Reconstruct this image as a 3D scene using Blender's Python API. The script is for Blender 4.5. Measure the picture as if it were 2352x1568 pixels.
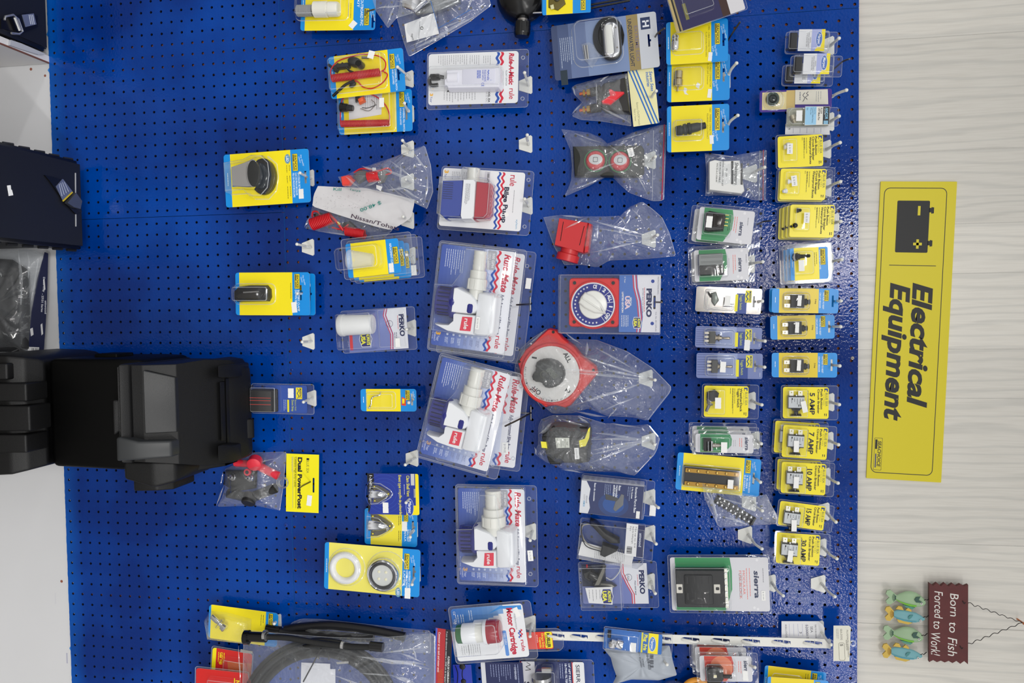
import bpy, bmesh, math, random
from mathutils import Vector, Matrix, noise
from mathutils.geometry import tessellate_polygon
random.seed(7)
for o in list(bpy.data.objects): bpy.data.objects.remove(o)
SC = bpy.context.scene
COL = SC.collection
# ---------------------------------------------------------------- camera
F, CX, CY = 1898.0, 1176.0, 784.0
CAMZ, D0 = 1.72, 1.7778
AX, AY, AZ = 0.0410012, 0.1695206, -0.0143433
def _rm(a, b, c):
    rz = Matrix(((math.cos(c), -math.sin(c), 0), (math.sin(c), math.cos(c), 0), (0, 0, 1)))
    rx = Matrix(((1, 0, 0), (0, math.cos(a), -math.sin(a)), (0, math.sin(a), math.cos(a))))
    ry = Matrix(((math.cos(b), 0, math.sin(b)), (0, 1, 0), (-math.sin(b), 0, math.cos(b))))
    return rz @ rx @ ry
R3 = _rm(AX, AY, AZ)
def w_of(v): return Vector((v[1], v[2], v[0]))          # (up, right, into) -> world
CAM = Vector((0, -D0, CAMZ))
cd = bpy.data.cameras.new('camera'); cam = bpy.data.objects.new('camera', cd); COL.objects.link(cam)
cr, cdn, cf = w_of(R3[0]), w_of(R3[1]), w_of(R3[2])
m = Matrix.Identity(4)
for i in range(3):
    m[i][0] = cr[i]; m[i][1] = -cdn[i]; m[i][2] = -cf[i]; m[i][3] = CAM[i]
cam.matrix_world = m
cd.sensor_fit = 'HORIZONTAL'; cd.sensor_width = 36; cd.lens = F / 2352 * 36
cd.clip_start = 0.05; cd.clip_end = 60
SC.camera = cam
# ---------------------------------------------------------------- world, lights, exposure
wd = bpy.data.worlds.new('shop_light'); SC.world = wd; wd.use_nodes = True
_n, _l = wd.node_tree.nodes, wd.node_tree.links
_tc = _n.new('ShaderNodeTexCoord'); _sp = _n.new('ShaderNodeSeparateXYZ'); _rp = _n.new('ShaderNodeValToRGB')
_mr = _n.new('ShaderNodeMapRange'); _mr.inputs['From Min'].default_value = -1
_l.new(_tc.outputs['Generated'], _sp.inputs[0]); _l.new(_sp.outputs['Z'], _mr.inputs['Value']); _l.new(_mr.outputs[0], _rp.inputs[0])
for _p, _c in ((0, (.26, .25, .25)), (.40, (.14, .14, .15)), (.53, (.15, .155, .16)), (.64, (.70, .71, .73)), (1, (1.0, 1.0, 1.0))):
    _e = _rp.color_ramp.elements.new(_p) if _p not in (0, 1) else _rp.color_ramp.elements[int(_p)]
    _e.color = (*_c, 1)
_l.new(_rp.outputs[0], _n['Background'].inputs[0]); _n['Background'].inputs[1].default_value = .86
SC.view_settings.view_transform = 'Standard'; SC.view_settings.look = 'None'
SC.view_settings.gamma = 1; SC.view_settings.use_curve_mapping = False
SC.view_settings.exposure = 0.12
SC.cycles.transparent_max_bounces = 32
SC.cycles.max_bounces = 8
CEIL = CAMZ + 1.25
def troffer(x, y, e, sx=0.26, sy=1.2):
    l = bpy.data.lights.new('ceiling_light', 'AREA'); l.shape = 'RECTANGLE'; l.size = sx; l.size_y = sy
    l.energy = e; l.color = (1, 0.985, 0.95)
    o = bpy.data.objects.new('ceiling_light', l); COL.objects.link(o); o.location = (x, y, CEIL)
for tx in (-5.6, -0.3, 2.5, 6.0):
    for ty in (-3.1, -5.2, -7.6, -10.2, -13.0):
        troffer(tx, ty, 40 if ty > -4 else 58)
# ---------------------------------------------------------------- pixel <-> place
def ray(x, y):
    return (cr * ((x - CX) / F) + cdn * ((y - CY) / F) + cf)
def bp(x, y, d=0.0):
    r = ray(x, y); t = (D0 - d) / r.y
    return CAM + r * t
def atz(x, y, z):
    r = ray(x, y); return CAM + r * ((z - CAMZ) / r.z)
# ---------------------------------------------------------------- materials
MAT = {}
def lin(c):
    c /= 255.0
    return c / 12.92 if c <= 0.04045 else ((c + 0.055) / 1.055) ** 2.4
def C(r, g, b, rough=0.45, metal=0.0, spec=0.5, bump=0, bs=200, mott=0):
    k = (r, g, b, rough, metal, spec, bump, bs, mott)
    if k in MAT: return MAT[k]
    mt = bpy.data.materials.new('paint_%d_%d_%d' % (r, g, b)); mt.use_nodes = True
    nt = mt.node_tree; p = nt.nodes['Principled BSDF']
    p.inputs['Base Color'].default_value = (lin(r), lin(g), lin(b), 1)
    p.inputs['Roughness'].default_value = rough; p.inputs['Metallic'].default_value = metal
    p.inputs['Specular IOR Level'].default_value = spec
    if bump or mott:
        tc = nt.nodes.new('ShaderNodeTexCoord'); n = nt.nodes.new('ShaderNodeTexNoise')
        n.inputs['Scale'].default_value = bs; n.inputs['Detail'].default_value = 3
        nt.links.new(tc.outputs['Object'], n.inputs['Vector'])
        if bump:
            b_ = nt.nodes.new('ShaderNodeBump'); b_.inputs['Strength'].default_value = bump
            b_.inputs['Distance'].default_value = 0.001
            nt.links.new(n.outputs['Fac'], b_.inputs['Height']); nt.links.new(b_.outputs['Normal'], p.inputs['Normal'])
        if mott:
            mx = nt.nodes.new('ShaderNodeMix'); mx.data_type = 'RGBA'
            mx.inputs['A'].default_value = (lin(r), lin(g), lin(b), 1)
            mx.inputs['B'].default_value = (lin(r) * (1 - mott), lin(g) * (1 - mott), lin(b) * (1 - mott), 1)
            nt.links.new(n.outputs['Fac'], mx.inputs['Factor']); nt.links.new(mx.outputs['Result'], p.inputs['Base Color'])
    MAT[k] = mt
    return mt
def clear(name, haze=0.03, rough=0.06, tint=(0.96, 0.97, 0.98), bump=0.0, bs=40, ior=1.45, hc=(0.85, 0.88, 0.92), gl=1.0, dist=0.004):
    if name in MAT: return MAT[name]
    mt = bpy.data.materials.new(name); mt.use_nodes = True; nt = mt.node_tree; N = nt.nodes; L = nt.links
    N.clear(); out = N.new('ShaderNodeOutputMaterial')
    tr = N.new('ShaderNodeBsdfTransparent'); tr.inputs[0].default_value = (*tint, 1)
    df = N.new('ShaderNodeBsdfDiffuse'); df.inputs[0].default_value = (*hc, 1)
    g = N.new('ShaderNodeBsdfGlossy'); g.inputs['Roughness'].default_value = rough; g.inputs[0].default_value = (gl, gl, gl, 1)
    lw = N.new('ShaderNodeLayerWeight'); lw.inputs[0].default_value = .5; f0 = ((ior - 1) / (ior + 1)) ** 2
    pw = N.new('ShaderNodeMath'); pw.operation = 'POWER'; pw.inputs[1].default_value = 4.0; L.new(lw.outputs['Facing'], pw.inputs[0])
    fr = N.new('ShaderNodeMath'); fr.operation = 'MULTIPLY_ADD'; fr.inputs[1].default_value = .8; fr.inputs[2].default_value = f0; L.new(pw.outputs[0], fr.inputs[0])
    m1 = N.new('ShaderNodeMixShader'); m1.inputs[0].default_value = haze
    L.new(tr.outputs[0], m1.inputs[1]); L.new(df.outputs[0], m1.inputs[2])
    m2 = N.new('ShaderNodeMixShader'); L.new(fr.outputs[0], m2.inputs[0]); L.new(m1.outputs[0], m2.inputs[1]); L.new(g.outputs[0], m2.inputs[2])
    if bump:
        tc = N.new('ShaderNodeTexCoord'); n = N.new('ShaderNodeTexNoise'); n.inputs['Scale'].default_value = bs; n.inputs['Detail'].default_value = 2.5
        n.inputs['Distortion'].default_value = 1.2
        b_ = N.new('ShaderNodeBump'); b_.inputs['Strength'].default_value = bump; b_.inputs['Distance'].default_value = dist
        L.new(tc.outputs['Object'], n.inputs['Vector']); L.new(n.outputs['Fac'], b_.inputs['Height'])
        L.new(b_.outputs[0], g.inputs['Normal']); L.new(b_.outputs[0], lw.inputs['Normal'])
    L.new(m2.outputs[0], out.inputs[0])
    MAT[name] = mt
    return mt
CLR = clear('clear_blister', 0.012, 0.05, ior=1.42, tint=(.985, .988, .99))
CLB = clear('clear_blister_wavy', 0.015, 0.06, bump=0.35, bs=22, ior=1.45, tint=(.985, .988, .99))
RIM = clear('clear_blister_edge', 0.30, 0.12, ior=1.8)
BAG = clear('clear_bag', 0.07, 0.10, bump=0.9, bs=28, ior=1.6, dist=0.006)
BAGH = clear('cloudy_bag', 0.28, 0.22, bump=0.7, bs=26, ior=1.5, dist=0.006)
FOLD_GLINT = clear('fold_glint', 0.20, 0.10, ior=2.2)  # highlights of folds and bag edges put into a whitish haze
WHITE = C(232, 232, 232, .4); PAPER = C(226, 226, 228, .55); STK = C(238, 238, 236, .6)
BLACK = C(16, 16, 18, .42); INK = C(28, 28, 34, .5); GREYI = C(150, 150, 155, .6)
YEL = C(246, 226, 22, .32); CYB = C(10, 142, 224, .32); NAVY = C(22, 32, 92, .4)
REDI = C(190, 28, 62, .4); CHROME = C(225, 225, 228, .12, 1.0); STEEL = C(150, 145, 140, .32, 1.0)
HOOKW = C(224, 224, 218, .35); DKST = C(90, 84, 76, .35, .9)
# ---------------------------------------------------------------- mesh builder
def rr(u0, v0, u1, v1, r=4, n=4):
    r = min(r, abs(u1 - u0) / 2 - .01, abs(v1 - v0) / 2 - .01)
    if r <= 0.05: return [(u0, v0), (u0, v1), (u1, v1), (u1, v0)]
    P = []
    for cu, cv, a0 in ((u0 + r, v0 + r, 180), (u1 - r, v0 + r, 270), (u1 - r, v1 - r, 0), (u0 + r, v1 - r, 90)):
        for k in range(n + 1):
            a = math.radians(a0 + 90.0 * k / n)
            P.append((cu + r * math.cos(a), cv + r * math.sin(a)))
    return P
def circ(u, v, r, n=20, r2=None, rot=0):
    r2 = r if r2 is None else r2; c, s = math.cos(rot), math.sin(rot); P = []
    for k in range(n):
        a = 2 * math.pi * k / n; x, y = r * math.cos(a), r2 * math.sin(a)
        P.append((u + x * c - y * s, v + x * s + y * c))
    return P
def area(P): return sum(P[i][0] * P[(i + 1) % len(P)][1] - P[(i + 1) % len(P)][0] * P[i][1] for i in range(len(P))) / 2
def inset(P, d):
    if area(P) > 0: P = P[::-1]
    n = len(P); Q = []
    for i in range(n):
        a, b, c = Vector(P[i - 1]), Vector(P[i]), Vector(P[(i + 1) % n])
        e1, e2 = (b - a), (c - b)
        if e1.length < 1e-6 or e2.length < 1e-6: Q.append(tuple(b)); continue
        e1.normalize(); e2.normalize()
        n1, n2 = Vector((e1.y, -e1.x)), Vector((e2.y, -e2.x))
        s = n1 + n2
        if s.length < 1e-3: Q.append(tuple(b)); continue
        s.normalize(); k = d / max(0.35, s.dot(n1)); Q.append(tuple(b + s * k))
    return Q
FC = {}
def glyphs(s, bold, shear):
    k = (s, bold, shear)
    if k in FC: return FC[k]
    cu = bpy.data.curves.new('t', 'FONT'); cu.body = s; cu.size = 1; cu.offset = bold; cu.shear = shear
    cu.resolution_u = 3; cu.fill_mode = 'BOTH'
    ob = bpy.data.objects.new('t', cu); COL.objects.link(ob)
    bpy.context.view_layer.update()
    me = ob.evaluated_get(bpy.context.evaluated_depsgraph_get()).to_mesh()
    V = [(v.co.x, v.co.y) for v in me.vertices]; Fc = [tuple(p.vertices) for p in me.polygons]
    ob.evaluated_get(bpy.context.evaluated_depsgraph_get()).to_mesh_clear()
    bpy.data.objects.remove(ob); bpy.data.curves.remove(cu)
    if not V: FC[k] = ([], [], 0, 1); return FC[k]
    x0 = min(v[0] for v in V); x1 = max(v[0] for v in V)
    FC[k] = ([(v[0] - x0, v[1]) for v in V], Fc, x1 - x0, 0.72); return FC[k]
class MB:
    def __init__(s, fr=None): s.V = []; s.F = []; s.M = []; s.S = []; s.mats = []; s.fr = fr
    def mi(s, m):
        if m not in s.mats: s.mats.append(m)
        return s.mats.index(m)
    def vt(s, p):
        s.V.append(s.fr(p) if s.fr else Vector(p)); return len(s.V) - 1
    def face(s, idx, m, sm=False): s.F.append(idx); s.M.append(s.mi(m)); s.S.append(sm)
    def cap(s, idx, P, m, holes=None):
        loops = [[Vector((a, b, 0)) for a, b in P]] + [[Vector((a, b, 0)) for a, b in h] for h in (holes or [])]
        if holes is None and len(P) <= 4: s.face(tuple(idx), m); return
        for t in tessellate_polygon(loops): s.face(tuple(idx[k] for k in t), m)
    def poly(s, P, w0, w1, m, holes=None, back=True, ms=None):
        """slab of outline P (u,v) from w0 to w1"""
        ms = ms or m
        allp = [P] + (holes or []); flat = [q for l in allp for q in l]
        A = [s.vt((a, b, w0)) for a, b in flat]; B = [s.vt((a, b, w1)) for a, b in flat]
        s.cap(B, P, m, holes)
        if back: s.cap(A, P, ms, holes)
        o = 0
        for l in allp:
            n = len(l)
            for i in range(n):
                j = (i + 1) % n; s.face((A[o + i], A[o + j], B[o + j], B[o + i]), ms)
            o += n
    def flat(s, P, w, m, holes=None):
        fl = list(P) + [q for h in (holes or []) for q in h]
        s.cap([s.vt((a, b, w)) for a, b in fl], P, m, holes)
    def rect(s, u0, v0, u1, v1, w, m, r=0): s.flat(rr(u0, v0, u1, v1, r) if r else [(u0, v0), (u0, v1), (u1, v1), (u1, v0)], w, m)
    def loft(s, rings, m, cap0=False, cap1=True, sm=True, closed=True, mc=None):
        """rings: list of lists of (u,v,w), same length"""
        I = [[s.vt(p) for p in r] for r in rings]; n = len(rings[0])
        for a, b in zip(I, I[1:]):
            for i in range(n if closed else n - 1):
                j = (i + 1) % n; s.face((a[i], a[j], b[j], b[i]), m, sm)
        if cap0: s.face(tuple(I[0][::-1]), mc or m)
        if cap1: s.face(tuple(I[-1]), mc or m)
        return I
    def dome(s, P, w0, h, ins, m, n=4, top=None, cap=True, sm=True):
        """pillow / blister / rounded block: outline P, base w0, height h, total inset ins px"""
        if area(P) > 0: P = P[::-1]
        rings = []
        for k in range(n + 1):
            a = math.pi / 2 * k / n
            Q = inset(P, ins * (1 - math.cos(a))) if k else list(P)
            rings.append([(q[0], q[1], w0 + h * math.sin(a)) for q in Q])
        I = [[s.vt(p) for p in r] for r in rings]; L = len(P)
        for a, b in zip(I, I[1:]):
            for i in range(L):
                j = (i + 1) % L; s.face((a[i], a[j], b[j], b[i]), m, sm)
        if cap:
            Q = [(p[0], p[1]) for p in rings[-1]]
            s.cap(I[-1], Q, top or m, [] )
    def box(s, u0, v0, u1, v1, w0, w1, m, r=0.0, ins=0):
        if ins: s.dome(rr(u0, v0, u1, v1, max(r, ins)), w0, w1 - w0, ins, m)
        else: s.poly(rr(u0, v0, u1, v1, r), w0, w1, m)
    def text(s, t, u, v, ch, m, w, fit=None, bold=0.0, sh=0.0, al='l', rot=0.0):
        V, Fc, L, cap = glyphs(t, bold, sh)
        if not V: return
        k = ch / cap; kx = (fit / L) if fit else k * 0.92
        off = 0 if al == 'l' else (-L * kx / 2 if al == 'c' else -L * kx)
        c, sn = math.cos(rot), math.sin(rot); b = len(s.V)
        for x, y in V:
            dv, du = x * kx + off, y * k
            s.vt((u + du * c - dv * sn, v + du * sn + dv * c, w))
        for f in Fc: s.face(tuple(b + i for i in f), m)
    def bars(s, u, v0, v1, n, pitch, th, m, w, seed=0, dv=0):
        """unreadable small print: n thin lines stacked downwards from u"""
        R = random.Random(seed + int(u * 7) + n)
        for i in range(n):
            e = v1 - (v1 - v0) * R.uniform(0, .35); x = v0
            while x < e:
                y = min(e, x + R.uniform(2.5, 7)); s.rect(u - i * pitch, x, u - i * pitch + th, y, w, m); x = y + .8
    def tube(s, pts, r, m, n=8, caps=True, taper=None):
        pts = [Vector(p) for p in pts]
        if s.fr: W = [s.fr(p) for p in pts]
        else: W = pts
        rings = []; prev = None
        for i, p in enumerate(W):
            t = (W[min(i + 1, len(W) - 1)] - W[max(i - 1, 0)])
            t.normalize()
            if prev is None:
                a = Vector((0, 1, 0)) if abs(t.y) < .9 else Vector((1, 0, 0))
                x = t.cross(a).normalized()
            else: x = (prev - t * prev.dot(t)).normalized()
            prev = x; y = t.cross(x)
            q = r * (taper[i] if taper else 1)
            ring = []
            for k in range(n):
                an = 2 * math.pi * k / n
                s.V.append(p + (x * math.cos(an) + y * math.sin(an)) * q); ring.append(len(s.V) - 1)
            rings.append(ring)
        for a, b in zip(rings, rings[1:]):
            for k in range(n): s.face((a[k], a[(k + 1) % n], b[(k + 1) % n], b[k]), m, True)
        if caps: s.face(tuple(rings[0][::-1]), m); s.face(tuple(rings[-1]), m)
    def lathe(s, c, ax, prof, m, n=24, sm=True, ref=None, capend=True):
        """c=(u,v,w) start in item units; ax = axis direction in metres space; prof=[(t,r) metres]; mats may vary"""
        o = s.fr(Vector(c)) if s.fr else Vector(c); a = Vector(ax).normalized()
        x = a.cross(Vector((0, 1, 0)) if abs(a.y) < .9 else Vector((1, 0, 0))).normalized(); y = a.cross(x)
        rings = []
        for q in prof:
            t, r = q[0], q[1]; ring = []
            for k in range(n):
                an = 2 * math.pi * k / n; s.V.append(o + a * t + (x * math.cos(an) + y * math.sin(an)) * max(r, 1e-5)); ring.append(len(s.V) - 1)
            rings.append(ring)
        for i, (p, q) in enumerate(zip(rings, rings[1:])):
            mm = prof[i][2] if len(prof[i]) > 2 else m
            for k in range(n): s.face((p[k], p[(k + 1) % n], q[(k + 1) % n], q[k]), mm, sm)
        if capend: s.face(tuple(rings[0][::-1]), m); s.face(tuple(rings[-1]), prof[-1][2] if len(prof[-1]) > 2 else m)
    def ball(s, c, r, m, n=10):
        s.lathe(c, (0, 0, 1), [(-r * math.cos(math.pi * k / 6), r * math.sin(math.pi * k / 6)) for k in range(7)], m, n)
    def build(s, name, parent=None, label=None):
        me = bpy.data.meshes.new(name); me.from_pydata([tuple(v) for v in s.V], [], s.F)
        for q in s.mats: me.materials.append(q)
        me.polygons.foreach_set('material_index', s.M); me.polygons.foreach_set('use_smooth', s.S)
        bm = bmesh.new(); bm.from_mesh(me); bmesh.ops.remove_doubles(bm, verts=[v for v in bm.verts if any(f.smooth for f in v.link_faces)], dist=1e-6)
        bmesh.ops.recalc_face_normals(bm, faces=bm.faces); bm.to_mesh(me); bm.free()
        me.set_sharp_from_angle(angle=math.radians(42))
        o = bpy.data.objects.new(name, me); COL.objects.link(o)
        if parent is not None: o.parent = parent
        if label: o['label'] = label
        return o
ZERO = MB  # alias
def tag(o, label=None, cat=None, group=None, kind=None):
    if label: o['label'] = label
    if cat: o['category'] = cat
    if group: o['group'] = group
    if kind: o['kind'] = kind
    return o
class It:
    """a hanging thing: TL, TR, BL are its corners in the photo, d its distance off the board (m).
       local u = towards the thing's top, v = towards its right, w = out of the wall (mm)"""
    def __init__(s, name, label, cat, TL, TR, BL, d, group=None):
        o, a, b = bp(*TL, d), bp(*TR, d), bp(*BL, d)
        U = a - o; lu = math.hypot(TR[0] - TL[0], TR[1] - TL[1]); lv = math.hypot(BL[0] - TL[0], BL[1] - TL[1])
        s.su = U.length / lu; U.normalize(); Vx = Vector((U.z, 0, -U.x)); s.sv = abs((b - o).dot(Vx)) / lv
        s.W, s.H, s.d, s.o, s.U, s.Vx = lu, lv, d, o, U, Vx
        e = bpy.data.objects.new(name, None); COL.objects.link(e); e.empty_display_size = .02
        M = Matrix.Identity(4); Y = U.cross(Vx)
        for i in range(3): M[i][0] = Vx[i]; M[i][1] = Y[i]; M[i][2] = U[i]; M[i][3] = o[i]
        e.matrix_world = M; s.e = e; tag(e, label, cat, group)
    def fr(s, p): return Vector((p[1] * s.sv, -p[2] / 1000.0, p[0] * s.su))
    def mb(s, wc=0):
        """wc: height (mm) at which the given photo positions of a tall part were read"""
        if not wc: return MB(s.fr)
        c = s.o + s.U * (s.W * s.su / 2) + s.Vx * (s.H * s.sv / 2); r = (c - CAM); r /= r.y
        q = CAM + r * (D0 - s.d - wc / 1000.0); du, dv = (q - c).dot(s.U) / s.su, (q - c).dot(s.Vx) / s.sv
        return MB(lambda p: s.fr((p[0] + du, p[1] + dv, p[2])))
    def L(s, x, y, w=0):
        p = bp(x, y, s.d + w / 1000.0) - s.o
        return (p.dot(s.U) / s.su, p.dot(s.Vx) / s.sv)
    def Ls(s, P, w=0): return [s.L(x, y, w) for x, y in P]
def copies(root, offs, labels):
    """lay copies of a thing behind it; offs in (right, into, up) metres"""
    for (a, b, c), lb in zip(offs, labels):
        r = root.copy(); COL.objects.link(r); r.location = root.location + Vector((a, b, c)); r['label'] = lb
        for ch in root.children:
            k = ch.copy(); COL.objects.link(k); k.parent = r
            for g in ch.children:
                h = g.copy(); COL.objects.link(h); h.parent = k
def sticker(it, u, v, w, hu=9, hv=20, txt=None, rot=0, par=None):
    m = it.mb(); c, s_ = math.cos(rot), math.sin(rot)
    def T(a, b): return (u + a * c - b * s_, v + a * s_ + b * c)
    m.poly([T(0, 0), T(0, hv * .45), T(.6, hv * .5), T(0, hv * .55), T(0, hv), T(hu, hv), T(hu, hv * .55), T(hu - .6, hv * .5), T(hu, hv * .45), T(hu, 0)], w, w + .15, STK)
    if txt:
        a, b = T(hu * .3, hv * .12); m.text(txt, a, b, hu * .36, GREYI, w + .22, fit=hv * .76, rot=rot)
    return m.build('price_sticker', par or it.e)
# ================================================================ SETTING
def nodes(name):
    mt = bpy.data.materials.new(name); mt.use_nodes = True; return mt, mt.node_tree.nodes, mt.node_tree.links, mt.node_tree.nodes['Principled BSDF']
def mat_board():
    mt, N, L, p = nodes('blue_gloss_paint')
    tc = N.new('ShaderNodeTexCoord'); n1 = N.new('ShaderNodeTexNoise'); n1.inputs['Scale'].default_value = 3.2; n1.inputs['Detail'].default_value = 5
    cr_ = N.new('ShaderNodeValToRGB'); cr_.color_ramp.elements[0].position = .38; cr_.color_ramp.elements[1].position = .64
    cr_.color_ramp.elements[0].color = (lin(0), lin(40), lin(114), 1); cr_.color_ramp.elements[1].color = (lin(0), lin(66), lin(158), 1)
    n2 = N.new('ShaderNodeTexNoise'); n2.inputs['Scale'].default_value = 190; n2.inputs['Detail'].default_value = 2
    n3 = N.new('ShaderNodeTexNoise'); n3.inputs['Scale'].default_value = 1.6
    b = N.new('ShaderNodeBump'); b.inputs['Strength'].default_value = .6; b.inputs['Distance'].default_value = .0007; p.inputs['Specular IOR Level'].default_value = .32
    L.new(tc.outputs['Object'], n1.inputs['Vector']); L.new(tc.outputs['Object'], n2.inputs['Vector']); L.new(tc.outputs['Object'], n3.inputs['Vector'])
    sz = N.new('ShaderNodeSeparateXYZ'); L.new(tc.outputs['Object'], sz.inputs[0])
    md = N.new('ShaderNodeMapRange'); md.inputs['From Min'].default_value = .309; md.inputs['From Max'].default_value = .352; md.inputs['To Min'].default_value = .75; md.inputs['To Max'].default_value = 0
    L.new(sz.outputs['Z'], md.inputs['Value']); mu = N.new('ShaderNodeMath'); mu.operation = 'MULTIPLY'; L.new(md.outputs[0], mu.inputs[0]); L.new(n1.outputs['Fac'], mu.inputs[1])
    mb_ = N.new('ShaderNodeMix'); mb_.data_type = 'RGBA'; mb_.inputs['B'].default_value = (lin(14), lin(104), lin(196), 1)   # thinner, paler paint along the lower edge
    L.new(mu.outputs[0], mb_.inputs['Factor']); L.new(n1.outputs['Fac'], cr_.inputs[0]); L.new(cr_.outputs[0], mb_.inputs['A']); L.new(mb_.outputs['Result'], p.inputs['Base Color'])
    L.new(n2.outputs['Fac'], b.inputs['Height']); L.new(b.outputs[0], p.inputs['Normal'])
    mr = N.new('ShaderNodeMapRange'); mr.inputs['To Min'].default_value = .04; mr.inputs['To Max'].default_value = .12
    L.new(n3.outputs['Fac'], mr.inputs['Value']); L.new(mr.outputs[0], p.inputs['Roughness'])
    return mt
def mat_plank(off, tone):
    mt, N, L, p = nodes('whitewashed_plank')
    tc = N.new('ShaderNodeTexCoord'); mp = N.new('ShaderNodeMapping'); mp.inputs['Location'].default_value = (off, 0, off * 2.3); mp.inputs['Scale'].default_value = (9, 1, 1.1)
    L.new(tc.outputs['Object'], mp.inputs['Vector'])
    w = N.new('ShaderNodeTexWave'); w.bands_direction = 'X'; w.inputs['Scale'].default_value = 1.5; w.inputs['Distortion'].default_value = 14; w.inputs['Detail'].default_value = 3; w.inputs['Detail Scale'].default_value = .9
    L.new(mp.outputs[0], w.inputs['Vector'])
    mp2 = N.new('ShaderNodeMapping'); mp2.inputs['Scale'].default_value = (170, 1, 6); L.new(tc.outputs['Object'], mp2.inputs['Vector'])
    n = N.new('ShaderNodeTexNoise'); n.inputs['Scale'].default_value = 2.2; n.inputs['Detail'].default_value = 6; L.new(mp2.outputs[0], n.inputs['Vector'])
    c1 = N.new('ShaderNodeValToRGB'); c1.color_ramp.elements[0].position = 0.0; c1.color_ramp.elements[1].position = .35
    c1.color_ramp.elements[0].color = (lin(206 * tone), lin(203 * tone), lin(195 * tone), 1); c1.color_ramp.elements[1].color = (lin(218 * tone), lin(214 * tone), lin(205 * tone), 1)
    c2 = N.new('ShaderNodeValToRGB'); c2.color_ramp.elements[0].position = .32; c2.color_ramp.elements[1].position = .6
    c2.color_ramp.elements[0].color = (.90, .89, .88, 1); c2.color_ramp.elements[1].color = (1, 1, 1, 1)
    mx = N.new('ShaderNodeMix'); mx.data_type = 'RGBA'; mx.blend_type = 'MULTIPLY'; mx.inputs['Factor'].default_value = .8
    L.new(w.outputs['Fac'], c1.inputs[0]); L.new(n.outputs['Fac'], c2.inputs[0]); L.new(c1.outputs[0], mx.inputs['A']); L.new(c2.outputs[0], mx.inputs['B'])
    L.new(mx.outputs['Result'], p.inputs['Base Color']); p.inputs['Roughness'].default_value = .42
    return mt
BOARD = mat_board(); HOLE = C(4, 14, 48, .7); EDGE = C(30, 120, 200, .6, bump=.6, bs=260); SHADEM = C(14, 12, 12, .9); FUR = C(150, 84, 52, .8, mott=.35, bs=60)
YW = 0.018
def Wz(u): return CAMZ + u
def sheet(name, label, x0, x1, z0, z1, ax, az):
    """perforated board with real holes on a 25.4 mm grid through (ax, az)"""
    g = .0254; r = .0031; mb = MB(); T = .005
    i0 = math.ceil((x0 - ax) / g - .45); i1 = math.floor((x1 - ax) / g + .45); j0 = math.ceil((z0 - az) / g - .45); j1 = math.floor((z1 - az) / g + .45)
    xs = [x0] + [ax + (i + .5) * g for i in range(i0, i1)] + [x1]; zs = [z0] + [az + (j + .5) * g for j in range(j0, j1)] + [z1]
    gv = {}
    def v(x, z):
        k = (round(x, 5), round(z, 5))
        if k not in gv: mb.V.append(Vector((x, 0, z))); gv[k] = len(mb.V) - 1
        return gv[k]
    for a in range(len(xs) - 1):
        for b in range(len(zs) - 1):
            xa, xb, za, zb = xs[a], xs[a + 1], zs[b], zs[b + 1]; cx = ax + (i0 + a) * g; cz = az + (j0 + b) * g
            if cx - r < xa + .001 or cx + r > xb - .001 or cz - r < za + .001 or cz + r > zb - .001:
                mb.face((v(xa, za), v(xb, za), v(xb, zb), v(xa, zb)), BOARD); continue
            O = [v(xb, cz), v(xb, zb), v(cx, zb), v(xa, zb), v(xa, cz), v(xa, za), v(cx, za), v(xb, za)]
            I = []; K = []
            for k in range(8):
                an = math.pi / 4 * k; p = Vector((cx + r * math.cos(an), 0, cz + r * math.sin(an)))
                mb.V.append(p); I.append(len(mb.V) - 1); mb.V.append(p + Vector((0, T, 0))); K.append(len(mb.V) - 1)
            for k in range(8):
                l = (k + 1) % 8
                mb.face((O[k], O[l], I[l], I[k]), BOARD); mb.face((I[k], I[l], K[l], K[k]), HOLE)
    # edges
    for (xa, za, xb, zb) in ((x0, z0, x1, z0), (x1, z0, x1, z1), (x1, z1, x0, z1), (x0, z1, x0, z0)):
        b = len(mb.V); mb.V += [Vector((xa, 0, za)), Vector((xb, 0, zb)), Vector((xb, T, zb)), Vector((xa, T, za))]; mb.face((b, b + 1, b + 2, b + 3), EDGE)
    o = mb.build(name); tag(o, label, 'pegboard', 'blue pegboard sheets'); return o
A1 = bp(1277.3, 1097.4); A2 = bp(499.5, 559.6); A3 = bp(495.2, 326); A4 = bp(1752.3, 24.8)
ZT, ZS, ZB = Wz(.4115), Wz(-.826), Wz(-1.411)
sheet('pegboard_panel', 'large blue perforated board carrying most of the packs', -.590, 1.12, ZS + .0006, ZT, A1.x, A1.z)
sheet('pegboard_panel', 'blue perforated board above the screwed seam, beside the dark round light', -1.0, -.5912, ZS + .0006, ZT, A4.x, A4.z)
sheet('pegboard_panel', 'lower blue perforated board under the large one, behind the black battery boxes', -.2232, 1.12, ZB, ZS - .0006, A2.x, A2.z)
sheet('pegboard_panel', 'nearly empty lower blue perforated board beside the bow light pack', -1.0, -.2244, ZB, ZS - .0006, A3.x, A3.z)
def quadbox(name, x0, x1, y0, y1, z0, z1, m, kind='structure'):
    mb = MB(); mb.V = [Vector((x, y, z)) for x in (x0, x1) for y in (y0, y1) for z in (z0, z1)]
    for f in ((0, 1, 3, 2), (4, 6, 7, 5), (0, 4, 5, 1), (2, 3, 7, 6), (0, 2, 6, 4), (1, 5, 7, 3)): mb.face(f, m)
    o = mb.build(name); tag(o, kind=kind); return o
quadbox('trim_1', -1.05, 1.2, .0178, .0182, ZB, ZT, SHADEM)  # dark sheet standing in for the shade of the hollow behind the holes
k = 2
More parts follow.
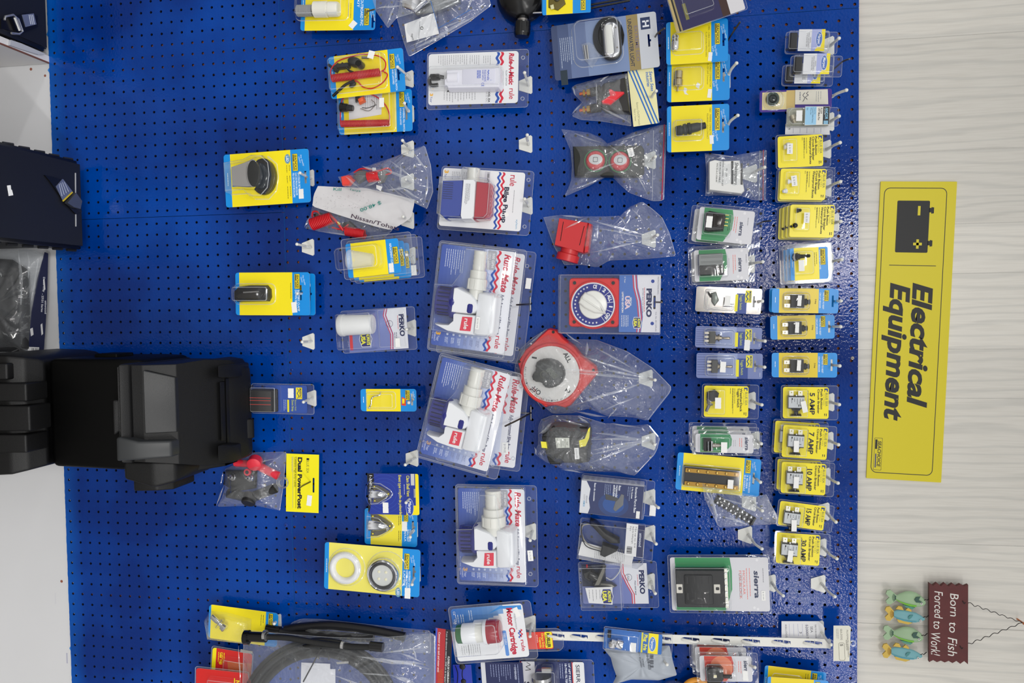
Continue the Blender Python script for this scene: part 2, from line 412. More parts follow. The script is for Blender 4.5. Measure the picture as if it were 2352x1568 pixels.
for (u, hw) in ((-.826 + .012, .02), (bp(1273, 300).z - CAMZ, .012), (.386, .014)):      # furring strips behind the board
    quadbox('trim_%d' % k, -1.0, 1.12, .0052, .0176, Wz(u - hw), Wz(u + hw), FUR); k += 1
for (x, hw) in ((-.59 + .0, .045), (.68, .018)):
    quadbox('trim_%d' % k, x - hw, x + hw, .0053, .0175, ZB, ZT, FUR); k += 1
# planked wall above the board
px = [bp(2200, y, -YW).x for y in (-180, 82, 345, 514, 628, 801.5, 914, 1249, 1440, 1660, 1900)]
PM = [mat_plank(o_, t) for o_, t in ((0, 1), (3.1, .975), (7.7, 1.01), (11.3, .965))]
mb = MB(); gm = C(232, 229, 222, .5)
for i in range(len(px) - 1):
    a, b = px[i] + .0009, px[i + 1] - .0009
    n0 = len(mb.V); mb.V += [Vector((a, YW, Wz(.38))), Vector((b, YW, Wz(.38))), Vector((b, YW, CEIL)), Vector((a, YW, CEIL))]; mb.face((n0, n0 + 1, n0 + 2, n0 + 3), PM[(i * 3 + i // 2) % 4])
n0 = len(mb.V); mb.V += [Vector((px[0] - .3, YW + .0012, Wz(.38))), Vector((px[-1] + .3, YW + .0012, Wz(.38))), Vector((px[-1] + .3, YW + .0012, CEIL)), Vector((px[0] - .3, YW + .0012, CEIL))]
mb.face((n0, n0 + 1, n0 + 2, n0 + 3), gm)
tag(mb.build('wall_back'), kind='structure')
# white wall under the board
LW = C(206, 206, 208, .55, mott=.05, bs=5)
mb = MB(); z1 = ZB + .0004; n0 = 0
mb.V += [Vector((-1.3, .003, 0)), Vector((1.4, .003, 0)), Vector((1.4, .003, z1)), Vector((-1.3, .003, z1))]; mb.face((0, 1, 2, 3), LW)
for (x, y, r) in ((69, 158, .0035), (101.5, 173, .003), (139.5, 1335.5, .0035)):
    p = bp(x, y, 0); mb.lathe((p.x, .0028, p.z), (0, 1, 0), [(0, r), (.0003, r)], C(140, 84, 66, .7), 12, False)
for (x, y, w, h) in ((150, 1500, 4, 24), (125, 1362, .6, 26)):
    a, b = bp(x, y, 0), bp(x + w, y + h, 0); n0 = len(mb.V)
    mb.V += [Vector((a.x, .0028, a.z)), Vector((b.x, .0028, a.z)), Vector((b.x, .0028, b.z)), Vector((a.x, .0028, b.z))]; mb.face((n0, n0 + 1, n0 + 2, n0 + 3), C(170, 170, 186, .6))
tag(mb.build('wall_lower'), kind='structure')
# ragged sky-blue paint line at the board's bottom edge
mb = MB(); R = random.Random(3); P = []; x = -1.0
while x < 1.12: P.append((x, ZB - R.uniform(.0005, .0022) - (.004 if R.random() < .03 else 0))); x += .006
for (a, b), (c, d) in zip(P, P[1:]):
    n0 = len(mb.V); mb.V += [Vector((a, .0015, b)), Vector((c, .0015, d)), Vector((c, .0015, ZB + .0001)), Vector((a, .0015, ZB + .0001))]; mb.face((n0, n0 + 1, n0 + 2, n0 + 3), EDGE)
tag(mb.build('trim_%d' % k), kind='structure')
quadbox('floor', -3, 3, -4, .02, -.02, 0, C(120, 116, 110, .6, mott=.2, bs=6))
# screws in the board
SCR = C(20, 60, 150, .3, .3)
for (x, y, w, hl) in ((1317 * 0 + 1522, 34, .003, 'blue painted screw head near the underwater light pack'), (1522, 57, .003, 'blue painted screw head just below the top seam near the gold strip'), (656.5, 1205.5, .005, 'larger blue screw head beside the lower seam'), (678, 1185, .003, 'small blue screw head beside the lower seam'),
                   (1271.5, 372.5, .003, 'blue screw head left of the double battery switch bag'), (1277.5, 1151.5, .0035, 'blue screw head in the strip beside the light base box'), (1960, 444, .0035, 'silver screw head at the top edge beside the sign'), (1958, 822, .0035, 'silver screw head at the top edge below the sign letters'),
                   (1948.5, 1244, .0035, 'blue screw head at the board top near the 30 amp pack'), (1956, 70, .003, 'blue screw head in the top corner of the board'), (670, 849, .003, 'blue screw head in the seam left of the white jar pack'), (1722.7, 26.5, .003, 'blue screw head above the seam by the grommet boxes'), (1441, 1396, .003, 'blue screw head under the pole light base pack')):
    p = bp(x, y, 0); m_ = MB(); mm = STEEL if 'silver' in hl else SCR
    m_.lathe((p.x, -.0001, p.z), (0, -1, 0), [(0, w), (.0006, w), (.0012, w * .6)], mm, 14)
    for a in (0.6, 2.17):
        m_.tube([(p.x - w * .5 * math.cos(a), -.0013, p.z - w * .5 * math.sin(a)), (p.x + w * .5 * math.cos(a), -.0013, p.z + w * .5 * math.sin(a))], .0004, BLACK, 4)
    tag(m_.build('screw'), hl, 'screw', 'screws in the pegboard')
# ================================================================ PEG HOOKS
def hook(base, tip, label, L=.078, plate=True, metal=False, mid=None, cross=False):
    b = bp(*base, .004); t = bp(*tip, L); e = bpy.data.objects.new('peg_hook' if not metal else 'wire_hook', None); COL.objects.link(e); e.location = bp(*base, 0)
    tag(e, label, 'hook', 'steel wire hooks' if metal else 'white plastic peg hooks'); o = e.location
    mb = MB(); r = .0027 if not metal else .0018; m_ = HOOKW if not metal else DKST
    if metal == 2: m_ = BLACK
    k = b.lerp(t, .72); k.z -= (t.z - b.z) * .30
    if mid: k = bp(*mid, L * .7)
    pts = [b - o, b.lerp(k, .5) - o]
    for q in (.0, .25, .5, .75, 1.0): pts.append(b.lerp(k, .8).lerp(k, q).lerp(k.lerp(t, q), q) - o)
    pts = [Vector(p) for p in pts]; pts.append(t - o)
    mb.tube(pts, r, m_, 10)
    if not metal:
        mb.ball(t - o, r * 1.35, m_)
        pl = MB(); c = bp(*base, 0) - o
        P = [(-.0215, -.010), (.0045, -.019), (.0075, -.016), (.0075, .016), (.0045, .019), (-.0215, .010)]
        fr = lambda p: Vector((p[1], -p[2], p[0]))
        pl.fr = fr; pl.poly(P, .0003, .0028, HOOKW); pl.lathe((0, 0, .0028), (0, -1, 0), [(0, .0045), (.002, .0034)], HOOKW, 12)
        pl.build('backplate', e)
        for q in (.004, .010, .016, .022):
            pass
        for q in range(5):
            w_ = b.lerp(k, .1 + q * .1) - o; mb.lathe(w_, (0, -1, 0), [(0, r * 1.25), (.002, r * 1.25)], m_, 8)
    elif cross:
        c = bp(*base, 0) - o
        mb.tube([c + Vector((-.016, .0, 0)), c + Vector((-.014, -.003, 0)), c + Vector((.014, -.003, 0)), c + Vector((.016, .0, 0))], .0019, STEEL, 8)
        mb.tube([c + Vector((0, -.003, 0)), c + Vector((0, -.003, -.024))], .0014, STEEL, 8)
    mb.build('prong', e); return e
HK = [((943, 182), (913, 154), 'peg hook holding the upper red coil kill switch card'), ((944, 262), (929, 237), 'peg hook holding the lower red coil kill switch card'),
((1215, 196), (1205, 167), 'peg hook holding the float switch pack'), ((1215, 331.5), (1211, 310), 'empty peg hook between the float switch and the bilge pump packs'),
((944, 343), (924.5, 322.6), 'empty peg hook above the crumpled bag of red lanyards'), ((715, 409), (689, 397), 'peg hook holding the chrome bow light card'),
((715, 568), (682, 560.7), 'empty peg hook between the bow light and battery clamp cards'), ((944, 506.5), (926, 497.4), 'peg hook holding the handwritten paper tag'),
((944, 418), (932, 412), 'peg hook inside the crumpled bag of red lanyards'), ((947.5, 587), (934, 585), 'peg hook holding the clear cup packs'),
((949, 753), (934, 756), 'peg hook holding the white jar pack'), ((705, 674.6), (683, 674), 'peg hook holding the battery clamp cards'),
((716, 783.7), (694, 785), 'empty peg hook between battery clamp cards and dark strap pack'), ((720, 914), (697, 923), 'peg hook holding the dark strap pack'),
((947.5, 919.7), (939, 924.5), 'peg hook holding the small S-shaped pin card'), ((954, 1051.5), (931, 1067), 'peg hook half behind the tilted pump pack'),
((951.4, 1135), (932.7, 1154), 'peg hook holding the navy shell vent card'), ((952.6, 1215), (942.4, 1233), 'peg hook holding the yellow shell vent card'),
((958.7, 1317), (946.6, 1342), 'peg hook holding the round lamp card with white ring'), ((1215.6, 473), (1205, 457), 'peg hook holding the red and blue pump pack'),
((1224, 1220), (1217.7, 1240.7), 'peg hook holding the 1100 pump pack'), ((1223, 1431), (1217.5, 1461), 'peg hook holding the motor cartridge pack'),
((1497, 1142), (1512, 1165.4), 'peg hook holding the navy light base box'), ((1497, 1224.6), (1507, 1248.7), 'peg hook holding the clear box of black parts'),
((1496, 1335), (1505, 1362.4), 'peg hook holding the pole light base pack'), ((1495.5, 229.6), (1507, 209), 'peg hook holding the striped cream header bag'),
((1668.8, 183.7), (1691.8, 145), 'peg hook holding the second connector card'), ((1665, 298), (1694.7, 265), 'peg hook holding the black plug connector card'),
((1498, 368), (1505, 359.6), 'peg hook inside the twin dial zip bag'), ((1498, 548.7), (1510, 539.7), 'peg hook inside the bag with the red box'),
((1491, 868.6), (1504.4, 872.5), 'peg hook holding the bag with the round red switch'), ((1497.5, 1013), (1503.7, 1021), 'peg hook holding the bag with the black relay'),
((1906.6, 105.6), (1927, 88), 'peg hook holding the single grommet box'), ((1900.8, 228), (1944, 207), 'peg hook holding the purple backed card'),
((1906.6, 280), (1927, 266.7), 'peg hook holding the pale blue label connector pack'), ((1899.7, 343), (1929.5, 327.5), 'peg hook holding the clear boots pack'),
((1899.8, 430.8), (1930.4, 417), 'peg hook holding the white boots pack'), ((1918, 511), (1931, 508), 'peg hook holding the black boots packs'),
((1905, 602), (1933.5, 596), 'peg hook holding the toggle boot cover packs'), ((1730, 399), (1756, 384), 'peg hook inside the small zip bag with script logo'),
((1725, 606), (1752, 601), 'peg hook holding the grey rocker switch packs'), ((1736.7, 691.6), (1750.8, 691.6), 'peg hook holding the toggle pack with glare in its colour'),
((1730, 778.8), (1757, 783), 'peg hook holding the middle toggle pack with upright lever'), ((1735.6, 838), (1756, 843), 'peg hook holding the lowest of the three blue toggle packs'),
((1909, 691), (1931.8, 691), 'peg hook holding the 5 amp push reset cards'), ((1902.5, 749.5), (1930.7, 750), 'peg hook holding the 10 amp push reset card'),
((1907, 837), (1928.6, 840), 'peg hook holding the 15 amp push reset card'), ((1727, 919.7), (1749.7, 929.4), 'peg hook holding the yellow toggle switch pack'),
((1907, 923), (1927.5, 928.8), 'peg hook holding the yellow 5 AMP pack'), ((1905, 1011.7), (1925.8, 1020.9), 'peg hook holding the yellow 7 AMP packs'),
((1898, 1094), (1924.6, 1109), 'peg hook holding the yellow 10 AMP packs'), ((1896, 1173.6), (1920, 1198.4), 'peg hook holding the tilted 15 AMP pack'),
((1889, 1256), (1922, 1282.6), 'peg hook holding the yellow 30 AMP pack'), ((1736, 1010.5), (1748.5, 1018.6), 'peg hook holding the stacked green toggle packs'),
((1730.6, 1091), (1746.7, 1107), 'peg hook holding the brass bus bar card'), ((1728, 1153), (1750.8, 1172.4), 'peg hook inside the bag with the terminal strip'),
((1719, 1227.5), (1750, 1260), 'empty peg hook under the terminal strip bag'), ((1773, 1338), (1798.8, 1367.6), 'peg hook holding the large green fuse block pack'),
((1886.8, 1339.5), (1917.4, 1369.6), 'empty peg hook under the 30 AMP pack'), ((1883, 1444), (1908.5, 1480), 'peg hook holding the handwritten stock tag and the white strip'),
((1705, 1515), (1733.7, 1532), 'peg hook holding the red backed switch packs'), ((1523, 1508), (1532, 1525.7), 'peg hook inside the grey printed bag'), ((640, 1427), (630, 1432), 'peg hook behind the bolt card')]
for b, t, l in HK: hook(b, t, l)
MH = [((1665, 105.6), (1699.8, 50.5), 'dark bent wire hook holding the top connector card', dict(mid=(1681, 78))), ((1915.7, 158), (1951, 135.4), 'dark bent wire hook holding the two stacked grommet boxes', dict(mid=(1938, 139))),
((1738.6, 515.5), (1770, 507), 'dark bent wire hook holding the black rocker switch packs', dict(mid=(1755, 508))), ((1499, 96), (1526.5, 65), 'thin steel hook holding the underwater light card', {}),
((1500, 693), (1520, 694), 'dark wire hook holding the red dial selector pack', dict(cross=1)), ((715, 1105), (688.4, 1120), 'dark wire hook piercing the yellow header card', {}),
((1218.6, 698), (1186.5, 699.8), 'brass coloured wire hook holding the 500 pump packs', dict(cross=1)), ((1219.7, 948), (1160, 978.4), 'long bare wire hook beside the tilted 800 pump pack', dict(cross=1, mid=(1190, 964))), ((843.7, 33), (860, 21.7), 'black hook through the white fitting card', {})]
for b, t, l, kw in MH: hook(b, t, l, metal=True, L=.11 if b[0] in (1219.7, 1500) else .085, **kw)
# ================================================================ SIGN
def flatitem(name, label, cat, TL, TR, BL, d=-YW, group=None): return It(name, label, cat, TL, TR, BL, d, group)
s = flatitem('shop_sign', 'long yellow sign reading Electrical Equipment with a battery symbol', 'sign', (2022, 417), (2197, 417.5), (2007, 1098))
SY = C(212, 196, 6, .45); m = s.mb(); W, H = s.W, s.H
m.poly(rr(0, 0, W, H, 1), .2, 3.2, SY); m.build('sign_board', s.e)
m = s.mb(); w = 3.35
o1 = rr(9, 14, 154, H - 14, 14, 6); o2 = rr(10.6, 15.6, 152.4, H - 15.6, 12.5, 6); m.flat(o1, w, INK, [o2])
m.rect(29, 188.5, 137, 190, w, INK); m.build('border_line', s.e)
m = s.mb(); BLK = C(16, 16, 17, .5)
m.flat(rr(41, 43, 116, 160, 3), w, BLK)
for v in (60, 134): m.poly([(115, v - 1), (115, v + 9), (120, v + 9), (120, v + 12), (126, v + 11), (126, v - 2), (120, v - 3), (120, v - 1)], w - .1, w, BLK)
m.rect(89, 55, 95, 76, w + .15, SY); m.rect(89, 130, 95, 151, w + .15, SY); m.rect(82, 137.5, 102, 143.5, w + .15, SY); m.build('battery_symbol', s.e)
m = s.mb(); m.text('Electrical', 88, 228, 45, BLK, w, fit=284, bold=.035, sh=.22); m.text('Equipment', 36, 229, 45, BLK, w, fit=316, bold=.035, sh=.22); m.build('lettering', s.e)
m = s.mb(); m.flat(rr(15, 586, 34, 661, 2), w, INK, [rr(15.7, 586.7, 33.3, 660.3, 2)]); m.rect(17, 590, 22, 612, w, BLK); m.rect(18, 623, 21, 655, w, C(70, 70, 110))
m.text('SEACHOICE', 23.5, 593, 8, BLK, w, fit=60, sh=.15, bold=.02); m.build('logo', s.e)
# ================================================================ FISH SIGN
s = flatitem('wooden_plaque', 'dark red wooden plaque reading Born to Fish Forced to Work hung on wire', 'plaque', (2131, 1335), (2220, 1338), (2116, 1515), -.004)
WD = C(98, 34, 34, .6, mott=.45, bs=60); m = s.mb(); W, H = s.W, s.H; P = []
n = 5
for i in range(n * 2 + 1): P.append((W * i / (2 * n), 0 if i % 2 == 0 else 5.5))
for i in range(n * 2 + 1): P.append((W * (1 - i / (2 * n)), H if i % 2 == 0 else H - 5.5))
P = [(p[0], p[1] + (3 * math.sin(p[0] * .3) * .3)) for p in P]
m.poly(P, .5, 9, WD); m.build('board', s.e)
m = s.mb(); WI = C(222, 218, 212, .6); w = 9.2
m.text('Born', 48, 22, 20, WI, w, fit=52, sh=.12); m.text('to', 46, 87, 20, WI, w, fit=24, sh=.12); m.text('Fish', 43, 122, 22, WI, w, fit=42, sh=.2, bold=.0)
m.text('Forced', 12, 18, 20, WI, w, fit=62, sh=.15); m.text('to', 10, 86, 20, WI, w, fit=18, sh=.12); m.text('Work!', 4, 113, 22, WI, w, fit=52, sh=.25); m.build('lettering', s.e)
m = s.mb(); m.V; WR = C(40, 36, 36, .4, .6)
pk = s.L(2345, 1427)
for (a, b) in ((s.L(2213, 1379), 1), (s.L(2207, 1482), -1)):
    pts = []
    for i in range(49):
        t = i / 48; u = a[0] + (pk[0] - a[0]) * t; v = a[1] + (pk[1] - a[1]) * t + 2.6 * math.sin(t * 44) * (1 - .5 * t); pts.append((u, v, 6 + 1.5 * math.cos(t * 44)))
    m.tube(pts, .0007, WR, 6); m.tube([(a[0] - 6, a[1] - 3, 10), (a[0] - 2, a[1] + 3, 10), (a[0] + 2, a[1], 8)], .0009, WR, 6)
m.build('hanging_wire', s.e)
m = s.mb(); m.tube([(pk[0] - 3, pk[1] - 1, -12), (pk[0], pk[1], -2), (pk[0] + 2, pk[1], 10)], .0016, C(190, 120, 80, .4, .6), 8); m.ball((pk[0] + 2, pk[1], 10), .003, C(190, 120, 80, .4, .6)); tag(m.build('nail', None), 'copper nail at the picture edge carrying the plaque wire', 'nail').matrix_world = s.e.matrix_world
def fish(cx, cy, green, label):
    """body axis along u, tail towards smaller u; belly on +v"""
    f = It('wooden_fish', label, 'fish ornament', (cx - 44, cy - 16), (cx + 44, cy - 13), (cx - 45, cy + 20), -.008, 'wooden fish hanging under the plaque')
    L, H = f.W, f.H
    if green: body, bel, fin, prof = C(150, 178, 140, .45), C(120, 190, 60, .45), C(40, 78, 66, .5), [(20, 12, 22), (30, 7, 28), (42, 2, 33), (54, 1, 36), (66, 4, 37), (76, 10, 36), (84, 16, 33), (88, 22, 29)]
    else: body, bel, fin, prof = C(110, 165, 172, .45), C(88, 160, 178, .45), C(205, 172, 70, .5), [(17, 9, 22), (26, 6, 27), (40, 6, 31), (54, 8, 33), (68, 11, 33), (78, 16, 31), (88, 22, 27)]
    m = f.mb(); rings = []
    for u, a, b in prof:
        c, r = (a + b) / 2, (b - a) / 2; rings.append([(u, c + r * math.cos(t * math.pi / 8), 8 + r * .35 * math.sin(t * math.pi / 8)) for t in range(16)])
    I = m.loft(rings, body, cap0=True, cap1=True)
    nf = len(prof) - 1
    for i in range(nf):        # painted belly
        for k in (14, 15, 0, 1): pass
    m.build('body', f.e)
    m = f.mb(); ps = prof
    for (u, a, b), (u2, a2, b2) in zip(ps, ps[1:]):
        if u2 > 72: break
        q = []
        for (uu, aa, bb), ang in (((u, a, b), 18), ((u, a, b), 50), ((u2, a2, b2), 50), ((u2, a2, b2), 18)):
            c, r = (aa + bb) / 2, (bb - aa) / 2 + .12; an = math.radians(ang); q.append(m.vt((uu, c + r * math.cos(an), 8.2 + r * .37 * math.sin(an))))
        m.face(tuple(q), bel, True)
    m.build('belly_paint', f.e)
    m = f.mb(); t0 = 22 if green else 19
    ty = 17 if green else 15.5
    m.poly([(t0, ty - 5), (8, ty - 17), (0, ty - 15), (-3 + 0, ty - 8), (5, ty), (-3, ty + 8), (0, ty + 15), (8, ty + 16), (t0, ty + 5)], 5, 9, body if green else fin)
    for k in range(7): a = (k - 3) * .26; m.tube([(t0 - 1, ty + (k - 3) * .8, 9.2), (t0 - 11 * math.cos(a), ty + 12 * math.sin(a), 9.3)], .0005, C(40, 78, 66) if green else C(160, 120, 40), 5)
    m.build('tail', f.e)
    m = f.mb()
    if green: m.poly([(36, 33), (44, 39), (58, 42), (64, 38)], 5, 9, C(70, 140, 120)); m.poly([(60, 18), (64, 12), (74, 10), (70, 18), (80, 24), (64, 24)], 14.2, 15.5, fin)
    else:
        for q in ([(22, 4), (28, -3), (36, -2), (40, 6)], [(44, 6), (50, 0), (57, 4), (58, 9)], [(24, 27), (28, 34), (50, 38), (60, 34), (44, 30)]): m.poly(q, 5, 9, fin)
        m.poly([(52, 15), (60, 14), (56, 20), (50, 25), (48, 20)], 13.2, 14.2, C(60, 130, 130))
    m.build('fins', f.e)
    m = f.mb(); m.flat(circ(77, 27, 2.6, 14), 13.6, WI); m.flat(circ(77, 27, 1.2, 10), 13.8, INK); m.build('eye', f.e)
    m = f.mb(); m.tube([(84, 20, 10), (87, 17, 13), (90, 19, 12), (98, 15, 8)], .0008, WR, 6); m.build('hook_wire', f.e)
fish(2079, 1367, True, 'green wooden fish nearest the left end of the plaque text, hanging at its F')
fish(2077, 1406, False, 'blue wooden fish with yellow fins hanging under the word Forced')
fish(2073, 1448, True, 'green wooden fish hanging between the two blue fish')
fish(2071, 1491, False, 'blue wooden fish with yellow fins hanging under the end of the word Work')
# ================================================================ SHARED PACK BUILDERS
def slot_pts(u, v, l, t=4.5):
    """hang slot centred at (u,v): long way along v, with a small notch towards the top"""
    return [(u - t / 2, v - l / 2), (u - t / 2, v + l / 2), (u + t / 2, v + l / 2), (u + t / 2, v + t * .6), (u + t * 1.1, v + t * .5), (u + t * 1.1, v - t * .5), (u + t / 2, v - t * .6), (u + t / 2, v - l / 2)]
def card(it, m, W=None, H=None, r=5, th=.6, slot=None, name='backing_card', u0=0, v0=0, bands=(), w=0):
    W = W or it.W; H = H or it.H; mb = it.mb(); P = rr(u0, v0, u0 + W, v0 + H, r); holes = []
    if slot: holes = [slot_pts(*slot)]
    mb.poly(P, w, w + th, m, holes, ms=C(200, 200, 200))
    for bi, (a, b, c, d, mm) in enumerate(bands):       # printed blocks in card px
        q = []
        for (x, y) in clip(P, a, b, c, d): q.append((x, y))
        if len(q) > 2:
            hs = [h for h in holes if min(p[0] for p in h) > a and max(p[0] for p in h) < c and min(p[1] for p in h) > b and max(p[1] for p in h) < d]
            mb.flat(q, w + th + .06 + bi * .02, mm, hs if hs else [])
    return mb
def clip(P, a, b, c, d):
    def cl(Q, ins, ix):
        R_ = []
        for i in range(len(Q)):
            p, q = Q[i - 1], Q[i]
            if ins(p) != ins(q): R_.append(ix(p, q))
            if ins(q): R_.append(q)
        return R_
    def X(k): return lambda p, q: (k, p[1] + (q[1] - p[1]) * (k - p[0]) / (q[0] - p[0]))
    def Y(k): return lambda p, q: (p[0] + (q[0] - p[0]) * (k - p[1]) / (q[1] - p[1]), k)
    P = cl(P, lambda p: p[0] >= a, X(a)); P = cl(P, lambda p: p[0] <= c, X(c)) if P else P
    P = cl(P, lambda p: p[1] >= b, Y(b)) if P else P; return cl(P, lambda p: p[1] <= d, Y(d)) if P else P
def shell(it, P, w, name='clear_shell', domes=(), rim=1.3, hole=None, m=None, h0=.5):
    """clear flange with raised lip plus blister domes: domes = [(outline, height, inset)]"""
    mb = it.mb(); mt = m or CLR
    mb.poly(P, w, w + h0, mt, [hole] if hole else None)
    Q = inset(P, rim)
    if area(P) > 0: P2 = P[::-1]
    else: P2 = P
    mb.loft([[(a, b, w + h0) for a, b in P2], [(a, b, w + h0 + .9) for a, b in inset(P2, rim * .4)], [(a, b, w + h0 + .05) for a, b in inset(P2, rim)]], RIM, cap1=False)
    for D, h, ins in domes:
        if h > 24:
            f0 = it.mb(h * .62).fr; z = f0((0, 0, 0)); du, dv = z[2] / it.su, z[0] / it.sv
            D = [(a + du * .3, b + dv * .3) for a, b in D]
        mb.dome(D, w + h0, h, ins, mt, n=5)
        mb.loft([[(a, b, w + h0 + .05) for a, b in (D[::-1] if area(D) > 0 else D)], [(a, b, w + h0 + .8) for a, b in inset(D, .7)]], RIM, cap1=False)
        T = inset(D, ins * .92); T2 = inset(D, ins + .8)
        mb.loft([[(a, b, w + h0 + h * .97) for a, b in T], [(a, b, w + h0 + h + .06) for a, b in T2]], RIM, cap1=False)
    return mb.build(name, it.e)
def seachoice(it, bb, tb, logo, slot=None, led=None, lines=(), title=(), qual=True, th=.6, r=6, yel=None, name='backing_card', botline=True):
    """bb / tb: where the lower and upper blue bands end; logo = (u, v0, v1)"""
    W, H = it.W, it.H; yel = yel or YEL
    mb = card(it, CYB, r=r, th=th, slot=slot, name=name, bands=[(bb, 0, tb, H, yel)]); w = th + .14
    u, a, b = logo; lh = 8.5 if b - a > 26 else 7
    mb.flat(rr(u - 2, a - 1.5, u + lh + 1.5, b + 1.5, .8), w, INK); mb.flat(rr(u - 1.4, a - .9, u + lh + .9, b + .9, .5), w + .05, C(246, 222, 20))
    mb.rect(u - .6, a, u + 1.6, a + (b - a) * .45, w + .1, INK); mb.rect(u - .2, a + (b - a) * .5, u + 1.4, b - .5, w + .1, C(60, 60, 60))
    mb.text('SEACHOICE', u + 2.6, a + .8, lh * .62, INK, w + .1, fit=b - a - 1.6, bold=.03, sh=.12)
    WB = C(225, 240, 250)
    if qual:
        mb.text('The Quality', u + lh + 7, a + 2, 3.2, WB, w, fit=(b - a) * .75, rot=-.25, sh=.2); mb.text('Choice', u + lh + 3, a + 6, 3.2, WB, w, fit=(b - a) * .4, rot=-.25, sh=.2)
    for (tt, uu, v0, v1, ch) in title: mb.text(tt, uu, v0, ch, WB, w, fit=v1 - v0, bold=.02)
    if botline and bb > 6: mb.bars(bb * .45, H * .35, H * .65, 1, 3, 1.4, WB, w)
    for (uu, v0, v1, n, p) in lines: mb.bars(uu, v0, v1, n, p, 1.1, C(90, 84, 20), w)
    if led:
        mb.flat(circ(led[0], led[1], 6.5, 20, 11), w, C(20, 130, 190)); mb.flat(circ(led[0], led[1], 5.4, 20, 9.6), w + .04, C(236, 220, 40)); mb.flat(circ(led[0], led[1], 4.9, 20, 9), w + .08, C(20, 130, 190))
        mb.text('LED', led[0] - 2.6, led[1], 5.4, C(240, 240, 240), w + .12, fit=13, bold=.03, al='c')
    return mb.build(name, it.e)
def blister(it, P, h, ins=4, w=.6, fl=None, name='clear_blister', m=None):
    mb = it.mb(); m = m or CLR
    if fl: mb.flat(fl, w + .25, m)
    D = P[::-1] if area(P) > 0 else P
    mb.loft([[(a, b, w + .1) for a, b in inset(D, -1.6)], [(a, b, w + .8) for a, b in D]], RIM, cap1=False)
    mb.dome(P, w + .2, h, ins, m, n=5)
    T = inset(P, ins * .9); mb.loft([[(a, b, w + .2 + h * .96) for a, b in T], [(a, b, w + .26 + h) for a, b in inset(P, ins + .9)]], RIM, cap1=False)
    return mb.build(name, it.e)
MATTE = C(24, 24, 26, .5); BLKG = C(14, 14, 16, .22); REDP = C(200, 24, 34, .35); SILV = C(196, 196, 196, .3, .9)
RED2 = C(205, 40, 40, .4)
def coil(mb, a, b, r, turns, m, wr=.0016, w=8):
    """coiled cord between item points a,b"""
    A = mb.fr((a[0], a[1], w)); B = mb.fr((b[0], b[1], w)); ax = (B - A); n = turns * 10; x = Vector((0, 1, 0)); y = ax.normalized().cross(x); pts = []
    for i in range(n + 1):
        t = i / n; an = 2 * math.pi * turns * t; pts.append(A + ax * t + (x * math.cos(an) + y * math.sin(an)) * r)
    f = mb.fr; mb.fr = None; mb.tube(pts, wr, m, 6); mb.fr = f
def path(mb, pts, r, m, n=6, k=6):
    """smooth tube through item points (Catmull-Rom)"""
    P = [Vector(p) for p in pts]; P = [P[0] * 2 - P[1]] + P + [P[-1] * 2 - P[-2]]; out = []
    for i in range(1, len(P) - 2):
        for j in range(k):
            t = j / k; a, b, c, d = P[i - 1], P[i], P[i + 1], P[i + 2]
            out.append(.5 * ((2 * b) + (c - a) * t + (2 * a - 5 * b + 4 * c - d) * t * t + (3 * b - a - 3 * c + d) * t ** 3))
    out.append(P[-2]); mb.tube(out, r, m, n)
# ================================================================ YELLOW / SKY-BLUE CARDS
# --- white through-hull fitting at the top edge
it = It('fitting_card', 'yellow card with a white plastic fitting and grey threaded tube at the top edge', 'fitting pack', (694, -60), (866, -64), (677, 71), .03)
seachoice(it, 10, 122, (148, 84, 120), (166, 112, 30), title=[('OUTBOARD PVC', 138, 62, 122, 6), ('KIT', 130, 62, 80, 5)], lines=[(115, 70, 110, 2, 5)])
m = it.mb(); L0 = it.L(684, 25, 14); m.lathe((L0[0], L0[1], 14), (0, 0, 1), [(0, .0125)] + [(.0012 * i, .0125 if i % 2 else .0113) for i in range(1, 30)], C(150, 150, 152, .4), 20); m.build('threaded_tube', it.e)
m = it.mb(); a = it.L(722, 22, 14); m.lathe((a[0], a[1], 14), (0, 0, 1), [(0, .016), (.001, .0172), (.03, .0172), (.031, .014), (.034, .014), (.035, .0162), (.052, .0158), (.056, .0145), (.057, .010)], C(226, 224, 214, .35), 28)
m.build('fitting_body', it.e); a = it.L(684, 4, 0)
blister(it, rr(a[0] - 2, a[1] - 22, a[0] + 118, a[1] + 44, 10), 26, 8)
sticker(it, *it.L(812, 46), 1.2, 13, 17, rot=.7)
# --- kill switches
def black_clip(it, P, w=6, h=12, name='switch_body'):
    m = it.mb(); m.dome(P, w, h, 2.5, MATTE); return m
it = It('kill_switch_card', 'yellow card with a red coiled lanyard and black kill switch, upper of the pair', 'kill switch pack', (754.4, 131.4), (925.3, 109.7), (759.5, 228.3), .045, 'kill switch cards')
seachoice(it, 13, 137, (142, 12, 43), (158, 56, 32), title=[('UNIVERSAL KILL SWITCH', 150, 46, 94, 4), ('AND LANYARD', 144, 46, 80, 4)])
m = it.mb(); coil(m, (8, 53), (120, 52), .0075, 32, REDP, .0014, 11)
path(m, [(120, 52, 12), (132, 46, 12), (134, 30, 14), (118, 16, 14), (84, 8, 14), (60, 10, 14), (26, 16, 12), (8, 34, 12), (8, 52, 12)], .0014, REDP)
path(m, [(126, 50, 10), (136, 60, 10), (124, 76, 10), (100, 86, 10), (78, 80, 8), (66, 66, 8), (50, 62, 8)], .0014, REDP); m.build('coiled_lanyard', it.e)
m = it.mb(); m.dome(circ(64, 22, 16, 16, 11, .3), 4, 17, 4, MATTE); m.dome(rr(22, 22, 52, 34, 3), 4, 14, 2, MATTE); m.dome(circ(76, 30, 9, 12), 4, 19, 2, BLKG)
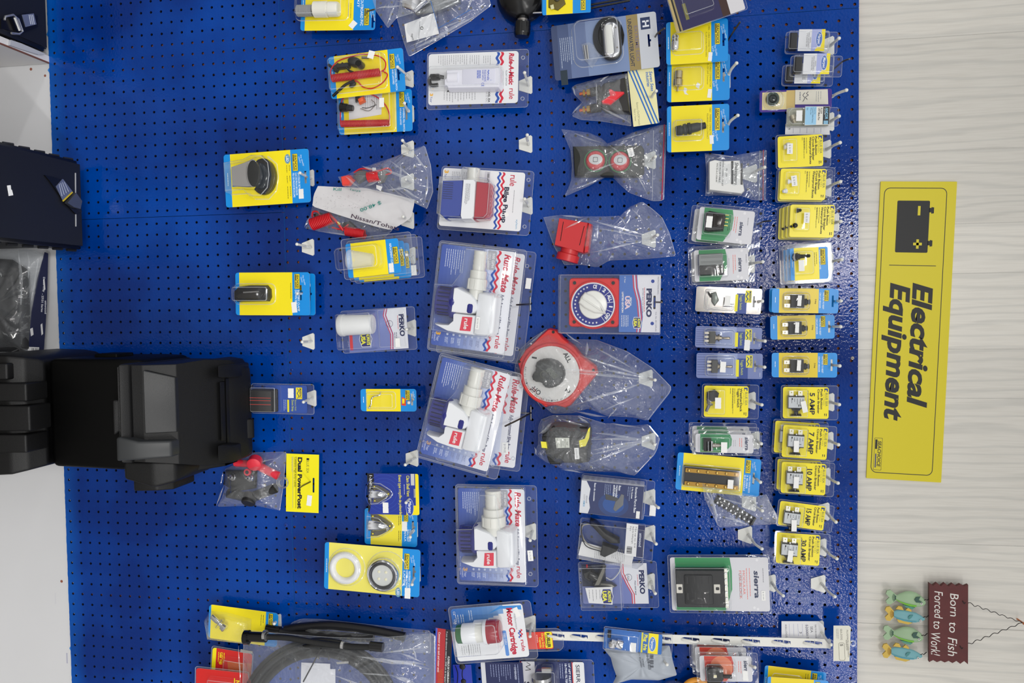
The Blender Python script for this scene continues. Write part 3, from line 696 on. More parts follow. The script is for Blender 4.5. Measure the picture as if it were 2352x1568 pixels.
m.dome([(12, 26), (24, 18), (32, 24), (20, 40), (12, 36)], 3, 9, 2, MATTE); m.tube([(2, 20, 8), (14, 30, 10), (24, 34, 10)], .003, MATTE)
m.tube([(34, 20, 8), (54, 44, 22), (60, 46, 12)], .0022, BLKG); m.build('switch_body', it.e)
m = it.mb(); path(m, [(6, 92, 6), (22, 82, 9), (40, 70, 10), (60, 64, 9)], .0032, BLKG, 8); m.dome(circ(54, 72, 9, 12, 5, -.5), 5, 6, 2, BLKG); m.build('key_clip', it.e)
m = it.mb(); m.tube([(82, 15, 14), (98, 18, 14)], .0026, STEEL, 8); m.build('crimp', it.e)
blister(it, rr(1, 6, 131, 86, 10), 22, 5); sticker(it, 103, 4, 22.8, 14, 17, rot=.35)
it = It('kill_switch_card', 'yellow card with a red coiled lanyard, black switch and orange plug, lower of the pair', 'kill switch pack', (777, 215), (945.7, 204), (781, 310), .022, 'kill switch cards')
seachoice(it, 12, 133, (142, 7, 38), (156, 50, 38), title=[('UNIVERSAL KILL SWITCH', 148, 42, 96, 4), ('WITH 48 IN COIL LANYARD', 141, 42, 80, 3.5)])
m = it.mb(); m.poly([(24, 2), (102, 6), (99, 54), (24, 62)], 1, 1.5, PAPER); m.bars(88, 10, 46, 6, 5, 1, GREYI, 1.7); m.build('leaflet', it.e)
m = it.mb(); coil(m, (8, 72), (118, 76), .0065, 36, REDP, .0013, 10); path(m, [(118, 76, 10), (121, 60, 12), (112, 36, 12), (92, 16, 12), (66, 6, 12), (40, 2, 12), (16, 14, 12), (8, 40, 10), (7, 72, 10)], .0015, REDP); m.build('coiled_lanyard', it.e)
m = it.mb(); a = (10, 36, 16); m.lathe(a, (.12, 0, 1), [(0, .0085), (.001, .0105), (.007, .0105), (.008, .009), (.016, .009), (.017, .0075), (.024, .007), (.030, .006)], BLKG, 20); m.dome([(44, 8), (54, 6), (52, 24), (44, 26)], 8, 9, 2, BLKG); m.build('switch_body', it.e)
m = it.mb(); m.dome([(50, 20), (64, 14), (68, 26), (54, 32)], 10, 12, 3, C(228, 92, 30, .4)); m.build('orange_plug', it.e)
m = it.mb(); path(m, [(58, 38, 10), (72, 40, 12), (92, 34, 12)], .0008, BLKG); path(m, [(54, 40, 10), (74, 46, 10), (88, 32, 10), (80, 22, 12)], .0008, STEEL); m.build('wire_lead', it.e)
blister(it, rr(1, -2, 130, 92, 8), 22, 5); sticker(it, 102, 22, 22.8, 11, 21, rot=.02)
# --- bow light
it = It('bow_light_card', 'yellow card with a chrome and black bow light and a round LED mark', 'light pack', (513.6, 355.8), (708.8, 341), (514, 477), .04)
seachoice(it, 15, 154, (160, 11, 47), (186, 64, 28), led=(147, 20), title=[('BI-COLOR BOW LIGHT', 169, 53, 110, 4.5), ('LUZ DE PROA BICOLOR', 163, 53, 104, 4), ('FEU DE PROUE BICOLORE', 157, 53, 108, 4)], lines=[(150, 34, 54, 2, 6), (150, 58, 78, 2, 6), (150, 82, 116, 2, 6)])
m = it.mb(); m.dome(circ(92, 57, 30, 30, 42), 1, 9, 3, BLKG); m.dome(circ(88, 57, 21, 26, 31), 9, 8, 8, C(20, 30, 40, .15)); m.build('light_base', it.e)
m = it.mb(24); m.dome([(18, 29), (54, 19), (68, 16), (79, 26), (84, 42), (84, 54), (79, 70), (68, 80), (54, 80), (18, 76)], 6, 24, 3, CHROME, n=5); m.dome(circ(69, 48, 15.5, 32, 31.5), 29.5, 1.6, 1, CHROME)
m.build('chrome_housing', it.e, 'polished chrome housing')
m = it.mb(28); m.dome(circ(69, 48, 14, 32, 30), 30, 2.2, 1.5, C(34, 36, 36, .3, .4)); m.build('lens_cap', it.e)
blister(it, [(14, 22), (60, 18), (80, 10), (104, 12), (122, 30), (124, 60), (118, 90), (100, 108), (70, 106), (58, 92), (14, 92)], 36, 4); sticker(it, 169, 90, 1, 11, 22)
# --- battery clamp cards
it = It('battery_clamp_card', 'yellow card with a black battery clamp, front of two on its hook', 'battery clamp pack', (540.8, 626), (711.5, 625), (540.8, 723.5), .04, 'battery clamp cards')
seachoice(it, 9, 131, (138, 5, 36), (150, 46, 34), title=[('BATTERY CLAMP', 143, 40, 88, 4.5), ('DOWN SET', 137, 40, 72, 4.5)], lines=[(127, 24, 60, 1, 5)])
m = it.mb(); P = [(3, 42), (14, 31), (40, 28), (76, 29), (84, 38), (85, 56), (80, 66), (10, 68), (3, 62)]; m.dome(P, 1, 20, 6, BLKG); m.build('clamp_body', it.e)
m = it.mb(); m.dome([(10, 52), (34, 44), (60, 40), (78, 46), (70, 60), (20, 62)], 18, 7, 2, C(30, 28, 26, .1)); m.tube([(30, 46, 24), (66, 44, 26)], .0018, SILV); m.ball((62, 50, 25), .004, SILV); m.build('clamp_hardware', it.e)
blister(it, rr(-3, 26, 92, 72, 12), 26, 8); sticker(it, 128, 68, 1, 12, 24, rot=-.1)
it2 = It('battery_clamp_card', 'yellow and blue card edge showing behind the black battery clamp card', 'battery clamp pack', (553, 629), (724, 628), (553, 723.5), .018, 'battery clamp cards')
seachoice(it2, 9, 131, (138, 5, 36), (158, 46, 30)); m = it2.mb(); m.dome(rr(6, 30, 84, 64, 8), 1, 14, 5, BLKG); m.build('clamp_body', it2.e); blister(it2, rr(2, 26, 92, 70, 10), 16, 6)
# --- replacement cups
CUPM = clear('frosted_cup', .34, .2, ior=1.5, hc=(.9, .9, .86))
it = It('cup_pack', 'clear blister pack with a frosted measuring cup on a yellow card, front of three', 'cup pack', (793, 560.7), (914, 546.6), (800, 639), .06, 'replacement cup packs')
seachoice(it, 12, 93, (109, 20, 56), title=[('REPLACEMENT CUP', 101, 10, 56, 4.5)], lines=(), r=5)
m = it.mb(22)
m.lathe((5, 36, 22), (.12, 0, 1), [(t * 1.2, r * 1.28) for t, r in [(0, .0165), (.002, .0172), (.006, .0165), (.0065, .016), (.010, .0158), (.0105, .0152), (.014, .015), (.045, .0105), (.046, .008), (.0462, 0)]], CUPM, 28, capend=False); m.build('cup', it.e)
shell(it, rr(-10, -12, 152, 82, 7), -.5, domes=[(rr(-22, 6, 84, 66, 14), 34, 6)], m=CLR); sticker(it, 95, 55, 1, 11, 21)
co = [(-.002, .0, .0)]
def cup_back(lb, TL, TR, BL, d):
    q = It('cup_pack', lb, 'cup pack', TL, TR, BL, d, 'replacement cup packs'); seachoice(q, 12, 93, (109, 20, 56), r=5)
    shell(q, rr(-10, -12, 152, 82, 7), -.6, domes=[(rr(4, 8, 84, 64, 14), 13, 3)]); return q
cup_back('middle cup pack of the three, its blue top edge just showing', (806, 565), (927, 552), (812, 644), .042)
q = cup_back('rearmost cup pack, with a price sticker beside the hook', (818, 569), (939, 557), (824, 648), .022); sticker(q, 122, 52, 1, 12, 23)
# --- S pin
it = It('pin_card', 'small yellow card with a bent S shaped steel pin and an orange sale tag', 'pin pack', (828, 893), (956, 893), (827.7, 944), .04)
seachoice(it, 13, 92, (105, 4, 24), (118, 24, 26))
m = it.mb(); path(m, [(21, 42, 4), (26, 34, 5), (27, 24, 6), (32, 17, 6), (40, 15, 6), (46, 13, 5), (48, 8, 4)], .0016, CHROME, 8); m.ball((21, 42, 4), .0022, CHROME); m.build('s_pin', it.e)
m = it.mb(); m.poly([(95, 18), (104, 22), (104, 38), (94, 37)], .9, 1.1, C(236, 70, 24)); m.rect(96, 22, 101, 33, 1.2, YEL); m.build('sale_tag', it.e); blister(it, rr(14, 7, 80, 45, 6), 10, 4)
# --- shell vents
def vent(it, u, v, s=1.0, w=1):
    m = it.mb(); P = [(u, v - 23 * s), (u + 14 * s, v - 22 * s), (u + 30 * s, v - 15 * s), (u + 44 * s, v - 5 * s), (u + 46 * s, v), (u + 44 * s, v + 5 * s), (u + 30 * s, v + 15 * s), (u + 14 * s, v + 22 * s), (u, v + 23 * s), (u + 1, v + 14 * s), (u + 1, v - 14 * s)]
    m.poly(P, w, w + 1.2, C(120, 118, 112, .3, 1.0)); rings = []
    for k in range(9):
        t = k / 8; q = math.sqrt(max(0, 1 - t * t)); rr_ = 13 * s * (q * .9 + .08); uu = u - 1 + 38 * s * t
        rings.append([(uu, v + rr_ * math.cos(a * math.pi / 12), w + 1 + 15 * (q * .9 + .05) * math.sin(a * math.pi / 12)) for a in range(13)])
    m.loft(rings, CHROME, cap1=False, closed=False); m.build('shell_vent', it.e)
    m = it.mb()
    for (a, b) in ((u + 5 * s, v - 18 * s), (u + 5 * s, v + 18 * s), (u + 40 * s, v)): m.flat(circ(a, b, 1.7 * s, 10), w + 1.3, YEL)
    m.build('screw_hole', it.e)
it = It('shell_vent_card', 'navy blue card with a chrome shell vent and a black size strip', 'vent pack', (843.5, 1086.7), (961, 1088), (838, 1180), .045, 'shell vent cards')
W, H = it.W, it.H
mb = card(it, C(24, 50, 150), r=4, slot=(108, 44, 20), bands=[(88, 72, 200, H + 2, YEL), (110, -1, 200, 80, YEL), (100, -1, 108, 26, C(200, 200, 200))]); w = .75
mb.flat([(0, 0), (15, 0), (16, 24), (12, 56), (2, H - 4), (0, H - 6)], w, BLACK); mb.text('1-3/4" x 1-5/8"', 5.5, 4, 6, C(230, 230, 230), w + .1, fit=60, bold=.02, rot=.06)
mb.text('Clam Shell Vent', 90, 4, 7, C(225, 215, 70), w, fit=48, bold=.02); mb.text('Event type coquille de palourde', 72, 3, 6.5, C(225, 215, 70), w, fit=90, bold=.02); mb.bars(84, 24, 48, 1, 4, 1.2, C(200, 200, 210), w)
mb.flat(circ(96, 76, 9, 24, 20), w + .1, C(180, 190, 225)); mb.flat(circ(96, 76, 8.2, 24, 19), w + .16, C(40, 70, 170)); mb.text('Marpac', 93, 62, 7, C(240, 240, 245), w + .22, fit=28, bold=.02, sh=.2)
for rr_ in (28, 36, 44): mb.flat(circ(38, 46, rr_, 30), w + .001 * rr_, C(44, 74, 172), [circ(38, 46, rr_ - .9, 30)])
mb.build('backing_card', it.e); vent(it, 12, 46, .9); blister(it, [(8, 22), (30, 24), (52, 38), (57, 46), (52, 54), (30, 68), (8, 70)], 19, 4); sticker(it, 34, 66, 1, 13, 24)
it = It('shell_vent_card', 'yellow card with a chrome shell vent partly under the navy vent card', 'vent pack', (838, 1166), (958.7, 1172.7), (846, 1249), .015, 'shell vent cards')
seachoice(it, 14, 86, (92, 2, 25), (111, 38, 28), title=[('STAINLESS STEEL', 103, 44, 72, 3.5), ('SHELL VENT', 98, 44, 72, 3.5), ('REJILLA', 92, 44, 72, 3.5)], lines=[(82, 14, 40, 2, 4), (82, 48, 76, 2, 4)], yel=C(240, 224, 60, .3))
vent(it, 14, 38, 1.12); blister(it, [(8, 8), (40, 12), (62, 30), (68, 38), (62, 48), (40, 62), (8, 68)], 22, 4); sticker(it, 86, 26, 1, 12, 22)
# --- round lamp kit
it = It('round_lamp_card', 'large yellow card with a chrome round lamp above a spare white ring', 'light pack', (746.6, 1244), (966, 1262.4), (746.6, 1351), .035)
seachoice(it, 10, 180, (186, 12, 45), (206, 50, 26), led=(172, 100), title=[('RECESSED LIGHT', 195, 50, 92, 4), ('LUZ LED INTERIOR', 189, 50, 88, 4), ('LAMPE', 183, 50, 84, 4)], yel=C(236, 226, 104, .3))
def ring(m, u, v, R_, r_, hgt, w, mt, n=36):
    rings = []
    for k in range(7):
        a = math.pi * k / 6; q = (R_ + r_) / 2 + (R_ - r_) / 2 * math.cos(a); rings.append([(u + q * math.cos(t * 2 * math.pi / n), v + q * math.sin(t * 2 * math.pi / n), w + hgt * math.sin(a)) for t in range(n)])
    m.loft(rings, mt, cap1=False)
m = it.mb(); ring(m, 49, 55, 37, 22, 9, .8, C(228, 228, 230, .2)); m.build('white_ring', it.e)
m = it.mb(); ring(m, 138, 62, 37, 27, 12, 3, CHROME); ring(m, 138, 62, 32, 23, 9, 6, C(80, 80, 84, .3, .8)); m.build('chrome_ring', it.e)
m = it.mb(); m.flat(circ(138, 62, 25, 30), 10, C(205, 207, 205, .3))
for (a, b) in ((-8, -8), (8, -8), (8, 8), (-8, 8)): m.dome(circ(138 + a, 62 + b, 3.4, 10), 10, 1, 2, C(232, 228, 200, .3))
m.build('lamp_lens', it.e)
blister(it, circ(52, 53, 42, 32), 14, 7); blister(it, circ(146, 55, 45, 32), 20, 9); sticker(it, 187, 88, 1, 13, 24)
# --- underwater light
it = It('underwater_light_card', 'grey blue card with a chrome underwater light and coiled black cord', 'light pack', (1265, 61), (1506, 26), (1272, 186), .035)
W, H = it.W, it.H
mb = card(it, C(120, 140, 180), r=6, slot=(223, 63, 28), bands=[(-1, -1, 14, 200, C(56, 70, 108)), (14, -1, 40, 200, C(70, 86, 126)), (40, -1, 80, 200, C(96, 114, 156)), (175, -1, 201, 200, C(152, 134, 88, .25)), (201, -1, 400, 200, C(196, 200, 208))]); w = .8
mb.text('EXTREME ECO', 192, 26, 8, C(120, 110, 130), w, fit=80, bold=.01); mb.text('UNDERWATER LIGHT', 178, 9, 9, C(40, 44, 66), w, fit=108, bold=.015)
mb.rect(207, 10, 229, 37, w, C(24, 44, 88)); mb.text('H', 212, 17, 14, C(225, 228, 235), w + .06, bold=.04, fit=15); mb.rect(218, 14, 220, 20, w + .1, C(24, 44, 88))
mb.bars(46, 30, 106, 7, 4.6, 1.3, C(180, 190, 210), w); mb.rect(14, 104, 30, 138, w, C(24, 44, 58)); mb.build('backing_card', it.e)
m = it.mb(); P0 = it.L(1402, 86); u, v = P0
for k in range(4): path(m, [(u + (34 - k * 3) * math.cos(t) - 4, v + (44 - k * 3) * math.sin(t), 5 + k * 2.5) for t in [i * math.pi / 6 for i in range(13)]], .002, BLKG, 6, 3)
m.dome(circ(u - 4, v, 31, 28, 42), 1, 8, 4, C(22, 22, 24, .4)); m.build('coiled_cord', it.e)
u, v = it.L(1402, 91, 20); m = it.mb(); m.dome(rr(u - 21, v - 45, u + 24, v + 46, 20, 6), 10, 9, 4, C(30, 30, 32, .3)); m.dome(rr(u - 17, v - 41, u + 21, v + 42, 18, 6), 14, 8, 5, CHROME); m.build('light_body', it.e)
m = it.mb(); m.dome(rr(u - 10, v - 33, u + 6, v + 32, 3), 21, 3, 1, C(225, 225, 220, .3))
for (a, b) in ((14, -25), (14, 20), (-12, -34), (-12, 34)): m.lathe((u + a, v + b, 21.5), (0, -1, 0), [(0, .0022), (.001, .0018)], STEEL, 10)
m.build('light_lens', it.e)
u, v = it.L(1352, 130, 4); m = it.mb(); m.poly([(u - 14, v - 30), (u + 4, v - 32), (u + 34, v - 8), (u + 6, v + 28), (u - 10, v + 6)], 2, 5, BAG); m.tube([(u - 8, v - 26, 6), (u - 6, v + 6, 6)], .002, SILV); m.tube([(u - 2, v - 26, 6), (u - 1, v + 6, 6)], .002, SILV); m.build('screw_bag', it.e)
u, v = it.L(1395, 92); blister(it, rr(u - 80, v - 50, u + 34, v + 54, 22, 6), 26, 8)
# --- three connector cards
def conn(label, TL, TR, BL, d, logo, slot, kind, tits, st, grp='cable connector cards'):
    it = It('connector_card', label, 'connector pack', TL, TR, BL, d, grp)
    mb = seachoice(it, 10, 104, logo, slot, lines=(), title=())
    m = it.mb(); w = .75
    for (t, u, v0, v1, ch) in tits: m.text(t, u, v0, ch, C(90, 84, 20), w, fit=v1 - v0)
    m.text('The Quality', 110, 58, 4.5, C(225, 240, 250), w, fit=26, rot=-.2); m.text('Line', 105, 62, 4.5, C(225, 240, 250), w, fit=12, rot=-.2); m.build('print', it.e)
    if kind == 'plain':
        m = it.mb(); m.lathe((22, 34, 8), (1, 0, -.06), [(0, .0065), (.002, .0075), (.006, .0075), (.007, .0065), (.012, .0078), (.026, .0078), (.029, .0062), (.030, .005)], CHROME, 20); m.build('connector', it.e); blister(it, rr(15, 26, 86, 76, 9), 16, 5)
    elif kind == 'plug':
        m = it.mb(); m.lathe((27, 36, 8), (1, 0, -.06), [(0, .006), (.001, .0082), (.015, .0084), (.016, .007), (.018, .0095), (.030, .0095), (.032, .0055), (.034, .0022), (.042, .0018)], C(190, 176, 140, .25, 1.0), 12); m.build('connector', it.e)
        m = it.mb(); m.poly([(40, 72), (47, 76), (44, 84), (50, 90), (41, 88), (38, 80)], .8, .95, PAPER); m.poly([(70, 62), (76, 66), (74, 78), (66, 72)], .8, .95, PAPER); m.build('torn_paper', it.e)
        blister(it, rr(14, 27, 84, 78, 9), 16, 5)
    else:
        m = it.mb(); m.lathe((20, 60, 11), (-.16, 0, 1), [(0, .009), (.002, .0105), (.012, .0105), (.013, .0085), (.015, .0085), (.016, .0115), (.021, .0118), (.022, .010), (.024, .010), (.025, .012), (.030, .012), (.031, .0095), (.044, .009), (.050, .0072), (.060, .0065), (.061, .003)], C(34, 38, 38, .55), 18); m.build('connector', it.e); blister(it, rr(14, 33, 84, 80, 9), 26, 6)
    if st: sticker(it, st[0], st[1], 1, 9, 20, rot=st[2])
    return it
conn('yellow connector card with a short chrome barrel, topmost of the three under the dark pack', (1530, 52), (1672, 42), (1535, 149), .05, (114, 11, 56), (132, 47, 30), 'plain', [('19951 - CABLE CONNECTOR', 97, 14, 74, 4), ('PL-258 DOUBLE FEMALE ENDS', 91, 28, 84, 3.5)], (98, 74, .1))
conn('yellow connector card with a nickel and brass plug, middle of the three', (1533, 130), (1677, 123), (1537, 235), .032, (112, 8, 56), (130, 48, 30), 'plug', [('19961 - CABLE CONNECTOR', 98, 7, 74, 4), ('PL-259 UHF Connector', 92, 20, 68, 3.5)], (95, 78, .12))
conn('yellow connector card with a black threaded plug, lowest of the three', (1532, 245), (1675, 238), (1537, 350), .035, (112, 10, 58), (129, 48, 34), 'black', [('13621 - MARINE CONNECTOR', 98, 7, 72, 4), ('POLARISED 2 POLE CONTACT', 92, 20, 78, 3.5)], (98, 70, -.05))
# --- push-reset breakers
def prbreak(label, TL, TR, BL, d, amp, back=0):
    it = It('circuit_breaker_card', label, 'circuit breaker pack', TL, TR, BL, d, 'push reset breaker cards')
    W, H = it.W, it.H; it_y = C(228, 200, 28, .3)
    seachoice(it, W * .11, W * .705, (W * .80, 4, 26), (W * .915, H * .5, 26) if not back else (W * .915, H * .5, 26), qual=False, yel=it_y, r=6, title=[('MINI PUSH TO RESET', W * .765, 8, 46, 3.6), ('CIRCUIT BREAKER', W * .715, 8, 44, 3.6)])
    m = it.mb(); m.text(amp, W * .65, H * .42, 3.6, INK, .8, fit=11, bold=.02); m.build('print', it.e)
    m = it.mb(); u = W * .27; m.dome(rr(u, H * .24, u + W * .21, H * .80, 1.5), 2, 13, 1.5, MATTE); m.dome(rr(u + W * .19, H * .42, u + W * .24, H * .66, 1), 3, 10, 1, MATTE); m.lathe((u + W * .22, H * .54, 9), (0, 0, 1), [(0, .0065), (.003, .0068), (.004, .0045), (.007, .0045), (.008, .0055), (.0095, .005)], MATTE, 16); m.build('breaker_body', it.e)
    m = it.mb()
    for v in (.30, .62):
        m.poly([(u - W * .09, H * v), (u + 1, H * v), (u + 1, H * (v + .15)), (u - W * .09, H * (v + .15))], 7, 8, C(222, 218, 208, .35, .6), [circ(u - W * .05, H * (v + .075), 1.4, 8)])
    m.build('terminals', it.e)
    blister(it, rr(W * .17, H * .15, W * .57, H * .88, 8), 18, 5); sticker(it, u + W * .10, H * .27, 18.8, 9, 24, rot=.06); return it
b5 = prbreak('yellow and sky-blue card with a small black breaker, marked 5 Amp', (1773.5, 662.8), (1926.4, 663.8), (1776, 718), .055, '5 Amp')
copies(b5.e, [(-.001, .016, -.003), (-.002, .032, -.001)], ['second 5 amp push reset card, its edge showing behind the front one', 'rearmost 5 amp push reset card'])
prbreak('yellow and sky-blue card with a small black breaker, marked 10 Amp', (1769, 725.6), (1916.6, 722.4), (1771.4, 779.8), .04, '10 Amp')
prbreak('yellow and sky-blue card with a small black breaker, marked 15 Amp', (1772.5, 810), (1923, 810), (1773.5, 866), .04, '15 Amp')
# --- toggle boot cover
it = It('toggle_boot_pack', 'yellow card with a black rubber toggle boot cover in a clear pack, front of three', 'boot cover pack', (1814, 570.6), (1900.8, 565.5), (1825, 644), .055, 'toggle boot cover packs')
seachoice(it, 9, 66, (71, 6, 40), qual=False, r=4, title=[('TOGGLE BOOT COVER', 66.5, 6, 52, 3.6)], lines=[(60, 12, 44, 2, 4)])
m = it.mb(); m.lathe((14, 20, 6), (0, -.3, 1), [(0, .0075), (.002, .0078), (.003, .006), (.006, .006), (.0065, .0045), (.010, .0038), (.022, .0034), (.025, .003), (.026, .001)], BLKG, 16); m.dome(circ(10, 21, 7, 6, 10), 1, 6, 1, BLKG); m.build('rubber_boot', it.e)
shell(it, rr(-10, -9, 97, 82, 5), -.6, domes=[(rr(3, 6, 54, 64, 8), 14, 4)]); sticker(it, 16, 29, 15.4, 13, 25)
copies(it.e, [(0, .015, -.004), (.001, .030, -.008)], ['middle toggle boot cover pack of the three', 'rearmost toggle boot cover pack'])
# --- brass bus bar
it = It('bus_bar_card', 'yellow card with a black bus bar carrying two rows of brass screws', 'bus bar pack', (1557, 1038), (1749, 1055), (1550, 1123), .045)
W, H = it.W, it.H; seachoice(it, 14, 155, (160, 5, 32), (178, 44, 26), title=[('8 GANG TERMINAL BLOCK', 168, 38, 78, 3.6), ('2 BUSES', 162, 38, 68, 3.6), ('BUS MODULE', 156.5, 38, 74, 3.6)])
m = it.mb(); m.dome(rr(16, 27, 146, 72, 2), 1, 9, 1.5, MATTE); m.build('block_base', it.e)
BR = C(160, 124, 56, .35, 1.0)
for v in (32, 62): m = it.mb(); m.box(20, v, 143, v + 9, 9, 13, BR, 1); m.build('brass_bar', it.e)
for r_ in (36.5, 66.5):
    for k in range(6): m = it.mb(); m.dome(circ(28 + k * 21.5, r_, 3.9, 14), 13, 2.6, 2.2, C(206, 170, 90, .2, 1.0)); m.build('terminal_screw', it.e)
blister(it, rr(14, 25, 149, 75, 4), 17, 2); sticker(it, 118, 48, 18.8, 13, 20)
# --- bolt card (lower left)
it = It('bolt_card', 'bent yellow card with a chrome eye bolt hanging over it', 'bolt pack', (481, 1387), (640, 1408), (478, 1464), .03)
W, H = it.W, it.H; seachoice(it, 5, 132, (140, 4, 28), r=8, lines=[(126, 8, 34, 2, 5)], qual=False)
m = it.mb(); m.lathe((12, 22, 10), (.55, -.1, .85), [(0, .0055), (.002, .006), (.020, .006), (.021, .0045), (.026, .0045), (.0265, .013), (.028, .0135), (.029, .005), (.033, .005), (.034, .008), (.043, .0095), (.045, .007)], CHROME, 18); m.build('chrome_bolt', it.e)
m = it.mb(); m.dome([(-5, 30), (6, 14), (40, 12), (100, 20), (100, 74), (6, 76)], 2, 24, 10, BAG); m.build('clear_bag', it.e)
# --- two cards lower right
for q, (lb, TL, TR, BL, d) in enumerate((('yellow card cut by the lower frame edge, rear of the two', (1757, 1527), (1898, 1543.6), (1750, 1600), .03), ('yellow card cut by the lower frame edge, front of the two', (1763, 1553), (1903, 1562.7), (1757, 1626), .05))):
    it = It('parts_card', lb, 'parts pack', TL, TR, BL, d, 'cards at the lower frame edge'); seachoice(it, 8, 107, (112, 6, 36), r=5, yel=C(240, 214, 20), lines=[(100, 8, 40, 2, 5)])
    blister(it, rr(20, 16, 86, 60, 6), 12, 4); m = it.mb(); m.dome(circ(50, 38, 12, 14), 1, 8, 2, MATTE); m.build('fitting', it.e)
# --- stack near the top edge
for q, (lb, TL, TR, BL, d) in enumerate((('yellow card showing a pictured drain part, front of the stack at the top edge', (1246, -70), (1357, -78), (1252, 35), .06), ('yellow card behind the pictured drain part card', (1244, -74), (1352, -82), (1250, 31), .042))):
    it = It('drain_card', lb, 'drain part pack', TL, TR, BL, d, 'cards at the top edge'); W, H = it.W, it.H
    seachoice(it, 9, 70, (90, 62, 98), r=3, qual=False); m = it.mb(); m.dome([(14, H - 34), (50, H - 36), (54, H - 22), (36, H - 8), (14, H - 16)], 1, 3, 3, C(96, 84, 20, .5)); m.dome(circ(34, H - 34, 7, 12), 3, 3, 2, C(50, 46, 24)); m.dome([(18, H - 20), (26, H - 22), (28, H - 12), (20, H - 10)], 4, 2, 1, C(210, 206, 160)); m.build('drain_part', it.e)
# ================================================================ YELLOW BREAKER PACKS
BSY = C(244, 226, 26, .3)
def bluesea_print(m, W, H, u, title, big=None, small=(), w=.75, tag_='SPST'):
    """logo band near the top edge u, then title lines, optional big amp figure"""
    m.poly([(u + 1, 3), (u + 8, 3), (u + 8, 10), (u + 5.5, 10), (u + 5.5, 6.5), (u + 1, 6.5)], w - .05, w, C(20, 60, 140)); m.flat([(u, 3), (u, 11), (u + 1, 11), (u + 1, 3)], w, INK)
    m.text('BLUE SEA', u + 2.5, 13, 5.6, C(96, 110, 84), w, fit=H * .42, sh=0); m.text('S Y S T E M S', u - 2.3, 15, 2.6, C(110, 116, 70), w, fit=H * .36)
    for (t, du, fit, ch) in title: m.text(t, u - du, 4.5, ch, INK, w, fit=fit, bold=.025)
    if big: m.text(big[0], u - big[1], big[2], big[3], C(40, 40, 40), w, fit=big[4], bold=.03)
    for (uu, v0, v1, n, p) in small: m.bars(uu, v0, v1, n, p, 1.1, C(110, 104, 30), w)
    m.bars(u + 4, H - 12, H - 5, 2, 4, 1.6, INK, w)
def bs_pack(label, TL, TR, BL, d, flange, dome, title, big=None, small=(), grp=None, name='breaker_pack', cat='circuit breaker pack', h=15):
    it = It(name, label, cat, TL, TR, BL, d, grp); W, H = it.W, it.H
    m = card(it, BSY, r=5, th=.5); bluesea_print(m, W, H, W - 10, title, big, small); m.build('backing_card', it.e)
    shell(it, rr(-5, -4, W + flange, H + 3, 6), -.6, domes=[(rr(*dome, 6), h, 4)]); return it
def breaker(it, u, v, hu, hv, ang=0, w=2, label=True):
    """square black breaker: terminals at the left (small v), button at the right"""
    c, s_ = math.cos(ang), math.sin(ang)
    def T(P): return [(u + a * c - b * s_, v + a * s_ + b * c) for a, b in P]
    m = it.mb(); m.dome(T([(0, 0), (hu, 0), (hu, hv), (0, hv)]), w, 11, 1, MATTE); m.dome(T([(hu * .2, hv), (hu * .8, hv), (hu * .7, hv + 5), (hu * .3, hv + 5)]), w + 2, 7, 1, MATTE)
    m.dome(T([(hu * .36, hv + 4), (hu * .64, hv + 4), (hu * .64, hv + 12), (hu * .36, hv + 12)]), w + 4, 5, 1, BLKG); m.dome(T([(hu * .2, hv + 12), (hu * .8, hv + 11), (hu * .86, hv + 17), (hu * .14, hv + 17)]), w + 2, 9, 2, BLKG)
    m.build('breaker_body', it.e)
    for a in (.08, .62):
        m = it.mb(); m.poly(T([(hu * a, -11), (hu * (a + .26), -11), (hu * (a + .26), 1), (hu * a, 1)]), w + 6, w + 6.8, C(210, 208, 196, .3, .7), [T(circ(hu * (a + .13), -7, 1.5, 8))]); m.build('terminal', it.e)
    m = it.mb(); m.lathe((T([(hu * .5, -1)])[0] + (w + 9,)), (0, -1, 0), [(0, .002), (.002, .0015)], SILV, 10); m.build('terminal_screw', it.e)
    if label:
        m = it.mb(); m.poly(T([(1, 3), (hu - 1, 3), (hu - 1, hv - 3), (1, hv - 3)]), w + 11, w + 11.2, C(196, 200, 204, .35)); q = w + 11.3
        for k in range(5):
            x = hu * .88 - k * hu * .17; m.flat(T([(x, 6), (x + .9, 6), (x + .9, hv * (.45 + .1 * (k % 3))), (x, hv * (.45 + .1 * (k % 3)))]), q, INK)
        m.flat(T([(hu * .2, 5), (hu * .28, 5), (hu * .28, 9), (hu * .2, 9)]), q, INK); m.flat(T([(hu * .6, hv * .66), (hu * .85, hv * .7), (hu * .6, hv * .82)]), q, INK, [T([(hu * .64, hv * .70), (hu * .78, hv * .725), (hu * .64, hv * .78)])])
        m.build('rating_label', it.e)
T2 = [('Push Button', 8.5, 46, 4.8), ('Circuit Breaker', 15.5, 56, 4.8)]
def amp(n, label, TL, TR, BL, fl, ang=0, st=(36, 30, .06)):
    q = .76 if n == '15' else 1
    it = bs_pack(label, TL, TR, BL, .05, fl, (5, 3, 58, 70 * q), [(t, a, f * q, c) for t, a, f, c in T2], (n + ' AMP', 33, 13 * q, 11.5, 50 * q), [(57, 8, 64 * q, 1, 4)], 'yellow amp rated breaker packs')
    breaker(it, 10, 19, 38, 30, ang); sticker(it, st[0], st[1], 16.6, 12, 26, rot=st[2]); return it
a5 = amp('5', 'yellow pack with a square breaker printed 5 AMP, topmost of the five amp packs', (1798.5, 888), (1903.6, 889), (1798.5, 960), 22, 0, (37, 32, -.25))
a7 = amp('7', 'yellow pack with a square breaker printed 7 AMP', (1799.5, 975), (1902.8, 981.8), (1793.7, 1048.4), 20, 0, (23, 32, -.04))
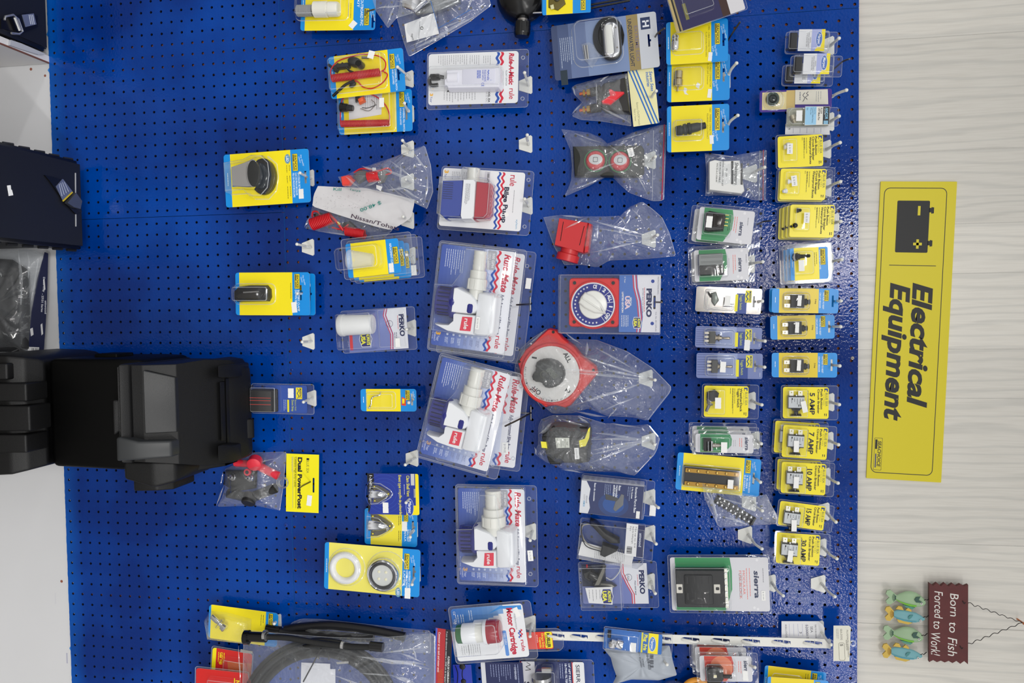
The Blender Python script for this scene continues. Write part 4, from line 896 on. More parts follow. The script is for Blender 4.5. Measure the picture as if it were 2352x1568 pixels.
copies(a7.e, [(-.006, .017, -.013)], ['yellow pack peeking out behind the 7 AMP pack'])
a10 = amp('10', 'yellow pack with a square breaker printed 10 AMP', (1796, 1060), (1898, 1065.6), (1792.6, 1131), 20, 0, (26, 29, .02))
copies(a10.e, [(-.003, .017, -.006)], ['yellow pack hidden behind the 10 AMP pack with only its left edge out'])
a15 = amp('15', 'tilted yellow pack with a loose breaker printed 15 AMP', (1792.6, 1149.4), (1897, 1163), (1784, 1204), 20, 0, (27, 36, -.1))
a30 = amp('30', 'yellow pack with a square breaker printed 30 AMP, lowest of the amp packs', (1784.6, 1221.8), (1884.4, 1228.7), (1782.3, 1291.8), 24, .03, (25, 34, .08))
T3 = [('Push Button', 8, 42, 4.8), ('Circuit Breaker', 14.5, 54, 4.8), ('Waterproof Boots', 21, 62, 4.8)]
def boot(it, c, mt, L=.009, r=.0048, ax=(0, -.3, 1)):
    m = it.mb(); m.lathe(c, ax, [(0, r), (.001, r * 1.05), (L * .4, r * .95), (L * .5, r * .72), (L * .85, r * .68), (L, r * .3)], mt, 16); m.build('rubber_boot', it.e)
def boots(label, TL, TR, BL, fl, mt, cs, st, extra=()):
    it = bs_pack(label, TL, TR, BL, .052, fl, (8, 6, 46, 62), T3, None, [(66, 6, 46, 2, 4.5), (56, 5, 12, 1, 4), (60, 6, 68, 1, 4)], 'yellow waterproof boots packs', 'boot_pack', 'boot pack', 11)
    for c, ax in cs: boot(it, c, mt, ax=ax)
    sticker(it, st[0], st[1], 12, 13, 24, txt='$ 8.99', rot=st[2]); return it
boots('yellow Waterproof Boots pack with clear boots, topmost of the three', (1786, 314), (1890, 308), (1787.5, 386), 18, C(200, 196, 180, .3), [((14, 26, 6), (0, -.3, 1)), ((22, 18, 6), (1, -.3, .2))], (20, 19, .04))
b2 = boots('yellow Waterproof Boots pack with two white boots', (1793.7, 387), (1898.8, 388), (1791.6, 458), 20, C(222, 222, 222, .35), [((16, 31, 7), (0, -.2, 1)), ((14, 52, 7), (.3, -.5, -1))], (22, 19, -.15))
copies(b2.e, [(.002, .013, -.002)], ['yellow boots pack directly behind the white boots one'])
b3 = boots('yellow Waterproof Boots pack with two black boots, front of the thick stack', (1816, 469.6), (1918, 470.6), (1818, 544), 8, BLKG, [((14, 14, 6), (0, -.4, 1)), ((12, 48, 6), (.3, -.8, -.3))], (30, 19, .02))
copies(b3.e, [(0, .013, -.005), (.001, .0265, -.011), (.002, .039, -.016)], ['second yellow boots pack of the thick black boots stack', 'third yellow boots pack of the thick black boots stack', 'rearmost yellow boots pack of the thick black boots stack'])
it = bs_pack('yellow toggle switch pack with a loose black toggle, hanging below the blue toggle packs', (1617.5, 885), (1719.3, 887), (1616.4, 956.5), .045, 24, (4, 5, 50, 66), [('WeatherDeck', 9, 54, 5), ('Toggle Switch', 15.5, 44, 5)], None, [(70, 5, 54, 2, 5), (60, 5, 22, 1, 4), (66, 5, 68, 1, 4)], None, 'toggle_switch_pack', 'switch pack', 17)
m = it.mb(); m.dome([(6, 14), (24, 8), (34, 16), (30, 34), (14, 36), (5, 28)], 2, 14, 2, MATTE); m.lathe((14, 36, 10), (-.25, 0, -.1), [(0, .006), (.008, .006)], STEEL, 14); m.lathe((14, 38, 10), (.75, -.1, -.35), [(0, .0065), (.004, .0065), (.005, .0035), (.018, .003), (.020, .002)], C(120, 120, 118, .4, .4), 14); m.build('toggle_switch', it.e)
sticker(it, 24, 25, 18.2, 14, 25)
# ================================================================ GREEN / SILVER PACKS
SLV = C(206, 206, 212, .28); GRN = C(44, 140, 84, .35)
def sierra(label, TL, TR, BL, d, fl, split, dome, h, logo, color=GRN, name='switch_pack', cat='switch pack', grp='green and silver packs', extra=None, rimm=(8, 8)):
    it = It(name, label, cat, TL, TR, BL, d, grp); W, H = it.W, it.H
    m = card(it, SLV, r=5, th=.5, bands=[]); w = .62
    m.flat([(11, .6), (split, .6), (split + 4, H * .25), (split + 3, H * .6), (split - 14, H - .6), (11, H - .6)], w, color)
    lu, v0, v1, ch = logo; m.text('sierra', lu, v0, ch, C(50, 60, 90), w, fit=v1 - v0, bold=.03, sh=.1)
    PK = C(226, 120, 110); m.bars(lu - ch * .9, H * .2, H * .85, 2, ch * .55, 1.3, PK, w); m.bars(lu - ch * 2.5, H * .3, H * .75, 2, 4, .9, C(150, 150, 160), w); m.bars(lu + ch + 8, H * .2, H * .5, 1, 4, 1, C(110, 110, 120), w)
    for (a, b) in ((lu + 8, 6), (lu - 2, H - 8), (lu + 6, H - 5)): m.flat(circ(a, b, 3.2, 14), w, C(226, 226, 230), None)
    if extra: extra(m, W, H, w)
    m.build('backing_card', it.e)
    shell(it, rr(-rimm[0], -rimm[1], W + fl, H + 6, 5), -.6, domes=[(rr(*dome, 7), h, 4)], m=CLB); return it
s1 = sierra('green and silver pack with a black rocker switch, front of two', (1608, 474.7), (1734.5, 486), (1601, 550), .052, 20, 76, (10, 10, 78, 66), 20, (96, 26, 58, 9))
m = s1.mb(); m.dome([(13, 14), (22, 8), (58, 12), (62, 20), (60, 52), (26, 58), (14, 56)], 2, 17, 4, BLKG); m.dome([(30, 14), (56, 16), (56, 46), (32, 46)], 17, 4, 5, C(40, 36, 34, .15)); m.build('rocker_switch', s1.e); sticker(s1, 17, 22, 21, 14, 26)
for v in (14, 22, 30, 38): m = s1.mb(); m.box(60, v, 68, v + 1.5, 8, 9.5, C(214, 190, 100, .3, .8)); m.build('prong', s1.e)
copies(s1.e, [(.001, .022, -.009)], ['green and silver pack behind the black rocker switch one'])
s2 = sierra('green and silver pack with a black and grey rocker switch', (1593.7, 574.7), (1718, 568.6), (1598.8, 647), .045, 14, 72, (6, 10, 78, 66), 20, (102, 22, 54, 9))
m = s2.mb(); m.dome(rr(9, 34, 68, 60, 4), 2, 15, 3, BLKG); m.build('switch_body', s2.e); m = s2.mb(); m.dome(rr(8, 10, 66, 38, 3), 8, 12, 3, C(128, 132, 132, .4))
for v in (16, 19, 28, 31): m.box(14, v, 62, v + .8, 20, 20.4, C(100, 104, 104))
m.build('rocker_cap', s2.e); copies(s2.e, [(.001, .022, -.004)], ['green and silver pack behind the black and grey rocker switch one'])
s3 = sierra('green and silver pack with a small steel toggle, front of three', (1597.4, 995.6), (1730.6, 997.9), (1596, 1038), .06, 18, 80, (8, 2, 82, 40), 13, (114, 6, 36, 9))
m = s3.mb(); m.dome(rr(18, 8, 36, 38, 2), 2, 11, 1, MATTE); m.build('switch_body', s3.e); m = s3.mb(); m.dome(rr(24, 14, 40, 38, 2), 11, 2, 1, C(150, 154, 156, .3, .6)); m.lathe((38, 24, 10), (0, 0, 1), [(0, .005), (.006, .005), (.0065, .004), (.014, .004), (.0145, .0025), (.020, .002)], STEEL, 14); m.build('toggle', s3.e); sticker(s3, 58, 16, 14, 14, 24)
copies(s3.e, [(-.006, .015, -.003), (-.012, .030, -.005)], ['green and silver pack behind the small steel toggle one', 'rearmost green and silver pack above the brass bus bar card'])
def fb(m, W, H, w):
    for (t, u, f) in (('MODULAR', 166, 54), ('FUSE BLOCK', 158, 64)): m.text(t, u, 30, 5.5, C(224, 110, 100), w, fit=f)
s4 = sierra('large green and silver pack with a black fuse block', (1538.6, 1279.5), (1764, 1279.5), (1540, 1401), .04, 4, 138, (6, 14, 138, 116), 26, (192, 30, 92, 12), name='fuse_block_pack', cat='fuse block pack', grp=None, extra=fb, rimm=(6, 6))
m = s4.mb(); m.dome(rr(11, 22, 124, 108, 3), 2, 18, 2, MATTE); m.dome(rr(30, 32, 96, 100, 4), 18, 5, 2, MATTE)
for a in range(4):
    for b in (44, 80): m.box(36 + a * 17, b - 8, 39 + a * 17, b + 8, 22.5, 23.6, BLACK)
m.build('fuse_block', s4.e)
for (u, v) in ((12, 54), (98, 54)): m = s4.mb(); m.poly(rr(u, v, u + 14, v + 20, 1), 20, 21, C(214, 210, 200, .4), [rr(u + 4, v + 6, u + 12, v + 13, 2)]); m.build('mounting_tab', s4.e)
m = s4.mb(); m.box(123, 20, 130, 108, 3, 19, C(190, 188, 180, .25, 1.0), 1); m.build('metal_bus', s4.e)
m = s4.mb(); 
for k in range(6): m.lathe((126, 30 + k * 14, 19), (0, -1, 0), [(0, .0028), (.0015, .0024)], SILV, 10)
m.build('bus_screws', s4.e); sticker(s4, 207, 75, 1, 9, 22, '$ 57.99')
RED3 = C(206, 66, 50, .35)
def s5x(m, W, H, w): m.flat(circ(50, 26, 26, 24), w + .05, C(226, 130, 96))
s5 = sierra('red and silver pack with a black ignition switch, front of the stack', (1606, 1505), (1726, 1506.6), (1604, 1563), .06, 14, 74, (10, 6, 84, 52), 22, (102, 10, 40, 9), color=RED3, grp='red and silver packs', extra=s5x)
m = s5.mb(); m.dome([(12, 26), (20, 18), (46, 18), (54, 26), (54, 46), (46, 56), (14, 56)], 2, 18, 3, BLKG); m.lathe((54, 42, 10), (0, 0, 1), [(0, .004), (.016, .004)], MATTE, 12); m.build('ignition_switch', s5.e); m = s5.mb(); m.box(30, 34, 37, 40, 20, 21, C(224, 216, 180)); m.build('white_insert', s5.e); sticker(s5, 98, 33, 1, 12, 22)
copies(s5.e, [(-.008, .024, -.008), (-.012, .046, -.012)], ['second red and silver pack under the white strip', 'rearmost red and silver pack under the white strip'])
# ================================================================ BLUE TOGGLE PACKS
def marpac_logo(m, u, v, s_, w):
    m.flat(rr(u, v, u + 15 * s_, v + 28 * s_, 1.5), w, C(236, 222, 50)); m.text('MARPAC', u + 9 * s_, v + 2, 5 * s_, C(40, 70, 110), w + .06, fit=24 * s_, bold=.03)
    m.flat([(u + 1, v + 3), (u + 5, v + 8), (u + 1, v + 14), (u + 5, v + 20), (u + 1, v + 26), (u + 3, v + 26), (u + 8, v + 20), (u + 4, v + 14), (u + 8, v + 8), (u + 3, v + 3)], w + .06, C(40, 90, 120))
def toggle(label, TL, TR, BL, d, u0, up, st, glare=False, lev=1):
    it = It('toggle_switch_pack', label, 'switch pack', TL, TR, BL, d, 'blue toggle switch packs'); W, H = it.W, it.H
    base = C(110, 124, 176, .3) if not glare else C(205, 200, 196, .1, .75)  # reflected glare on one pack put into a silvery card colour
    m = card(it, base, r=5, slot=(W * .885, H * .5, 26), bands=[(W * .32, 0, W * .62, H, C(138, 152, 196, .3) if not glare else base), (W * .62, H * .2, W * .78, H, C(28, 62, 140, .3))]); w = .8
    if not glare:
        for k in range(9): m.rect(2, 3 + k * H / 10, 40 + (k * 7) % 14, 3.8 + k * H / 10, w, C(60, 70, 130))
    m.rect(W * .60, H * .25, W * .645, H * .92, w, C(232, 222, 40)); m.text('Toggle Switch', W * .675, H * .25, 5.5, C(190, 200, 90), w, fit=H * .6, bold=.01); marpac_logo(m, W * .75, 4, 1, w); m.bars(W * .96, H * .75, H * .92, 1, 3, 1, C(210, 215, 230), w)
    m.build('backing_card', it.e)
    v = H * .5
    if not glare:
        m = it.mb(); m.dome(rr(u0, v - 14, u0 + 15, v + 16, 1.5), 2, 13, 1, C(58, 58, 56, .45)); m.build('switch_body', it.e)
        m = it.mb()
        for q in (-9, 0, 9): m.box(u0 - 10, v + q - 3, u0 + 1, v + q + 2, 6 + abs(q) * .2, 7 + abs(q) * .2, C(190, 184, 170, .35, .8))
        m.build('terminals', it.e)
        m = it.mb(); m.lathe((u0 + 14, v + 1, 9), (0, 0, 1), [(0, .0085), (.001, .0085), (.0012, .005), (.006, .005), (.0062, .0075), (.0085, .0075), (.0087, .0045), (.013, .004), (.0135, .0018), (.028, .0028), (.030, .002)], C(150, 140, 124, .25, 1.0), 14); m.build('toggle_lever', it.e)
    else:
        m = it.mb(); m.dome([(u0, 14), (u0 + 12, 10), (u0 + 20, 30), (u0 + 10, 44), (u0 + 2, 34)], 2, 8, 3, C(120, 126, 120, .3, .4)); m.lathe((u0 + 30, 40, 8), (0, 0, 1), [(0, .004), (.02, .003)], CHROME, 12); m.tube([(u0 - 8, 12, 6), (u0 + 2, 24, 7)], .0018, BLKG); m.build('switch_body', it.e)
    blister(it, rr(W * .14, 6, W * .585, H - 6, 6), 17, 4, m=CLB); sticker(it, st[0], st[1], 18 if st[2] else 1, 13, 24, rot=.05); return it
toggle('blue toggle pack with glare in its card colour, under the grey rocker switch pack', (1600, 657), (1750.8, 664), (1602, 715), .045, 34, 0, (66, 18, 1), True)
toggle('blue toggle pack with its steel lever clear of any sticker, middle of three', (1598, 748.4), (1750.8, 752.7), (1598, 797), .04, 31, 0, (114, 28, 0))
toggle('blue toggle pack with a price sticker across the lever, lowest of three', (1600, 810), (1752, 812), (1600, 867.6), .04, 34, 0, (54, 18, 1))
# ================================================================ GROMMET BOXES, PURPLE CARD, CONNECTOR PACK
def grommet(label, TL, TR, BL, d):
    it = It('grommet_box', label, 'grommet pack', TL, TR, BL, d, 'clear grommet boxes'); W, H = it.W, it.H
    m = it.mb(); m.dome(rr(5, 5, 26, H - 4, 5), 3, 16, 4, BLKG); m.build('black_grommets', it.e)
    m = it.mb(); m.poly([(26, .5), (86, 0), (86, H), (26, H)], 18, 18.6, C(225, 226, 230, .35)); w = 18.7; m.flat([(56, .3), (79, .2), (79, 5), (70, H - 12), (64, H - .5), (56, H - .5)], w, C(170, 178, 226))
    m.flat([(78, .2), (86, .2), (86, H - .2), (64, H - .2), (68, H - 8), (78, H - 9)], w + .05, YEL); m.flat(circ(73, H * .45, 7.5, 24, 17), w + .1, C(214, 220, 236)); m.flat(circ(73, H * .45, 6.6, 24, 16), w + .15, C(70, 110, 190)); m.text('Marpac', 70.5, H * .45, 6, C(236, 240, 245), w + .2, fit=24, sh=.2, al='c', bold=.02)
    for (t, u, f) in (('VINYL', 52, 14), ('HOLE GROMMETS', 48, 34), ('1/4 DIAMETER', 44, 30)): m.text(t, u, H * .5, 3.2, C(90, 90, 100), w, fit=f, al='c')
    m.build('paper_insert', it.e)
    shell(it, rr(-1, -1, W + 20, H + 1, 6), -.6, domes=[(rr(0, 0, W, H, 8), 20, 5)]); return it
g1 = grommet('clear box of black grommets, alone on the first hook below the seam', (1806, 74), (1906, 74), (1806, 123.5), .035)
g2 = grommet('clear box of black grommets, front of two on the dark bent hook', (1817, 129), (1916, 129), (1817, 176), .055)
copies(g2.e, [(.011, .024, -.012)], ['clear box of black grommets sticking out below the front one'])
it = It('purple_card', 'purple backed card with a round clear part and handwritten stock tag', 'parts pack', (1745, 209), (1911, 203), (1747, 258), .035); W, H = it.W, it.H
PUR = C(60, 30, 140, .3); m = card(it, PUR, r=6, bands=[(6, 4, 76, H - 5, C(222, 206, 150, .4)), (62, 1, 82, H - 6, C(206, 180, 110, .4))]); m.flat(circ(44, 24, 15, 26), .8, C(236, 222, 176)); m.flat(circ(44, 24, 13.5, 26), .85, C(206, 206, 170), [circ(44, 24, 12.5, 26)]); m.build('backing_card', it.e)
m = it.mb(); m.poly([(82, 1), (156, 2), (158, 36), (82, 34)], 1.5, 1.9, C(226, 222, 208, .6)); m.bars(140, 6, 30, 3, 5, 1, GREYI, 2); m.path = None; path(m, [(112, 6, 2.2), (108, 10, 2.2), (112, 14, 2.2), (106, 18, 2.2), (110, 24, 2.2)], .0005, C(70, 70, 90), 4); path(m, [(104, 8, 2.2), (100, 14, 2.2), (104, 20, 2.2), (100, 28, 2.2)], .0005, C(70, 70, 90), 4); m.bars(92, 6, 26, 1, 4, 2.5, GREYI, 2); m.build('stock_tag', it.e)
m = it.mb(); ring(m, 30, 20, 16, 9, 8, 1, C(70, 84, 78, .12)); m.dome(circ(30, 20, 9, 20), 1, 6, 3, C(30, 40, 40, .1)); m.build('round_part', it.e); blister(it, rr(10, 1, 54, 44, 14, 5), 12, 6)
it = It('coax_connector_pack', 'clear pack with a pale blue label over a white stock tag', 'connector pack', (1806.6, 249), (1905, 247.5), (1806.6, 292), .045); W, H = it.W, it.H
m = it.mb(); m.poly([(0, 34), (102, 36), (103, 60), (0, 58)], -6, -5.6, PAPER); m.text('9', 6, 44, 6, INK, -5.4)
for k in range(5): m.rect(18 + k * 16, 44, 18.6 + k * 16, 56, -5.4, C(120, 120, 160))
m.build('stock_tag', it.e)
m = it.mb(); m.poly(rr(0, 0, W, H, 6), 0, .5, C(170, 170, 150, .4)); m.build('backing_card', it.e)
m = it.mb(); m.poly([(40, 0), (96, 1), (96, H - 1), (40, H)], 15, 15.5, C(226, 224, 216)); w = 15.6; m.rect(40.5, 1, 66, H - 1, w, C(150, 200, 232)); m.rect(81, 1.5, 95.5, H - 2, w, C(24, 32, 40)); m.text('ANCOR', 86, 4, 6.5, C(130, 190, 220), w + .05, fit=26, bold=.03); m.rect(83, 33, 93, 41, w + .05, C(130, 180, 210)); m.bars(84, 5, 20, 1, 3, 1, C(200, 200, 200), w + .05)
m.text('PL259', 75, 4, 4, INK, w, fit=13, bold=.02); m.text('UHF Male Plug', 70, 4, 4, INK, w, fit=28, bold=.02)
for (t, u, f) in (('Twist On', 61, 15), ('Coaxial Cable Fitting', 56.5, 34), ('Wire Size', 52, 16), ('Qty', 44, 6)): m.text(t, u, 3, 3.2, C(40, 70, 110), w, fit=f)
m.build('label', it.e)
m = it.mb(); m.lathe((12, 18, 7), (1, 0, .4), [(0, .006), (.008, .006), (.009, .004), (.016, .004)], C(190, 182, 160, .3, .8), 14); m.build('connector', it.e)
shell(it, rr(0, -1, W + 22, H, 6), .5, domes=[([(0, 10), (8, 0), (96, 0), (97, H), (10, H), (0, H - 10)], 14, 4)]); sticker(it, 20, 9, 16, 14, 24)
# ================================================================ PUMP PACKS
PB = C(226, 228, 232, .25); PB2 = C(216, 216, 210, .3); PN = C(34, 38, 118, .22)
WVR, WVB = C(206, 40, 66, .35), C(40, 82, 170, .35)
def wave(m, u, v0, v1, amp, wl, th, mt, w, slope=0):
    n = int((v1 - v0) / .9); P = []
    for i in range(n + 1):
        v = v0 + (v1 - v0) * i / n; P.append((u + amp * math.sin((v - v0) / wl * 2 * math.pi) + slope * (v - v0), v))
    for a, b in zip(P, P[1:]): m.flat([a, b, (b[0] + th, b[1]), (a[0] + th, a[1])], w, mt)
def rule_card(it, cx0, cy0, cW, cH, gph, lph, model=True):
    """printed card of a pump pack in card-local px"""
    m = it.mb(); o = lambda u, v: (cx0 + u * cW, cy0 + v * cH)
    m.poly(rr(cx0, cy0, cx0 + cW, cy0 + cH, 6), 0, .6, C(225, 226, 232, .3)); w = .68
    P = rr(cx0, cy0, cx0 + cW, cy0 + cH, 6); n = 14
    for i in range(n):
        t = i / (n - 1); a, b = cx0 + cW * .78 * i / n, cx0 + cW * .78 * (i + 1) / n; c = [int(p + (q - p) * t ** 1.3) for p, q in zip((60, 88, 172), (206, 212, 232))]
        Q = clip(P, a, cy0, b, cy0 + cH)
        if len(Q) > 2: m.flat(Q, w, C(*c, .3))
    w = .76; s_ = cW / 152
    m.text('Rule-Mate', cx0 + cW * .858, cy0 + cH * .03, 13.5 * s_, REDI, w, fit=cH * .37, bold=.03, sh=.22)
    m.text('Fully Automated Bilge Pump', cx0 + cW * .865, cy0 + cH * .425, 7 * s_, C(40, 44, 90), w, fit=cH * .39, bold=.02, sh=.22)
    m.text('rule', cx0 + cW * .865, cy0 + cH * .83, 11 * s_, REDI, w, fit=cH * .125, bold=.01)
    wave(m, cx0 + cW * .765, cy0 + 1, cy0 + cH * .42, 2.3 * s_, 17 * s_, 5 * s_, WVR, w); wave(m, cx0 + cW * .715, cy0 + cH * (.1), cy0 + cH * .42, 2.3 * s_, 17 * s_, 5 * s_, WVB, w)
    wave(m, cx0 + cW * .765, cy0 + cH * .85, cy0 + cH - 1, 2.3 * s_, 17 * s_, 5 * s_, WVR, w); wave(m, cx0 + cW * .715, cy0 + cH * .87, cy0 + cH - 1, 2.3 * s_, 17 * s_, 5 * s_, WVB, w)
    m.flat(rr(cx0 + cW * .63, cy0 + cH * .01, cx0 + cW * .75, cy0 + cH * .2, 4), w + .05, C(168, 168, 176)); m.text(gph, cx0 + cW * .695, cy0 + cH * .035, 5 * s_, PAPER, w + .1, fit=cH * .14, bold=.02); m.text(lph, cx0 + cW * .645, cy0 + cH * .035, 5 * s_, PAPER, w + .1, fit=cH * .14)
    WT = C(214, 222, 240); m.bars(cx0 + cW * .31, cy0 + cH * .04, cy0 + cH * .3, 9, cW * .03, 1.3, WT, w)
    for k in range(6):
        u = cx0 + cW * (.20 + k * .085); m.flat(circ(u + 2, cy0 + cH * .875, 2.6, 12), w, WT); m.bars(u + 3, cy0 + cH * .905, cy0 + cH * .975, 3, 2.6, 1, WT if k < 3 else C(110, 120, 160), w)
    m.text('3', cx0 + cW * .06, cy0 + cH * .86, 9 * s_, C(240, 180, 60), w, bold=.05, fit=8); m.text('Year', cx0 + cW * .07, cy0 + cH * .90, 6 * s_, WT, w, fit=13); m.text('WARRANTY', cx0 + cW * .03, cy0 + cH * .87, 4 * s_, WT, w, fit=21)
    if model: m.text('Model RM  12 Volt', cx0 + cW * .005, cy0 + cH * .74, 2.6, WT, w, fit=cH * .2)
    return m.build('backing_card', it.e)
def pump(it, cx0, cy0, cW, cH, big=1.0):
    o = lambda P: [(cx0 + u * cW, cy0 + v * cH) for u, v in P]; sc = it.su * cW
    m = it.mb(32)
    body = o([(.55, .44), (.58, .42), (.80, .43), (.845, .46), (.85, .80), (.80, .845), (.62, .855), (.55, .84)]); m.dome(body, 2, 40, 7, PB, n=6)
    arm = o([(.24, .41), (.30, .40), (.50, .455), (.565, .50), (.60, .56), (.60, .60), (.56, .64), (.48, .655), (.24, .66)]); m.dome(arm, 3, 45, 4, PB, n=6)
    low = o([(.26, .65), (.58, .65), (.58, .853), (.40, .853), (.22, .845), (.05, .80), (.02, .775), (.14, .775), (.22, .77), (.27, .73)]); m.dome(low, 4, 36, 3, PB, n=5); m.build('pump_body', it.e)
    m = it.mb(32); c = (cx0 + .52 * cW, cy0 + .475 * cH, 26); h = cH * it.sv
    R_ = .10 * cW * it.su * big
    m.lathe((c[0], cy0 + .035 * cH, 24), (1, 0, 0), [(0, R_ * .8), (.0, R_ * .98)] + [q for k in range(4) for q in ((h * .045 * k + .001, R_ * 1.05), (h * .045 * (k + 1) - .001, R_ * .98))] + [(h * .19, R_), (h * .192, R_ * 1.3), (h * .268, R_ * 1.3), (h * .27, R_ * 1.5), (h * .272, R_ * 1.55), (h * .375, R_ * 1.55), (h * .378, R_ * 1.1), (h * .47, R_ * 1.15)], PB2, 32)
    for an in (-2.4, -1.57, -.7): m.V; m.tube([(c[0] + R_ * 1.55 / it.su * math.cos(an), cy0 + cH * .31, 24 - R_ * 1550 * math.sin(an)), (c[0] + R_ * 1.55 / it.su * math.cos(an), cy0 + cH * .40, 24 - R_ * 1550 * math.sin(an))], .0012, PB2, 6)
    m.build('hose_outlet', it.e)
    m = it.mb(32); H2 = .31 * cH; r_ = H2 / 2 * it.sv; cc = cy0 + .555 * cH
    prof = []; m.V
    rings = []
    for (uu, k) in ((.015, .80), (.02, .90), (.05, .93), (.20, .93), (.215, 1.0), (.25, 1.04), (.285, 1.0), (.30, .9)):
        rg = []
        for a in range(48):
            t = a * 2 * math.pi / 48; q = k * (1 - (.06 if (a % 4 < 2 and .04 < uu < .21) else 0)); rg.append((cx0 + uu * cW, cc + H2 / 2 * q * math.cos(t), 24 + r_ * 1000 * .72 * q * math.sin(t)))
        rings.append(rg)
    m.loft(rings, PN, cap0=True, cap1=True, sm=False)
    for k in range(9):
        t = math.radians(22 + 17 * k); c1, s1 = math.cos(t), math.sin(t); m.tube([(cx0 + .05 * cW, cc + H2 / 2 * .94 * c1, 24 + r_ * 720 * .94 * s1), (cx0 + .20 * cW, cc + H2 / 2 * .94 * c1, 24 + r_ * 720 * .94 * s1)], .0011, C(12, 14, 56, .3), 5)
    m.build('strainer', it.e, 'dark blue ribbed strainer')
    m = it.mb(32); m.dome(o([(.46, .565), (.475, .55), (.52, .55), (.535, .565), (.535, .625), (.52, .64), (.475, .64), (.46, .625)]), 47.5, 1.5, 1, PN); m.build('blue_button', it.e)
    m = it.mb(32); m.poly(o([(.40, .682), (.535, .676), (.53, .812), (.385, .817)]), 40, 40.5, C(214, 44, 70, .3)); m.text('rule', cx0 + cW * .435, cy0 + cH * .695, cW * .055, WHITE, 40.7, fit=cH * .105, bold=.02); m.build('red_label', it.e)
def rulemate(label, TL, TR, BL, d, ins, gph, lph, st=None, grp='Rule style white pump packs', big=1.0):
    it = It('bilge_pump_pack', label, 'pump pack', TL, TR, BL, d, 'white bilge pump packs'); W, H = it.W, it.H
    a, b, c, e = ins; rule_card(it, a, b, c, e, gph, lph); pump(it, a, b, c, e, big)
    P = [(a + c * .24, b + e * .37), (a + c * .32, b + e * .27), (a + c * .36, b + e * .01), (a + c * .64, b + e * .01), (a + c * .70, b + e * .37), (a + c * .845, b + e * .42), (a + c * .845, b + e * .82), (a + c * .80, b + e * .88), (a + c * .03, b + e * .86), (a - 1, b + e * .6), (a - 1, b + e * .38)]
    shell(it, rr(0, 0, W, H, 8), -.6, domes=[(rr(3, 3, a + c + 2, H - 3, 5), 5, 2), (P, 48, 5)], m=CLR)
    for v in (.13, .87):
        m = it.mb(); ring(m, W - 18, H * v, 5, 2.5, 3, 0, RIM, 16); m.build('shell_rivet', it.e)
    return it
ra = rulemate('clear pack with a white 500 GPH pump and navy strainer, front of two', (1009, 551), (1211.6, 574), (981.4, 803.8), .07, (8, 8, 171, 232), '500 GPH', '1893 LPH', big=.82); sticker(ra, *ra.L(1094, 727, 44), 43.5, 9, 28, '$102.99')
rb = rulemate('tilted clear pack with a white 800 GPH pump, front of two', (1010.5, 809), (1201, 859), (948.7, 1047.8), .075, (9, 8, 162, 226), '800 GPH', '3028 LPH'); 
rc = rulemate('clear pack with a white 1100 GPH pump and the widest outlet, hanging alone', (1044.8, 1111), (1233, 1114.4), (1040.9, 1340.6), .04, (7, 9, 153, 211), '1100 GPH', '4164 LPH', big=1.15); sticker(rc, 164, 147, 1, 12, 24, '$170.99', rot=-.08)
def rule_back(label, TL, TR, BL, d, cbox):
    it = It('bilge_pump_pack', label, 'pump pack', TL, TR, BL, d, 'white bilge pump packs'); a, b, c, e = cbox; rule_card(it, a, b, c, e, '', '', False)
    shell(it, rr(0, 0, it.W, it.H, 8), -.6, m=CLR)
    for v in (.13, .87):
        m = it.mb(); ring(m, it.W - 18, it.H * v, 5, 2.5, 3, 0, RIM, 16); m.build('shell_rivet', it.e)
    return it
x = rule_back('clear pump pack behind the 500 GPH one, its red lettering just showing', (1030, 556), (1233, 579), (1003, 810), .016, (8, 8, 171, 232)); sticker(x, 188, 60, 1, 12, 24)
x = rule_back('nearly upright clear pump pack behind the tilted 800 GPH one', (1022, 836), (1218, 860), (997, 1056), .018, (9, 8, 176, 206)); sticker(x, 150, 160, 1.4, 14, 26, '$139.00', rot=-.12)
# --- red white blue pump
it = It('bilge_pump_pack', 'clear pack with a boxy red, white and blue pump', 'pump pack', (1015, 380), (1228, 393), (985.4, 525), .06); W, H = it.W, it.H
m = it.mb(); m.poly(rr(4, 5, 193, 139, 6), 0, .6, C(228, 229, 232, .3)); w = .7; m.text('rule', 160, 12, 15, REDI, w, fit=25, bold=.01); m.text('Bilge Pump', 149, 40, 10.5, C(40, 44, 70), w, fit=82, bold=.04)
wave(m, 141, 7, 138, 2.3, 17, 5, WVR, w); wave(m, 132, 7, 138, 2.3, 17, 5, WVB, w); m.rect(101, 7, 114, 36, w, C(206, 206, 214)); m.text('1000 GPH', 107, 10, 5, INK, w + .05, fit=26, bold=.02); m.text('xylem', 181, 112, 5, C(100, 160, 200), w, fit=22); m.bars(62, 12, 30, 10, 4, 1, GREYI, w); m.text('3', 8, 10, 9, C(240, 180, 60), w, bold=.05, fit=7); m.bars(171, 46, 104, 1, 3, 1.2, GREYI, w); m.text('Year', 8, 18, 6, C(60, 80, 150), w, fit=12); m.build('backing_card', it.e)
m = it.mb(45); m.dome([(6, 34), (54, 30), (58, 36), (60, 104), (56, 116), (18, 122), (6, 112)], 2, 50, 4, C(38, 62, 150, .3)); 
for k in range(8): m.box(12, 40 + k * 5, 34, 41.5 + k * 5, 52, 52.6, C(16, 30, 90))
m.build('blue_housing', it.e)
m = it.mb(45); m.dome([(54, 29), (80, 28), (86, 34), (88, 112), (82, 120), (58, 122), (54, 112)], 2, 52, 3, PB); m.bars(72, 40, 90, 5, 2.2, .9, GREYI, 54.4); m.build('white_band', it.e)
